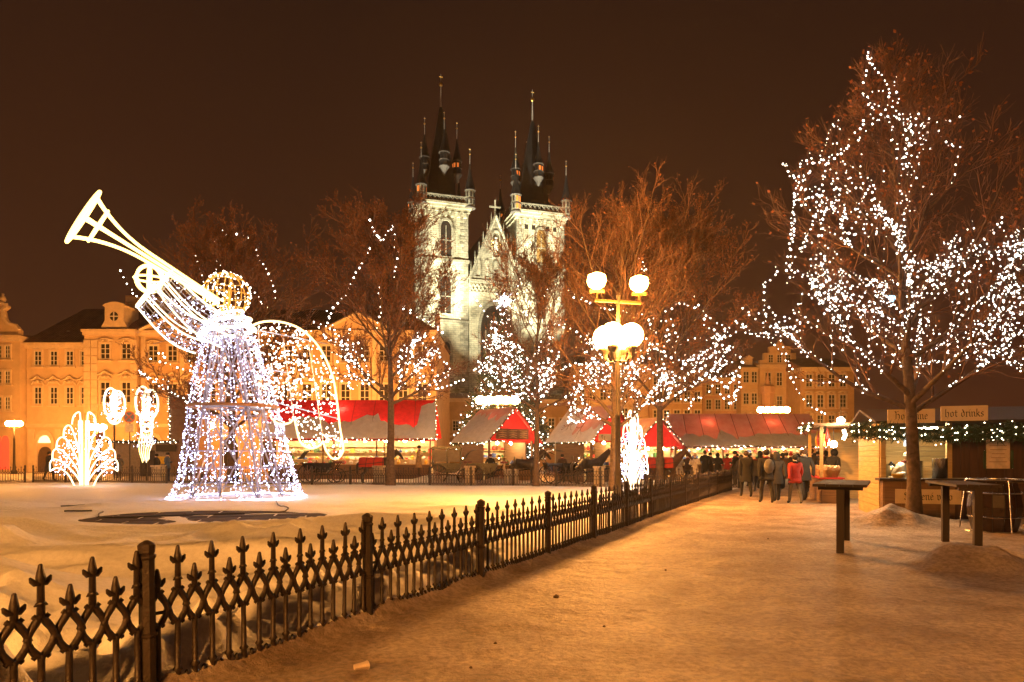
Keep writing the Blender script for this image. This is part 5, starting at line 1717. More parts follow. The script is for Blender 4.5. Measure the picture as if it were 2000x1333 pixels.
def goods_rows(parent, x0, x1, y, z, n, hmin=0.12, hmax=0.35):
    for i in range(n):
        x = x0 + (x1 - x0) * (i + 0.5) / n
        w = (x1 - x0) / n * random.uniform(0.55, 0.9)
        h_ = random.uniform(hmin, hmax)
        m = random.choice(GOODS)
        b = MB()
        k = random.random()
        if k < 0.4:
            b.lathe((x, y, z), [(w * 0.3, 0), (w * 0.42, h_ * 0.5), (w * 0.2, h_ * 0.8), (w * 0.12, h_)], 7)
        elif k < 0.7:
            b.box((x, y, z + h_ / 2), (w, 0.22, h_), random.uniform(-0.2, 0.2))
        else:
            b.sphere((x, y, z + h_ * 0.45), 1, 7, 5, (w * 0.45, 0.13, h_ * 0.5))
        b.build('merchandise', m, parent)
def roof_snow(parent, corners, frac, seed, edge=0.12, m=None):
    """uneven snow lying on the lower part of a roof plane; corners: eave L, eave R, ridge R, ridge L"""
    a, b, c, d = [np.array(p, dtype=float) for p in corners]
    nrm = np.cross(b - a, d - a); nrm /= np.linalg.norm(nrm)
    if nrm[2] < 0: nrm = -nrm
    nu, nv = 46, 14
    vs = []
    for i in range(nu + 1):
        u = i / nu
        top = frac(u) if callable(frac) else frac
        top = np.clip(top + edge * (2 * float(vnoise(u * 14, seed)) - 1) + edge * 0.6 * (2 * float(vnoise(u * 37, seed + 3)) - 1), 0.03, 0.985)
        for j in range(nv + 1):
            v = top * j / nv
            p = (a * (1 - u) + b * u) * (1 - v) + (d * (1 - u) + c * u) * v
            th = 0.012 + 0.05 * math.sin(PI * min(1, max(0.0, j / nv)) ** 0.6) * (0.6 + 0.8 * float(vnoise(u * 9, v * 6, seed)))
            if j == nv: th = 0.006
            vs.append(tuple(p + nrm * th))
    fs = [(i * (nv + 1) + j, (i + 1) * (nv + 1) + j, (i + 1) * (nv + 1) + j + 1, i * (nv + 1) + j + 1) for i in range(nu) for j in range(nv)]
    return MB().add(vs, fs).build('roof_snow', m or ROOFSNOW, parent, True)
def stall_lamp(parent, x, y, z, r=0.09):
    b = MB(); b.lathe((x, y, z), [(0.045, 0.02), (0.05, 0.1), (0.012, 0.12), (0.012, 0.5)], 8)
    l_ = b.build('lamp_socket', CASE, parent)
    MB().sphere((x, y, z - 0.05), r, 10, 7).build('lamp_bulb', STALLBULB, l_, True)

def long_stall(label, x0, x1, y0, eave, ridge, depth, snowfrac, seed, lamps, seams=8, tarp=None, hot=(0.42,)):
    random.seed(seed)
    t = thing('market_stall', label, 'market stall', (x0, y0, 0), 0, 'market stalls')
    L = x1 - x0
    zc = 1.0
    # frame and counter
    for i in range(int(L / 3) + 1):
        x = min(L - 0.1, 0.1 + i * (L - 0.2) / int(L / 3))
        for y in (0.35, depth - 0.3):
            MB().bx(x - 0.05, x + 0.05, y - 0.05, y + 0.05, 0, eave + 0.2).build('post', WOOD, t)
    MB().bx(0.1, L - 0.1, 0.42, 0.9, 0.0, zc).build('counter', WOOD, t)
    MB().bx(0.05, L - 0.05, 0.32, 1.0, zc + 0.004, zc + 0.05).build('counter_top', PINE, t)
    MB().bx(0.1, L - 0.1, depth - 0.25, depth - 0.15, 0, eave + 0.3).build('back_wall', LWALL, t)
    for z in (1.35, 1.85, 2.3):
        MB().bx(0.2, L - 0.2, depth - 0.6, depth - 0.26, z, z + 0.03).build('shelf', PINE, t)
    goods_rows(t, 0.2, L - 0.2, depth - 0.45, 1.385, int(L * 2.2))
    goods_rows(t, 0.2, L - 0.2, depth - 0.45, 1.885, int(L * 2.2))
    goods_rows(t, 0.2, L - 0.2, 0.62, zc + 0.055, int(L * 2))
    # roof
    y_r = depth * 0.62
    r = MB()
    ov = 0.35
    th = 0.03
    v = [(-ov, -0.25, eave), (L + ov, -0.25, eave), (L + ov * 0.2, y_r, ridge), (-ov * 0.2, y_r, ridge), (-ov, depth + 0.2, eave + 0.1), (L + ov, depth + 0.2, eave + 0.1)]
    v += [(-ov, -0.27, eave - 0.16), (L + ov, -0.27, eave - 0.16)]      # short valance
    r.add(v, [(0, 1, 2, 3), (3, 2, 5, 4), (0, 6, 7, 1)])
    r.build('roof', tarp or TARP, t)
    sm = MB()
    for i in range(1, seams):
        u = i / seams
        a = Vector(v[0]).lerp(Vector(v[1]), u); b = Vector(v[3]).lerp(Vector(v[2]), u)
        sm.tube([a + Vector((0, -0.01, 0.012)), b + Vector((0, -0.01, 0.012))], 0.018, 4)
    sm.build('roof_seam', mat('dark_seam', (0.12, 0.015, 0.015), rough=0.6), t)
    roof_snow(t, v[:4], snowfrac, seed)
    for sx_ in (0, 1):                                  # tarp gables
        x = -0.02 if sx_ == 0 else L + 0.02
        MB().add([(x, 0.1, eave), (x, depth, eave), (x, y_r, ridge - 0.15)], [(0, 1, 2)]).build('gable', TARP, t)
    garland(t, [(-ov, -0.3, eave - 0.04), (L * 0.25, -0.3, eave - 0.10), (L * 0.5, -0.3, eave - 0.02), (L * 0.75, -0.3, eave - 0.1), (L + ov, -0.3, eave - 0.04)], 70, 0.09, 0.034, 0.26, 0.16)
    for x in lamps:
        stall_lamp(t, x * L, depth * 0.45, eave - 0.05, 0.11)
    for x in hot:
        stall_lamp(t, x * L, y_r - 0.35, ridge - 0.85, 0.12)
    return t, v
K48 = 48.0 / F
t1, v1_ = long_stall('long red roofed market stall left of the church with snow on its lower roof', (520 - 1000) * K48, (842 - 1000) * K48, 48.0, 2.85, 5.75, 3.6,
           lambda u: 0.52 if u < 0.66 else (0.36 if u < 0.9 else 0.95), 31, (0.08, 0.2, 0.33, 0.45, 0.57, 0.7, 0.82, 0.93))
garland(t1, [tuple(v1_[1]), tuple(v1_[2])], 60, 0.08, 0.034, 0.28, 0.14)
t4, v4_ = long_stall('long stall with pale snow dusted roof at the end of the path', (1320 - 1000) * K48, (1608 - 1000) * K48, 48.2, 2.32, 4.75, 3.6,
           lambda u: 0.34, 33, (0.06, 0.2, 0.34, 0.5, 0.66, 0.8, 0.93), 9, TARPSNOW, (0.27, 0.72))
garland(t4, [tuple(v4_[0]), tuple(v4_[3])], 60, 0.08, 0.034, 0.28, 0.14)

def gable_hut(label, loc, rz, seed, snow_u, L=3.2, Wd=4.4, eave=2.65, ridge=4.75, sign=False):
    random.seed(seed)
    t = thing('gabled_hut', label, 'market stall', loc, rz, 'gabled market huts')
    # ridge along y (depth L), gable faces -y
    h = Wd / 2
    MB().bx(-h + 0.3, h - 0.3, L - 0.12, L, 0, eave).build('back_wall', LWALL, t)
    for s in (-1, 1):
        MB().bx(*sorted((s * (h - 0.3), s * (h - 0.38))), 0.8, L, 0, eave - 0.1).build('side_wall', WOOD, t)
        for y in (0.2, L - 0.3):
            MB().bx(s * (h - 0.35) - 0.06, s * (h - 0.35) + 0.06, y - 0.06, y + 0.06, 0, eave).build('post', WOOD, t)
    MB().bx(-h + 0.3, h - 0.3, 0.1, 0.6, 0, 1.0).build('counter', WOOD, t)
    MB().bx(-h + 0.25, h - 0.25, 0.0, 0.7, 1.004, 1.05).build('counter_top', PINE, t)
    MB().add([(-h, 0.0, eave), (h, 0.0, eave), (0, 0.0, ridge)], [(0, 1, 2)]).build('gable', TARP, t)
    if sign:
        b = MB().bx(-1.5, 1.3, -0.08, -0.02, eave + 0.08, eave + 0.75)
        b.build('sign_board', mat('brown_sign', (0.16, 0.07, 0.03), rough=0.5), t)
        for i in range(3):
            for j in range(4):
                b = MB(); b.tube([(-1.3 + i * 0.9, -0.1, eave + 0.18 + j * 0.15), (-1.0 + i * 0.9, -0.11, eave + 0.24 + j * 0.13), (-0.65 + i * 0.9, -0.1, eave + 0.17 + j * 0.15)], [0.02, 0.05, 0.02], 5)
                b.build('painted_pastry', mat('pastry_tan', (0.5, 0.28, 0.13), rough=0.5), t)
    th = 0.03
    for s in (-1, 1):
        v = [(s * (h + 0.3), -0.35, eave - 0.2), (s * (h + 0.3), L + 0.3, eave - 0.2), (0, L + 0.3, ridge + 0.08), (0, -0.35, ridge + 0.08)]
        MB().add(v, [(0, 1, 2, 3)]).build('roof', TARPSNOW if s < 0 else TARP, t)
        if s < 0:
            roof_snow(t, [v[1], v[0], v[3], v[2]], snow_u, seed)
        garland(t, [v[0], v[3]], 60, 0.08, 0.034, 0.28, 0.14)
        garland(t, [v[0], v[1]], 60, 0.08, 0.034, 0.28, 0.14)
    for z in (1.5, 2.0):
        MB().bx(-h + 0.4, h - 0.4, L - 0.45, L - 0.13, z, z + 0.03).build('shelf', PINE, t)
        goods_rows(t, -h + 0.45, h - 0.45, L - 0.3, z + 0.034, 9)
    goods_rows(t, -h + 0.4, h - 0.4, 0.35, 1.055, 8)
    stall_lamp(t, -0.42, L * 0.45, ridge - 0.95, 0.10)
    for x in (-1.2, 0, 1.2):
        stall_lamp(t, x, L * 0.5, eave - 0.1, 0.10)
    return t
gable_hut('gabled hut with red front and pastry sign under the candelabra lamp', at(1002, 44.6), 0.72, 41, lambda u: 0.9 if u < 0.45 else 0.72, sign=True)
hut3 = gable_hut('gabled hut with snowy roof between the slim tree and the globe lamp', at(1196, 43.2), 0.78, 43, lambda u: 0.35 + 0.6 * (u < 0.45))
gable_hut('red gabled hut half hidden behind the wide tree left of the snowy stall', at(1285, 46.5), 0.3, 45, lambda u: 0.7, 2.8, 3.6, 2.3, 4.2)

# grey kiosk at the left with a lit garland
t = thing('market_kiosk', 'pale boxy kiosk with lit garlands behind the angel at left', 'market stall', at(222, 56.0), 0)
k_ = 56.0 / F
MB().bx(0, 5.3, 0, 2.5, 0, 2.7).build('wall', mat('grey_panel', (0.34, 0.28, 0.22), rough=0.7), t)
MB().bx(-0.3, 5.5, -0.5, 2.8, 2.7, 2.9).build('roof', mat('dark_panel', (0.10, 0.07, 0.05), rough=0.7), t)
MB().bx(4.7, 7.0, -0.3, 2.2, 0, 6.6).build('side_panel', mat('tall_brown_panel', (0.20, 0.13, 0.09), rough=0.7), t)
MB().bx(3.8, 5.4, -0.62, -0.52, 2.0, 2.55).build('sign_board', mat('black_sign', (0.02, 0.018, 0.018), rough=0.4), t)
MB().bx(3.9, 4.9, -0.62, -0.54, 1.0, 1.6).build('notice', mat('yellow_notice', (0.75, 0.50, 0.03), rough=0.5), t)
MB().bx(2.2, 3.4, -0.04, 0.02, 0, 2.1).build('door', mat('dark_panel2', (0.05, 0.04, 0.035), rough=0.6), t)
garland(t, [(-0.3, -0.58, 2.85), (2.5, -0.58, 2.75), (5.4, -0.58, 2.85)], 60, 0.1, 0.036, 0.24, 0.16)
garland(t, [(4.72, -0.36, 6.5), (4.72, -0.36, 4.5), (4.8, -0.36, 2.6)], 60, 0.1, 0.04, 0.2, 0.16)

# ================================================================== BLACK LETTER SIGNS
# strokes of a broad pen on a grid: x to the right, y up, x-height 1
GL = {
 'H': (1.25, [[(0.1, 1.75), (0.3, 1.5), (0.3, 0.15), (0.1, 0)], [(0.3, 1.0), (0.7, 1.15), (0.95, 0.9), (0.95, 0.2), (0.75, -0.15)], [(0.3, 1.6), (0.75, 1.75)]]),
 'h': (0.95, [[(0.15, 1.6), (0.15, 0.1), (0.3, 0)], [(0.15, 0.8), (0.5, 1.0), (0.7, 0.8), (0.7, 0.1), (0.5, -0.25)]]),
 'o': (0.85, [[(0.15, 0.85), (0.15, 0.15), (0.4, 0), (0.62, 0.2), (0.62, 0.85), (0.4, 1.0), (0.15, 0.85)]]),
 't': (0.65, [[(0.25, 1.35), (0.25, 0.15), (0.45, 0)], [(0.05, 0.95), (0.5, 0.95)]]),
 'd': (0.85, [[(0.15, 0.8), (0.15, 0.15), (0.4, 0), (0.62, 0.2), (0.62, 0.85), (0.3, 1.5)], [(0.15, 0.8), (0.4, 1.0), (0.62, 0.85)]]),
 'r': (0.62, [[(0.1, 1.0), (0.2, 0.9), (0.2, 0.1), (0.1, 0), (0.3, 0)], [(0.2, 0.85), (0.42, 1.0), (0.52, 0.88)]]),
 'i': (0.42, [[(0.08, 1.0), (0.18, 0.9), (0.18, 0.12), (0.32, 0)], [(0.14, 1.35), (0.22, 1.42)]]),
 'n': (0.92, [[(0.08, 1.0), (0.18, 0.9), (0.18, 0.1), (0.3, 0)], [(0.18, 0.85), (0.5, 1.0), (0.65, 0.85), (0.65, 0.12), (0.8, 0)]]),
 'k': (0.8, [[(0.16, 1.6), (0.16, 0.0)], [(0.16, 0.7), (0.5, 1.0), (0.55, 0.75), (0.2, 0.6)], [(0.28, 0.6), (0.6, 0.12), (0.72, 0)]]),
 's': (0.72, [[(0.55, 0.9), (0.35, 1.0), (0.15, 0.82), (0.2, 0.62), (0.5, 0.42), (0.55, 0.2), (0.35, 0), (0.12, 0.12)]]),
 'S': (1.1, [[(0.85, 1.45), (0.55, 1.65), (0.2, 1.45), (0.2, 1.15), (0.75, 0.7), (0.85, 0.3), (0.5, 0), (0.1, 0.15)], [(0.45, 1.6), (0.45, 0.1)]]),
 'v': (0.85, [[(0.08, 1.05), (0.2, 0.9), (0.2, 0.15), (0.42, 0), (0.62, 0.2), (0.62, 0.8), (0.45, 1.0), (0.2, 0.85)]]),
 'a': (0.82, [[(0.2, 0.95), (0.45, 1.0), (0.6, 0.85), (0.6, 0.1), (0.74, 0)], [(0.6, 0.55), (0.3, 0.55), (0.15, 0.35), (0.2, 0.08), (0.4, 0), (0.6, 0.15)]]),
 'e': (0.75, [[(0.15, 0.5), (0.55, 0.65), (0.55, 0.85), (0.38, 1.0), (0.15, 0.85), (0.15, 0.15), (0.35, 0), (0.58, 0.15)]]),
 'w': (1.15, [[(0.1, 1.05), (0.2, 0.9), (0.2, 0.15), (0.4, 0), (0.55, 0.15), (0.55, 0.95)], [(0.55, 0.15), (0.75, 0), (0.95, 0.2), (0.95, 0.8), (0.8, 1.0)]]),
 'T': (1.1, [[(0.1, 1.55), (0.4, 1.7), (0.7, 1.55), (1.0, 1.7)], [(0.55, 1.6), (0.55, 0.2), (0.3, 0)], [(0.2, 1.5), (0.15, 0.7)]]),
 '3': (0.8, [[(0.12, 1.4), (0.4, 1.6), (0.6, 1.35), (0.35, 0.95), (0.62, 0.6), (0.5, 0.1), (0.1, 0.1)]]),
 ' ': (0.55, []),
}
ACC = {'ř': ('r', [[(0.12, 1.5), (0.27, 1.3), (0.44, 1.5)]]), 'é': ('e', [[(0.32, 1.25), (0.5, 1.5)]]), 'í': ('i', [[(0.2, 1.3), (0.36, 1.55)]])}
def lettering(text, height, parent, m, x, y, z, centred=True, rot=None):
    """one mesh of pen strokes; height is the x-height"""
    NIB, ANG = 0.20, math.radians(40)
    nx_, nz_ = NIB / 2 * math.cos(ANG), NIB / 2 * math.sin(ANG)
    cur, polys = 0.0, []
    for ch in text:
        base, extra = (ch, [])
        if ch in ACC: base, extra = ACC[ch]
        w, strokes = GL[base]
        if ch == 'í': strokes = strokes[:1]
        for s in list(strokes) + list(extra):
            for (a, b), (c, d) in zip(s[:-1], s[1:]):
                polys.append([(cur + a - nx_, b - nz_), (cur + a + nx_, b + nz_), (cur + c + nx_, d + nz_), (cur + c - nx_, d - nz_)])
                # end nib
                t_ = 0.035
                for (q, r_) in ((a, b), (c, d)):
                    polys.append([(cur + q - nx_ - t_ * .6, r_ - nz_ + t_), (cur + q - nx_ + t_ * .6, r_ - nz_ - t_), (cur + q + nx_ + t_ * .6, r_ + nz_ - t_), (cur + q + nx_ - t_ * .6, r_ + nz_ + t_)])
        cur += w
    off = -cur / 2 if centred else 0
    b = MB()
    for i, p in enumerate(polys):
        yy = y - 0.0006 * (i % 9)
        b.add([(x + (a + off) * height, yy, z + c * height) for a, c in p], [(0, 1, 2, 3)])
    return b.build('lettering', m, parent)
INK = mat('black_lettering', (0.02, 0.015, 0.012), rough=0.6)
SIGNW = mat('cream_sign_board', (0.60, 0.46, 0.28), rough=0.6, var=0.12, scale=3)

# ================================================================== DRINKS HUT
HX, HY, HR = 9.55, 17.7, -0.30
hut = thing('drinks_hut', 'wooden hot drinks hut with lit serving window, signs and lit garland', 'market stall', (HX, HY, 0), HR)
HW, HD = 4.3, 2.8
SHUT = planks('dark_red_boards', (0.075, 0.030, 0.016), (0.040, 0.016, 0.010), axis='Z')
# boards of the left wall and front, one by one
for i in range(17):
    z = 0.02 + i * 0.145
    MB().bx(-0.03, 0.0, 0.02, HD, z, z + 0.135).build('board', PINE, hut)
for i in range(17):
    z = 0.02 + i * 0.145
    MB().bx(0.0, HW, HD - 0.03, HD, z, z + 0.135).build('board', PINE, hut)
MB().bx(HW, HW + 0.03, 0.0, HD, 0, 2.45).build('side_wall', WOOD, hut)
for x in (0.06, 1.55, HW - 0.06):
    MB().bx(x - 0.06, x + 0.06, -0.06, 0.06, 0.0, 2.46).build('post', PINE, hut)
ctr = MB().bx(0.0, HW, -0.40, -0.36, 0.0, 0.98).build('counter_front', WOOD, hut)
for i in range(11):
    x = HW * i / 11
    MB().bx(x + 0.008, x + HW / 11 - 0.008, -0.425, -0.402, 0.02, 0.95).build('board', SHUT if i > 3 else WOOD, hut)
MB().bx(-0.02, 0.02, -0.40, -0.1, 0, 0.98).build('counter_side', WOOD, hut)
MB().bx(-0.12, HW + 0.05, -0.55, 0.02, 0.985, 1.05).build('counter_top', DWOOD, hut)
# right half shut with dark shutters
for i in range(14):
    x = 1.62 + (HW - 1.68) * i / 14
    MB().bx(x + 0.004, x + (HW - 1.68) / 14 - 0.004, -0.02, 0.02, 1.06, 2.4).build('shutter_board', SHUT, hut)
mb_ = MB().bx(2.35, 2.85, -0.06, -0.025, 1.3, 2.3).build('menu_board', mat('paper_menu', (0.62, 0.47, 0.33), rough=0.7), hut)
ml = MB()
for k in range(8):
    w = random.uniform(0.12, 0.2)
    ml.bx(2.6 - w, 2.6 + w, -0.064, -0.061, 2.16 - k * 0.1, 2.175 - k * 0.1)
ml.build('menu_print', mat('faded_print', (0.30, 0.17, 0.12), rough=0.7), mb_)
for s in (-1, 1):
    garland(hut, [(2.6 + s * 0.29, -0.08, 1.3), (2.6 + s * 0.29, -0.08, 1.75)], 120, 0.03, 0.001, 0.4, 0.05)
# roof
rf = MB()
rv = [(-0.25, -0.75, 2.48), (HW + 0.4, -0.75, 2.48), (HW + 0.4, HD / 2, 2.92), (-0.25, HD / 2, 2.92), (-0.25, HD + 0.4, 2.48), (HW + 0.4, HD + 0.4, 2.48)]
rv += [(x, y, z - 0.06) for x, y, z in rv]
rf.add(rv, [(0, 1, 2, 3), (3, 2, 5, 4), (7, 6, 9, 8), (8, 9, 10, 11), (0, 6, 7, 1), (4, 5, 11, 10), (0, 3, 9, 6), (3, 4, 10, 9), (1, 7, 8, 2), (2, 8, 11, 5)])
rf.build('roof', DWOOD, hut)
s1 = MB().bx(0.0, 1.03, -0.83, -0.79, 2.42, 2.76).build('sign_board', SIGNW, hut)
lettering('Hot wine', 0.112, s1, INK, 0.515, -0.834, 2.515)
s2 = MB().bx(1.16, 2.14, -0.83, -0.79, 2.46, 2.82).build('sign_board', SIGNW, hut)
lettering('hot drinks', 0.112, s2, INK, 1.65, -0.834, 2.56)
s3 = MB().bx(0.25, 1.70, -0.46, -0.428, 0.42, 0.78).build('sign_board', SIGNW, hut)
lettering('Svařené víno', 0.115, s3, INK, 0.975, -0.463, 0.52)
for r_, zz_ in ((0.0, 2.33), (0.0, 2.16)):
    garland(hut, [(-0.7, -0.3, zz_), (-0.2, -0.85, zz_ - 0.03), (HW * 0.3, -0.86, zz_ - 0.12), (HW * 0.6, -0.86, zz_ - 0.06), (HW * 0.85, -0.86, zz_ - 0.22), (HW + 0.45, -0.86, zz_ - 0.2)], 520, 0.15, 0.0155, 0.08, 0.15)
# inside: lit back shelf, kettle, pans
st_ = MB().bx(0.25, 1.45, 0.5, 0.62, 2.3, 2.36)
st_.build('strip_lamp', glow('hut_strip_lamp', (1.0, 0.80, 0.45), 120.0), hut)
MB().bx(0.1, 1.5, HD - 0.5, HD - 0.05, 0.9, 0.95).build('back_counter', PINE, hut)
STEEL = mat('stainless_steel', (0.60, 0.60, 0.60), rough=0.25, metal=1.0, var=0.1)
MB().lathe((0.72, HD - 0.55, 0.955), [(0.16, 0), (0.17, 0.35), (0.15, 0.4), (0.05, 0.46), (0.03, 0.5)], 14).build('kettle', STEEL, hut, True)
MB().lathe((1.3, HD - 0.6, 0.955), [(0.22, 0), (0.22, 0.5), (0.23, 0.52)], 16).build('urn', STEEL, hut, True)
MB().lathe((1.30, -0.2, 1.055), [(0.17, 0), (0.17, 0.48), (0.18, 0.5)], 16).build('urn', STEEL, hut, True)
MB().lathe((0.35, -0.25, 1.055), [(0.10, 0), (0.15, 0.09), (0.16, 0.1)], 12).build('bowl', GOODS[1], hut, True)
MB().bx(1.15, 1.35, HD - 0.1, HD - 0.06, 1.9, 2.3).build('price_list', glow('lit_price_list', (0.8, 0.9, 1.0), 1.0, False), hut)

# barrel with steel hoop stand
BARREL = mat('tarred_barrel', (0.035, 0.018, 0.012), rough=0.25, var=0.4, scale=8)
bl = G(1942, 1040)
t = thing('barrel', 'dark glossy barrel with steel rings right of the drinks hut', 'barrel', (bl.x, bl.y, 0.0))
for k in range(14):
    a0, a1 = 2 * PI * k / 14, 2 * PI * (k + 0.93) / 14
    b = MB(); prof = [(0.40, 0.02), (0.47, 0.3), (0.50, 0.55), (0.47, 0.8), (0.40, 1.05)]
    vs = [(r * math.cos(a), r * math.sin(a), z) for r, z in prof for a in (a0, a1)]
    b.add(vs, [(2 * i, 2 * i + 1, 2 * i + 3, 2 * i + 2) for i in range(4)]).build('stave', BARREL, t)
MB().lathe((0, 0, 0.0), [(0.37, 0.03), (0.44, 0.3), (0.47, 0.55), (0.44, 0.8), (0.37, 1.0)], 14).build('core', CABLE, t)
for z, r in ((0.0, 0.62), (1.08, 0.50), (0.3, 0.48), (0.8, 0.48)):
    MB().tube([(r * math.cos(2 * PI * k / 28), r * math.sin(2 * PI * k / 28), z + 0.04) for k in range(28)], 0.016, 5, closed=True).build('ring', STEEL, t)
for k in range(3):
    a = 2 * PI * k / 3 + 0.4
    MB().tube([(0.62 * math.cos(a), 0.62 * math.sin(a), 0.04), (0.51 * math.cos(a), 0.51 * math.sin(a), 1.12)], 0.014, 5).build('stay', STEEL, t)

# ================================================================== STANDING TABLES
def table(label, a, b, w=0.78, top=1.16, ov=0.28):
    a, b = Vector((a[0], a[1])), Vector((b[0], b[1]))
    d = b - a; L = d.length; rz = math.atan2(d.y, d.x)
    t = thing('standing_table', label, 'table', (a.x, a.y, 0), rz, 'standing tables')
    for x in (0, L):
        wp = a + d.normalized() * x
        g_ = gz(wp.x, wp.y)
        MB().bx(x - 0.055, x + 0.055, -0.055, 0.055, g_ - 0.1, top - 0.05).build('leg', DWOOD, t)
        MB().bx(x - 0.04, x + 0.04, -w * 0.42, w * 0.42, top - 0.10, top - 0.045).build('bearer', DWOOD, t)
    for k in range(4):
        y0 = -w / 2 + w * k / 4
        MB().bx(-ov, L + ov, y0 + 0.004, y0 + w / 4 - 0.004, top - 0.043, top).build('plank', DWOOD, t)
    return t
table('tall dark standing table left of the big tree trunk', G(1641, 1086), G(1653, 1062))
table('tall dark standing table on the right, before the barrel', G(1909, 1091), G(1846, 1063), 0.62, 1.16, 0.08)

# ================================================================== GOODS STALL BEYOND THE HUT
sl = thing('food_stall', 'small stall heaped with baskets under bare bulbs beyond the drinks hut', 'market stall', (11.45, 23.4, 0), -0.30 + PI / 2)
# local x runs into the distance along the path, local -y is the right side; open front faces +y
MB().bx(-1.0, 2.2, 0.25, 0.9, 0, 0.85).build('counter', WOOD, sl)
MB().bx(-1.05, 2.25, 0.2, 0.98, 0.854, 0.90).build('counter_cloth', mat('red_cloth', (0.45, 0.03, 0.03), rough=0.8), sl)
MB().bx(-1.1, 2.3, -1.6, -1.5, 0, 2.5).build('back_wall', PINE, sl)
MB().bx(2.2, 2.3, -1.49, 0.25, 0, 2.5).build('side_wall', PINE, sl)
MB().bx(-1.3, 2.5, -1.8, 1.2, 2.62, 2.7).build('roof', WOOD, sl)
for x in (-1.0, 2.2):
    MB().bx(x - 0.05, x + 0.05, 0.85, 0.95, 0.9, 2.62).build('post', PINE, sl)
for k in range(4):
    x = -0.7 + k * 0.8
    bk = MB().lathe((x, 0.58, 0.905), [(0.22, 0), (0.30, 0.22), (0.31, 0.24)], 12).build('basket', mat('wicker', (0.30, 0.17, 0.07), rough=0.8), sl)
    for j in range(16):
        a = random.random() * 6.28; r = random.random() * 0.24
        b = MB().tube([(x + r * math.cos(a), 0.58 + r * math.sin(a), 1.1), (x + r * 1.1 * math.cos(a), 0.58 + r * 1.1 * math.sin(a), 1.2), (x + r * 1.2 * math.cos(a + 0.3), 0.58 + r * 1.2 * math.sin(a + 0.3), 1.28)], [0.04, 0.055, 0.03], 5)
        b.build('pastry', mat('pastry_tan', (0.5, 0.28, 0.13), rough=0.5), bk)
for k in range(6):
    MB().tube([(-0.8 + k * 0.5, 0.7, 2.55), (-0.8 + k * 0.5, 0.7, 2.2), (-0.74 + k * 0.5, 0.7, 1.95)], [0.02, 0.09, 0.03], 6).build('hanging_ware', GOODS[k % 4], sl)
garland(sl, [(-1.3, 1.25, 2.66), (0.5, 1.25, 2.58), (2.5, 1.25, 2.66)], 160, 0.1, 0.03, 0.15, 0.13)
BARE = glow('bare_bulb', (1.0, 0.80, 0.48), 210.0)
for k, (px, py, Y) in enumerate(((1642, 822, 22.0), (1628, 868, 23.0))):
    c = P(px, py, Y)
    t = thing('hanging_bulb', ['upper bare bulb glaring at the corner of the food stall', 'lower bare bulb glaring over the food stall counter'][k], 'lamp', c)
    MB().sphere((0, 0, 0), 0.115, 12, 8).build('bulb', BARE, t, True)
    MB().lathe((0, 0, 0.06), [(0.05, 0), (0.05, 0.09), (0.012, 0.11), (0.012, 0.5)], 8).build('socket', CASE, t)
c = P(1650, 850, 21.9)
o = MB().tube([c + Vector((-0.05, 0, -0.14)), c + Vector((0.02, 0, 0.0)), c + Vector((-0.04, 0, 0.16))], 0.05, 6).build('tube_lamp', glow('tube_lamp_glow', (1.0, 0.85, 0.6), 30.0))
tag(o, 'short glowing tube lamp between the two bare bulbs', 'lamp')
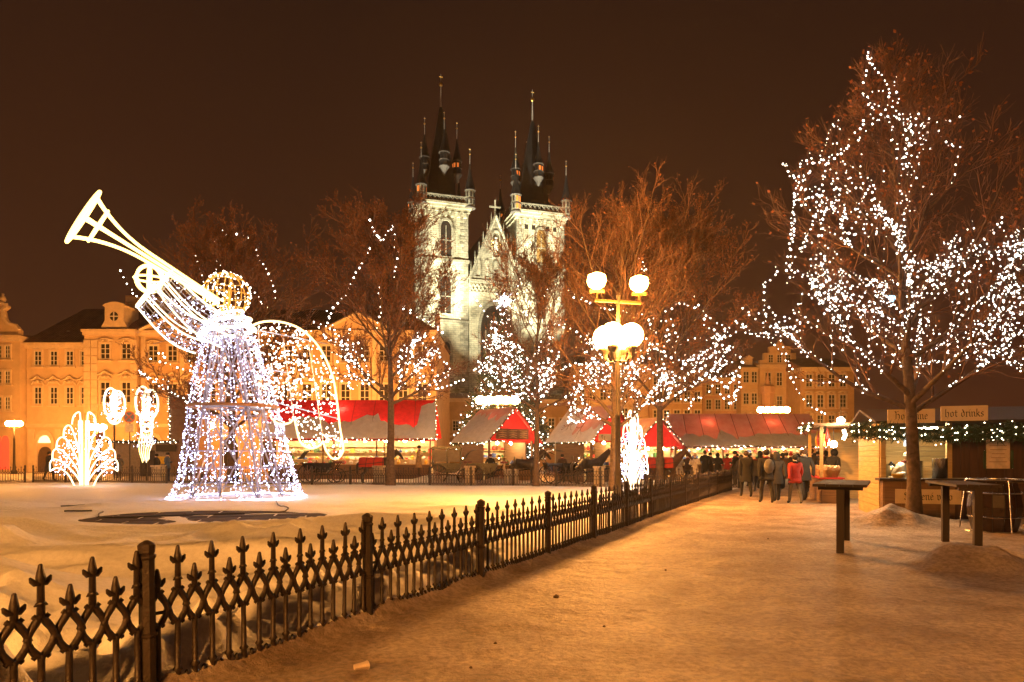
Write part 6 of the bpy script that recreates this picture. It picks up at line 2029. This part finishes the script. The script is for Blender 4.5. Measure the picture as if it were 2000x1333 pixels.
# ================================================================== PEOPLE
def skinned(verts, edges, radii, root, sub=1):
    me = bpy.data.meshes.new('skel')
    me.from_pydata(verts, edges, [])
    ob = bpy.data.objects.new('skel', me)
    COL.objects.link(ob)
    sm = ob.modifiers.new('skin', 'SKIN')
    sm.use_smooth_shade = True
    for i, r in enumerate(radii):
        me.skin_vertices[0].data[i].radius = (r, r) if not hasattr(r, '__len__') else r
        me.skin_vertices[0].data[i].use_root = (i == root)
    ss = ob.modifiers.new('sub', 'SUBSURF'); ss.levels = sub; ss.render_levels = sub
    dg = bpy.context.evaluated_depsgraph_get()
    ev = ob.evaluated_get(dg)
    out = bpy.data.meshes.new_from_object(ev)
    bpy.data.objects.remove(ob)
    bpy.data.meshes.remove(me)
    out.polygons.foreach_set('use_smooth', [True] * len(out.polygons))
    return out
def body_pose(stride=0.0, bend=0.0, arms='pocket', turn=0.0):
    """person facing -y, 1.72 m tall"""
    b = lambda z, y=0.0: (y - bend * max(0, z - 0.95) * 0.9)
    V, E, R_ = [], [], []
    def v(x, y, z, r):
        V.append((x, y, z)); R_.append(r); return len(V) - 1
    pel = v(0, 0, 0.95, (0.165, 0.13))
    wai = v(0, b(1.12), 1.12, (0.165, 0.13))
    chs = v(0, b(1.33), 1.33, (0.185, 0.135))
    nk0 = v(0, b(1.47), 1.47, (0.10, 0.085))
    nck = v(0, b(1.52) - 0.01, 1.525, 0.062)
    chn = v(0, b(1.58) - 0.035, 1.575, 0.075)
    hd = v(0, b(1.63) - 0.02, 1.64, (0.082, 0.10))
    tp = v(0, b(1.70) - 0.012, 1.70, 0.07)
    E += [(pel, wai), (wai, chs), (chs, nk0), (nk0, nck), (nck, chn), (chn, hd), (hd, tp)]
    for s in (-1, 1):
        st = stride * s
        hip = v(s * 0.10, 0, 0.88, 0.105)
        kn = v(s * 0.105, -st * 0.20 - 0.02, 0.50, 0.075)
        an = v(s * 0.105, -st * 0.30 + (0.06 if st < 0 else 0), 0.10 + (0.04 if st < 0 else 0), 0.055)
        toe = v(s * 0.115, an_y(st) - 0.12, 0.045, 0.042)
        E += [(pel, hip), (hip, kn), (kn, an), (an, toe)]
        sh_ = v(s * 0.20, b(1.42), 1.42, 0.085)
        if arms == 'pocket':
            el = v(s * 0.30, b(1.15) + 0.07, 1.15, 0.068); wr_ = v(s * 0.235, b(0.98) - 0.06, 0.98, 0.055); E += [(chs, sh_), (sh_, el), (el, wr_)]
        elif arms == 'front':
            el = v(s * 0.28, b(1.15) + 0.02, 1.15, 0.066); wr_ = v(s * 0.12, b(1.22) - 0.24, 1.20, 0.048); E += [(chs, sh_), (sh_, el), (el, wr_)]
        else:
            el = v(s * 0.27, b(1.15) + 0.03 + st * 0.10, 1.14, 0.066); wr_ = v(s * 0.27, b(0.92) + st * 0.22 - 0.03, 0.92, 0.05)
            ha = v(s * 0.265, b(0.84) + st * 0.24 - 0.05, 0.83, 0.042); E += [(chs, sh_), (sh_, el), (el, wr_), (wr_, ha)]
    return V, E, R_
def an_y(st):
    return -st * 0.30 + (0.06 if st < 0 else 0)
BODY = {}
def body(key):
    if key not in BODY:
        stride, bend, arms = key
        BODY[key] = skinned(*body_pose(stride, bend, arms), 0)
    return BODY[key]
SKIN = mat('skin', (0.55, 0.34, 0.25), rough=0.6, var=0.1)
def cloth(name, c):
    return mat('cloth_' + name, c, rough=0.9, var=0.3, scale=9, bump=0.3, bscale=25)
CL = {k: cloth(k, c) for k, c in dict(black=(0.010, 0.009, 0.009), charcoal=(0.024, 0.021, 0.020), brown=(0.055, 0.03, 0.017), red=(0.40, 0.03, 0.025), cream=(0.60, 0.50, 0.36), blue=(0.07, 0.11, 0.18), grey=(0.11, 0.105, 0.10), navy=(0.02, 0.025, 0.05), white=(0.75, 0.73, 0.70), tan=(0.38, 0.25, 0.13), maroon=(0.18, 0.025, 0.025)).items()}
def person(label, loc, rz, jacket, trousers, key=(0.0, 0.0, 'pocket'), coat=0.0, head='hat', headc='black', s=1.0, extra=None, group='people at the market'):
    t = thing('person', label, 'person', (loc[0], loc[1], gz(loc[0], loc[1]) - 0.02), rz, group)
    t.scale = (s, s, s)
    me = body(key).copy()
    me.materials.clear()
    for m in (CL[jacket], CL[trousers], SKIN, CL['black']):
        me.materials.append(m)
    co = np.empty(len(me.vertices) * 3, dtype=np.float32); me.vertices.foreach_get('co', co); co = co.reshape(-1, 3)
    idx = []
    for p in me.polygons:
        c = co[list(p.vertices)].mean(axis=0)
        if c[2] > 1.535: m = 2
        elif c[2] < 0.09: m = 3
        elif c[2] < 0.86 and abs(c[0]) < 0.2: m = 1
        elif c[2] < 0.90 and abs(c[0]) >= 0.2: m = 3
        else: m = 0
        idx.append(m)
    me.polygons.foreach_set('material_index', idx)
    link('body', me, None, t)
    bend = key[1]
    hy = -bend * 0.69 * 0.9 - 0.02
    if coat:
        b = MB(); prof = [(0.175, 1.10), (0.205, 0.92), (0.225, 0.75), (0.24, 0.95 - coat)]
        vs = []
        for r, z in prof:
            for j in range(14):
                a = 2 * PI * j / 14
                vs.append((r * math.cos(a), r * 0.82 * math.sin(a) * (1 + 0.4 * key[0] * (1 - z)) + 0.012 * math.sin(3 * a), z))
        b.add(vs, [(i * 14 + j, i * 14 + (j + 1) % 14, (i + 1) * 14 + (j + 1) % 14, (i + 1) * 14 + j) for i in range(3) for j in range(14)])
        b.build('coat', CL[jacket], t, True)
    hb_ = MB()
    if head == 'hat':
        hb_.sphere((0, hy, 1.695), 1, 12, 8, (0.108, 0.118, 0.095)); hb_.tube([(0.108 * math.cos(a), hy + 0.118 * math.sin(a), 1.665) for a in np.linspace(0, 2 * PI, 15)[:-1]], 0.02, 5, closed=True)
        hb_.build('hat', CL[headc], t, True)
    elif head == 'hood':
        hb_.sphere((0, hy + 0.035, 1.645), 1, 12, 8, (0.125, 0.13, 0.15)); hb_.build('hood', CL[headc], t, True)
    else:
        hb_.sphere((0, hy + 0.03, 1.675), 1, 12, 8, (0.105, 0.112, 0.105))
        if head == 'long':
            hb_.sphere((0, hy + 0.085, 1.57), 1, 10, 7, (0.09, 0.06, 0.14))
        hb_.build('hair', CL[headc], t, True)
    MB().tube([(0.085 * math.cos(a), -bend * 0.5 + 0.075 * math.sin(a), 1.50 + 0.012 * math.sin(2 * a)) for a in np.linspace(0, 2 * PI, 15)[:-1]], 0.035, 6, closed=True).build('scarf', CL[random.choice(['black', 'grey', 'maroon', 'charcoal'])], t, True)
    if extra == 'backpack':
        MB().sphere((0, 0.22, 1.22), 1, 10, 8, (0.17, 0.12, 0.24)).build('backpack', CL['grey'], t, True)
    if extra == 'bag':
        b = MB().box((0.3, 0.05, 0.78), (0.1, 0.28, 0.24)); b.tube([(0.3, -0.06, 0.9), (0.26, 0.02, 1.15), (0.3, 0.16, 0.9)], 0.012, 5); b.build('bag', CL['brown'], t)
    return t
WK = (0.7, 0.02, 'swing'); WK2 = (-0.55, 0.04, 'swing'); ST = (0.0, 0.0, 'pocket'); FR = (0.0, 0.0, 'front'); WP = (0.8, 0.05, 'pocket')
def pp(px, py):
    g_ = G(px, py); return (g_.x, g_.y)
rnd = random.Random(5)
PG = 'people on the path'
person('person in long dark coat walking along the fence end', pp(1457, 973), PI, 'black', 'black', WK, 0.35, 'hair', 'brown', 1.02, group=PG)
person('person in pale hat walking beside the long dark coat', pp(1474, 962), PI + 0.2, 'charcoal', 'navy', WK2, 0.2, 'hat', 'white', 0.97, 'bag', PG)
person('person in black jacket and trousers in the middle of the path', pp(1497, 985), PI, 'black', 'charcoal', WK, 0.15, 'hair', 'black', 1.03, 'backpack', PG)
person('shorter person in dark coat with hood just right of the middle', pp(1517, 981), PI - 0.1, 'charcoal', 'black', WK2, 0.3, 'hood', 'charcoal', 0.98, None, PG)
person('person in bright red jacket and grey trousers on the path', pp(1553, 986), PI + 0.1, 'red', 'grey', WK, 0.12, 'hair', 'black', 0.93, None, PG)
person('tall person in black right of the red jacket', pp(1571, 981), PI, 'black', 'black', WK2, 0.25, 'hair', 'brown', 1.04, None, PG)
person('person in brown coat further along the path', pp(1536, 957), PI, 'brown', 'black', WP, 0.3, 'hat', 'charcoal', 1.0, None, PG)
person('person in dark blue jacket crossing the far path', pp(1590, 953), PI / 2, 'navy', 'black', WK, 0.1, 'hair', 'black', 1.0, None, PG)
person('bulky dark figure bending over the food stall counter', pp(1622, 976), PI / 2 + 0.5, 'black', 'black', (0.2, 0.35, 'front'), 0.2, 'hood', 'black', 1.04, None, PG)
person('person in dark coat with pale grey backpack at the food stall', pp(1641, 974), PI / 2 + 0.7, 'charcoal', 'black', (0.2, 0.18, 'pocket'), 0.3, 'hair', 'black', 1.0, 'backpack', PG)
person('person in black leaning in at the food stall, furthest back', pp(1606, 962), PI / 2, 'black', 'navy', ST, 0.3, 'hat', 'brown', 1.02, None, PG)
person('person in maroon jacket far back before the snowy stall', at(1440, 41)[:2], 0.3, 'maroon', 'black', ST, 0.1, 'hair', 'black', 1.0, None, PG)
person('person in black before the snowy stall, left of the walkers', at(1467, 43)[:2], PI, 'black', 'black', FR, 0.3, 'hat', 'black', 1.03, None, PG)
person('person in grey coat far back between the walkers', at(1523, 44)[:2], PI, 'grey', 'black', ST, 0.3, 'hat', 'black', 1.0, None, PG)
QG = 'people queueing before the snowy stall'
person('person in cream coat beside the red blanket horse on the right', at(1327, 38.5)[:2], 0.4, 'cream', 'tan', FR, 0.3, 'hood', 'cream', 0.95, None, QG)
person('person in brown jacket between the two cream coats', at(1343, 40)[:2], 0.0, 'brown', 'black', ST, 0.1, 'hair', 'brown', 1.0, None, QG)
person('person in pale beige coat at the fence corner', at(1357, 38)[:2], -0.3, 'cream', 'grey', FR, 0.35, 'hat', 'tan', 1.0, None, QG)
person('tall person in black coat at the snowy stall', at(1377, 42)[:2], PI, 'black', 'black', ST, 0.4, 'hair', 'black', 1.12, None, QG)
person('person in dark brown coat right of the tall black coat', at(1387, 44)[:2], PI, 'brown', 'black', FR, 0.3, 'hat', 'black', 1.05, None, QG)
person('person in hooded black jacket left of the red anorak', at(1402, 41)[:2], -0.6, 'black', 'navy', (0, 0.1, 'front'), 0.2, 'hood', 'black', 1.03, None, QG)
person('person in red anorak at the snowy stall counter', at(1420, 43)[:2], PI, 'red', 'black', ST, 0.1, 'hair', 'brown', 1.02, None, QG)
LG = 'people behind the far fence'
person('person in blue grey jacket standing behind the fence left of the angel', at(327, 44)[:2], PI / 2, 'blue', 'navy', FR, 0.1, 'hat', 'charcoal', 1.06, None, LG)
person('person in black beside the blue grey jacket', at(306, 44.5)[:2], -PI / 2, 'black', 'black', ST, 0.2, 'hair', 'black', 1.02, None, LG)
person('person in dark coat left of the shell ornament', at(96, 45)[:2], PI / 2, 'charcoal', 'black', WK, 0.35, 'hair', 'black', 1.1, None, LG)
person('person in pale grey coat below the road sign', at(232, 47)[:2], 0.2, 'grey', 'brown', ST, 0.35, 'hood', 'grey', 1.0, None, LG)
person('person in cream coat under the angel wing', at(568, 43.5)[:2], PI / 2, 'cream', 'black', ST, 0.45, 'hair', 'brown', 1.05, None, LG)
person('coachman in brown coat by the closed carriage', at(818, 41.5)[:2], PI / 2, 'tan', 'brown', FR, 0.45, 'hat', 'black', 1.05, None, LG)
person('person in black at the gabled hut window', at(958, 42.5)[:2], PI, 'black', 'black', ST, 0.3, 'hat', 'maroon', 1.0, None, LG)
person('person in brown at the hut behind the dark horse', at(1098, 41.5)[:2], PI, 'brown', 'black', FR, 0.2, 'hair', 'black', 1.0, None, LG)
# more of the dense crowd before the snowy stall
CG = 'dense crowd at the end of the path'
crowd = [(1436, 37, 'black', 'hat', 'charcoal', 'person in black with grey knit hat where the fence ends'), (1447, 34, 'charcoal', 'hood', 'charcoal', 'hooded charcoal figure close to the fence end'), (1462, 36, 'navy', 'hair', 'black', 'navy jacket just left of the pale hat'), (1484, 33, 'black', 'hood', 'black', 'hooded black figure behind the pale hat walker'), (1491, 39, 'brown', 'hat', 'tan', 'brown jacket with tan hat deep in the crowd'), (1508, 35, 'black', 'long', 'brown', 'long haired person in black behind the backpack'), (1516, 40, 'maroon', 'hat', 'black', 'maroon coat deep in the crowd below the candelabra'), (1528, 33, 'charcoal', 'long', 'black', 'long haired figure in charcoal left of the brown coat'), (1545, 38, 'black', 'hat', 'red', 'black coat and red hat behind the red jacket'), (1559, 36, 'navy', 'hood', 'navy', 'hooded navy figure behind the red jacket'), (1566, 42, 'brown', 'hair', 'black', 'brown coat far behind the tall person in black'), (1580, 34, 'black', 'hat', 'grey', 'black coat and grey hat right of the tall person'), (1584, 29, 'charcoal', 'hair', 'brown', 'charcoal coat walking between tall person and food stall'), (1598, 37, 'grey', 'hat', 'black', 'grey coat deep behind the food stall queue'), (1612, 33, 'black', 'hood', 'black', 'hooded black figure at the back of the food stall queue')]
for i, (px, Y, jc, hd_, hc_, lb) in enumerate(crowd):
    person(lb, at(px, Y)[:2], rnd.uniform(0, 6.28) if i % 3 == 0 else PI + rnd.uniform(-0.5, 0.5), jc, rnd.choice(['black', 'navy', 'charcoal']), rnd.choice([ST, WP, FR, (0.5, 0.08, 'pocket'), (-0.6, 0.0, 'swing')]), rnd.uniform(0.15, 0.45), hd_, hc_, rnd.uniform(0.93, 1.08), rnd.choice([None, None, 'bag', 'backpack']), CG)
# vendor inside the hut
vx, vy = HX + 0.55 * math.cos(HR) - 1.05 * math.sin(HR), HY + 0.55 * math.sin(HR) + 1.05 * math.cos(HR)
v_ = person('vendor in white bending forward inside the drinks hut', (vx, vy), HR + 0.9, 'white', 'white', (0.0, 0.55, 'front'), 0.2, 'hat', 'white', 0.97, None, 'vendor')

# ================================================================== HORSES AND CARRIAGES
def horse_mesh():
    V, E, R_ = [], [], []
    def v(x, y, z, r):
        V.append((x, y, z)); R_.append(r); return len(V) - 1
    rump = v(-0.72, 0, 1.22, (0.27, 0.29)); bel = v(-0.15, 0, 1.13, (0.28, 0.31)); ch = v(0.45, 0, 1.17, (0.26, 0.32))
    nk = v(0.80, 0, 1.42, (0.15, 0.22)); nk2 = v(1.06, 0, 1.70, (0.11, 0.15)); poll = v(1.22, 0, 1.90, (0.09, 0.11)); fac = v(1.42, 0, 1.70, (0.085, 0.10)); muz = v(1.58, 0, 1.48, (0.06, 0.07)); nose = v(1.63, 0, 1.42, (0.05, 0.055))
    E += [(rump, bel), (bel, ch), (ch, nk), (nk, nk2), (nk2, poll), (poll, fac), (fac, muz), (muz, nose)]
    for s in (-1, 1):
        e0 = v(1.19, s * 0.05, 2.0, 0.03); e1 = v(1.20, s * 0.07, 2.10, 0.012); E += [(poll, e0), (e0, e1)]
        sh_ = v(0.50, s * 0.17, 0.95, 0.12); el = v(0.46, s * 0.17, 0.78, 0.085); kn = v(0.50, s * 0.17, 0.46, 0.055); ft = v(0.48, s * 0.17, 0.13, 0.042); hf = v(0.53, s * 0.17, 0.03, 0.06)
        E += [(ch, sh_), (sh_, el), (el, kn), (kn, ft), (ft, hf)]
        th = v(-0.72, s * 0.17, 0.98, 0.17); stf = v(-0.55, s * 0.18, 0.78, 0.11); hk = v(-0.86, s * 0.18, 0.52, 0.06); fl_ = v(-0.80, s * 0.18, 0.14, 0.044); hh = v(-0.74, s * 0.18, 0.03, 0.062)
        E += [(rump, th), (th, stf), (stf, hk), (hk, fl_), (fl_, hh)]
    return skinned(V, E, R_, 1)
HM = horse_mesh()
COAT_BLACK = mat('black_horse_coat', (0.030, 0.018, 0.012), rough=0.5, var=0.4)
COAT_BAY = mat('bay_horse_coat', (0.085, 0.038, 0.018), rough=0.5, var=0.4)
BLANKET = mat('red_horse_blanket', (0.48, 0.035, 0.02), rough=0.85, var=0.2, scale=6)
LEATHER = mat('harness_leather', (0.02, 0.014, 0.01), rough=0.5)
def horse(label, loc, rz, coat, blanket, patch=False):
    t = thing('horse', label, 'horse', (loc[0], loc[1], 0), rz, 'carriage horses')
    me = HM.copy(); me.materials.clear(); me.materials.append(coat)
    link('body', me, None, t)
    b = MB(); b.tube([(-0.98, 0, 1.30), (-1.12, 0, 1.1), (-1.14, 0, 0.75), (-1.10, 0, 0.5)], [0.05, 0.08, 0.09, 0.03], 7)
    b.build('tail', mat('flaxen_tail', (0.45, 0.33, 0.2), rough=0.8) if patch else coat, t, True)
    m = MB()
    for k in range(9):
        u = k / 8
        x, z = 0.72 + 0.48 * u, 1.66 + 0.36 * u
        m.tube([(x, 0.0, z), (x - 0.1, 0.13, z - 0.08), (x - 0.06, 0.17, z - 0.28)], [0.04, 0.045, 0.015], 5)
    m.build('mane', coat, t, True)
    if blanket:
        vs, fs = [], []
        nx_, na = 9, 11
        for i in range(nx_):
            x = -0.98 + 1.45 * i / (nx_ - 1)
            top = 1.22 + 0.31 - 0.04 * math.sin(PI * i / (nx_ - 1))
            for j in range(na):
                a = -1.0 + 2.0 * j / (na - 1)
                y = 0.36 * math.sin(a * 1.45)
                z = 1.17 + 0.39 * math.cos(a * 1.35) - (0.28 * max(0, abs(a) - 0.72) / 0.28)
                vs.append((x, y * (1.0 if 0 < i < nx_ - 1 else 0.97), z))
        for i in range(nx_ - 1):
            for j in range(na - 1):
                fs.append((i * na + j, (i + 1) * na + j, (i + 1) * na + j + 1, i * na + j + 1))
        MB().add(vs, fs).build('blanket', BLANKET, t, True)
    h_ = MB()
    for x in (-0.55, -0.1, 0.42):
        h_.tube([(x + 0.1 * math.cos(a) * 0.3, 0.40 * math.sin(a), 1.17 + 0.42 * math.cos(a)) for a in np.linspace(0, 2 * PI, 21)[:-1]], 0.018, 5, closed=True)
    for s in (-1, 1):
        h_.tube([(-1.0, s * 0.40, 1.12), (0.0, s * 0.42, 1.22), (0.62, s * 0.36, 1.28)], 0.018, 5)
        h_.tube([(1.35, s * 0.09, 1.72), (1.18, s * 0.12, 1.86), (1.5, s * 0.07, 1.52)], 0.012, 4)
    h_.build('harness', LEATHER, t)
    return t
horse('horse in red blanket facing right behind the tree left of the church', at(735, 40.6)[:2], 0.05, COAT_BLACK, True)
horse('black horse with pale tail left of the slim tree trunk', at(1022, 40.0)[:2], -0.05, COAT_BLACK, False, True)
horse('bay horse in red blanket right of the globe lamp trunk', at(1296, 37.2)[:2], 0.1, COAT_BAY, True)
horse('dark horse standing between the slim tree and the globe lamp', at(1152, 39.0)[:2], 0.3, COAT_BLACK, False)

CARR = mat('black_carriage_lacquer', (0.015, 0.012, 0.012), rough=0.2, var=0.3)
WHEELM = mat('wheel_paint', (0.16, 0.06, 0.03), rough=0.4, var=0.3)
def wheel(parent, x, y, r):
    b = MB(); b.tube([(x + r * math.cos(a), y, r + r * math.sin(a)) for a in np.linspace(0, 2 * PI, 29)[:-1]], 0.035, 6, closed=True)
    w = b.build('wheel', CARR, parent)
    s = MB()
    for k in range(12):
        a = 2 * PI * k / 12
        s.tube([(x, y, r), (x + r * math.cos(a), y, r + r * math.sin(a))], 0.016, 4)
    s.tube([(x, y - 0.1, r), (x, y + 0.1, r)], 0.07, 8)
    s.build('spokes', WHEELM, w)
def carriage(label, loc, rz, closed):
    t = thing('carriage', label, 'carriage', (loc[0], loc[1], 0), rz, 'horse carriages')
    for s in (-1, 1):
        wheel(t, -0.75, s * 0.68, 0.55); wheel(t, 0.85, s * 0.62, 0.42)
    MB().tube([(-0.75, -0.68, 0.55), (-0.75, 0.68, 0.55)], 0.03, 5).tube([(0.85, -0.62, 0.42), (0.85, 0.62, 0.42)], 0.03, 5).tube([(-0.75, 0, 0.55), (0.85, 0, 0.45)], 0.04, 5).build('axle', CARR, t)
    prof = [(-1.15, 1.25), (-1.0, 0.8), (-0.5, 0.62), (0.3, 0.62), (0.55, 0.8), (0.7, 1.25)]
    MB().prism(prof + [(0.6, 1.25), (0.5, 0.9), (-0.5, 0.75), (-0.95, 0.95), (-1.05, 1.25)], -0.55, 0.55).build('tub', CARR, t)
    for s in (-1, 1):
        MB().prism([(-1.1, 1.2), (-0.95, 0.85), (-0.5, 0.66), (0.3, 0.66), (0.5, 0.85), (0.62, 1.2)], s * 0.56 - 0.01, s * 0.56 + 0.01).build('side_panel', CARR, t)
    for sc_, sd_ in (((-0.7, 0, 0.98), (0.5, 1.0, 0.14)), ((1.05, 0, 1.25), (0.45, 0.9, 0.12))):
        MB().box(sc_, sd_).build('seat', mat('maroon_seat', (0.12, 0.02, 0.02), rough=0.7), t)
    MB().tube([(0.75, -0.3, 0.75), (1.05, -0.3, 1.2)], 0.03, 5).tube([(0.75, 0.3, 0.75), (1.05, 0.3, 1.2)], 0.03, 5).tube([(1.0, -0.25, 0.6), (2.8, -0.25, 0.9)], 0.03, 5).tube([(1.0, 0.25, 0.6), (2.8, 0.25, 0.9)], 0.03, 5).build('shaft', CARR, t)
    if closed:
        c = MB()
        for x in (-1.05, -0.2, 0.6):
            for s in (-1, 1):
                c.bx(x - 0.035, x + 0.035, s * 0.54 - 0.03, s * 0.54 + 0.03, 1.2, 2.05)
        c.prism([(-1.2, 2.05), (0.75, 2.05), (0.6, 2.18), (-1.0, 2.2)], -0.62, 0.62)
        c.build('cabin', CARR, t)
        for s in (-1, 1):
            for x0, x1 in ((-1.0, -0.25), (-0.15, 0.55)):
                MB().bx(x0, x1, s * 0.54 - 0.006, s * 0.54 + 0.006, 1.28, 1.98).build('window', mat('carriage_glass', (0.20, 0.16, 0.11), rough=0.1, var=0.2), t)
    else:
        vs, fs = [], []
        for i in range(7):
            a = PI * (0.30 + 0.62 * i / 6)
            for y in (-0.56, 0.56):
                vs.append((-0.55 + 0.75 * math.cos(a), y, 1.25 + 0.75 * math.sin(a)))
        for i in range(6):
            fs.append((2 * i, 2 * i + 1, 2 * i + 3, 2 * i + 2))
        MB().add(vs, fs).build('folding_hood', LEATHER, t, True)
    for s in (-1, 1):
        l_ = MB().lathe((0.75, s * 0.62, 1.35), [(0.05, 0), (0.08, 0.05), (0.08, 0.25), (0.02, 0.33)], 6).build('lantern', BRASS, t)
        MB().sphere((0.75, s * 0.70, 1.49), 0.035, 8, 6).build('flame', glow('carriage_lantern', (1.0, 0.75, 0.4), 25, False), l_, True)
    return t
carriage('open carriage with folded hood under the angel wing', at(630, 42.0)[:2], 0.05, False)
carriage('closed black carriage with windows before the long red stall', at(880, 41.0)[:2], 0.05, True)
carriage('open carriage behind the slim tree, left of the lamp', at(1100, 40.2)[:2], 0.2, False)
carriage('open carriage seen between stone blocks behind the black horse', at(950, 40.4)[:2], 0.0, False)

# ================================================================== STREET FURNITURE
SANDST = ashlar('pale_stone_block', (0.52, 0.42, 0.28), (0.46, 0.36, 0.24), (0.3, 0.24, 0.16), 0.8, 0.4, 0.75)
for px, Y, lab in ((740, 38.6, 'pale square stone block beside the tree left of the church'), (918, 37.9, 'pale square stone block behind the fence below the closed carriage'), (1170, 36.0, 'pale square stone block behind the fence left of the lamp'), (310, 40.6, 'square stone block behind the fence left of the angel')):
    t = thing('stone_block', lab, 'stone block', at(px, Y), random.uniform(-0.1, 0.1), 'stone blocks behind the far fence')
    MB().bx(-0.32, 0.32, -0.32, 0.32, 0, 0.16).build('plinth', SANDST, t)
    MB().bx(-0.27, 0.27, -0.27, 0.27, 0.16, 0.98).build('shaft', SANDST, t)
    MB().bx(-0.32, 0.32, -0.32, 0.32, 0.98, 1.08).build('cap', SANDST, t)
t = thing('litter_bin', 'grey ribbed litter bin behind the fence left of the slim tree', 'litter bin', at(998, 37.2), 0)
MB().lathe((0, 0, 0), [(0.36, 0), (0.38, 0.9), (0.34, 0.92)], 18).build('body', mat('grey_concrete', (0.34, 0.30, 0.25), rough=0.8), t)
for k in range(18):
    a = 2 * PI * k / 18
    MB().tube([(0.37 * math.cos(a), 0.37 * math.sin(a), 0.03), (0.39 * math.cos(a), 0.39 * math.sin(a), 0.88)], 0.022, 4).build('rib', mat('grey_concrete', (0.34, 0.30, 0.25)), t)
# no stopping sign
sg = at(253, 44.0)
t = thing('road_sign', 'round blue and red no stopping sign with white plate on a post', 'road sign', sg)
zc = EYE + (HZ - 815) / F * 44.0
MB().tube([(0, 0.05, 0), (0, 0.05, zc + 0.3)], 0.035, 8).build('post', POLE, t)
disc = lambda r, y0, y1: MB().prism([(r * math.cos(a), zc + r * math.sin(a)) for a in np.linspace(0, 2 * PI, 33)[:-1]], y0, y1)
REDS = mat('sign_red', (0.45, 0.02, 0.02), rough=0.4, var=0.1); BLUES = mat('sign_blue', (0.03, 0.06, 0.30), rough=0.4, var=0.1)
disc(0.38, -0.02, 0.01).build('disc', REDS, t)
disc(0.31, -0.026, -0.021).build('field', BLUES, t)
b = MB()
for s in (-1, 1):
    b.beam((-0.22, -0.035, zc - s * 0.22), (0.22, -0.035, zc + s * 0.22), 0.06)
b.build('cross', REDS, t)
MB().bx(-0.26, 0.26, -0.02, 0.01, zc - 0.95, zc - 0.45).build('plate', mat('white_plate', (0.65, 0.6, 0.5), rough=0.5), t)
# round red sign seen half hidden
t = thing('round_sign', 'small round sign behind the shell ornament left of the angel light', 'road sign', at(196, 46.0))
MB().tube([(0, 0.04, 0), (0, 0.04, 3.0)], 0.035, 8).build('post', POLE, t)
zc = 2.9
disc(0.30, -0.02, 0.01).build('disc', mat('sign_brown', (0.25, 0.10, 0.05), rough=0.5), t)
# partial sign on the hut left of the lamp trunk
t = thing('shop_sign', 'cream sign with blackletter T r on the hut behind the lamp trunk', 'sign', at(1187, 41.0), 0.0)
MB().bx(-0.55, 0.55, 0, 0.04, 2.55, 2.95).build('board', SIGNW, t)
lettering('Tr', 0.15, t, INK, -0.4, -0.005, 2.64, False)
# number sign by the food stall
c = P(1607, 838, 23.0)
t = thing('number_sign', 'small dark sign with a pale figure three by the food stall', 'sign', c)
MB().bx(-0.12, 0.12, 0, 0.03, -0.16, 0.16).build('board', mat('dark_panel2', (0.05, 0.04, 0.035)), t)
MB().tube([(0, 0.02, 0.16), (0, 0.02, 0.55)], 0.012, 4).build('hanger', POLE, t)
lettering('3', 0.13, t, mat('white_plate', (0.65, 0.6, 0.5)), -0.05, -0.004, -0.11, False)

# ================================================================== SNOWY AIR
ho = MB().bx(-330, 430, -110, 400, -1.2, 84).build('haze', None)
m = bpy.data.materials.new('snowy_air'); m.use_nodes = True
n, l = m.node_tree.nodes, m.node_tree.links
n.remove(n['Principled BSDF'])
pv = n.new('ShaderNodeVolumePrincipled')
pv.inputs['Color'].default_value = (0.92, 0.92, 0.92, 1)
pv.inputs['Density'].default_value = 0.00045
pv.inputs['Anisotropy'].default_value = 0.6
l.new(pv.outputs[0], n['Material Output'].inputs['Volume'])
ho.data.materials.append(m)
tag(ho, kind='stuff')
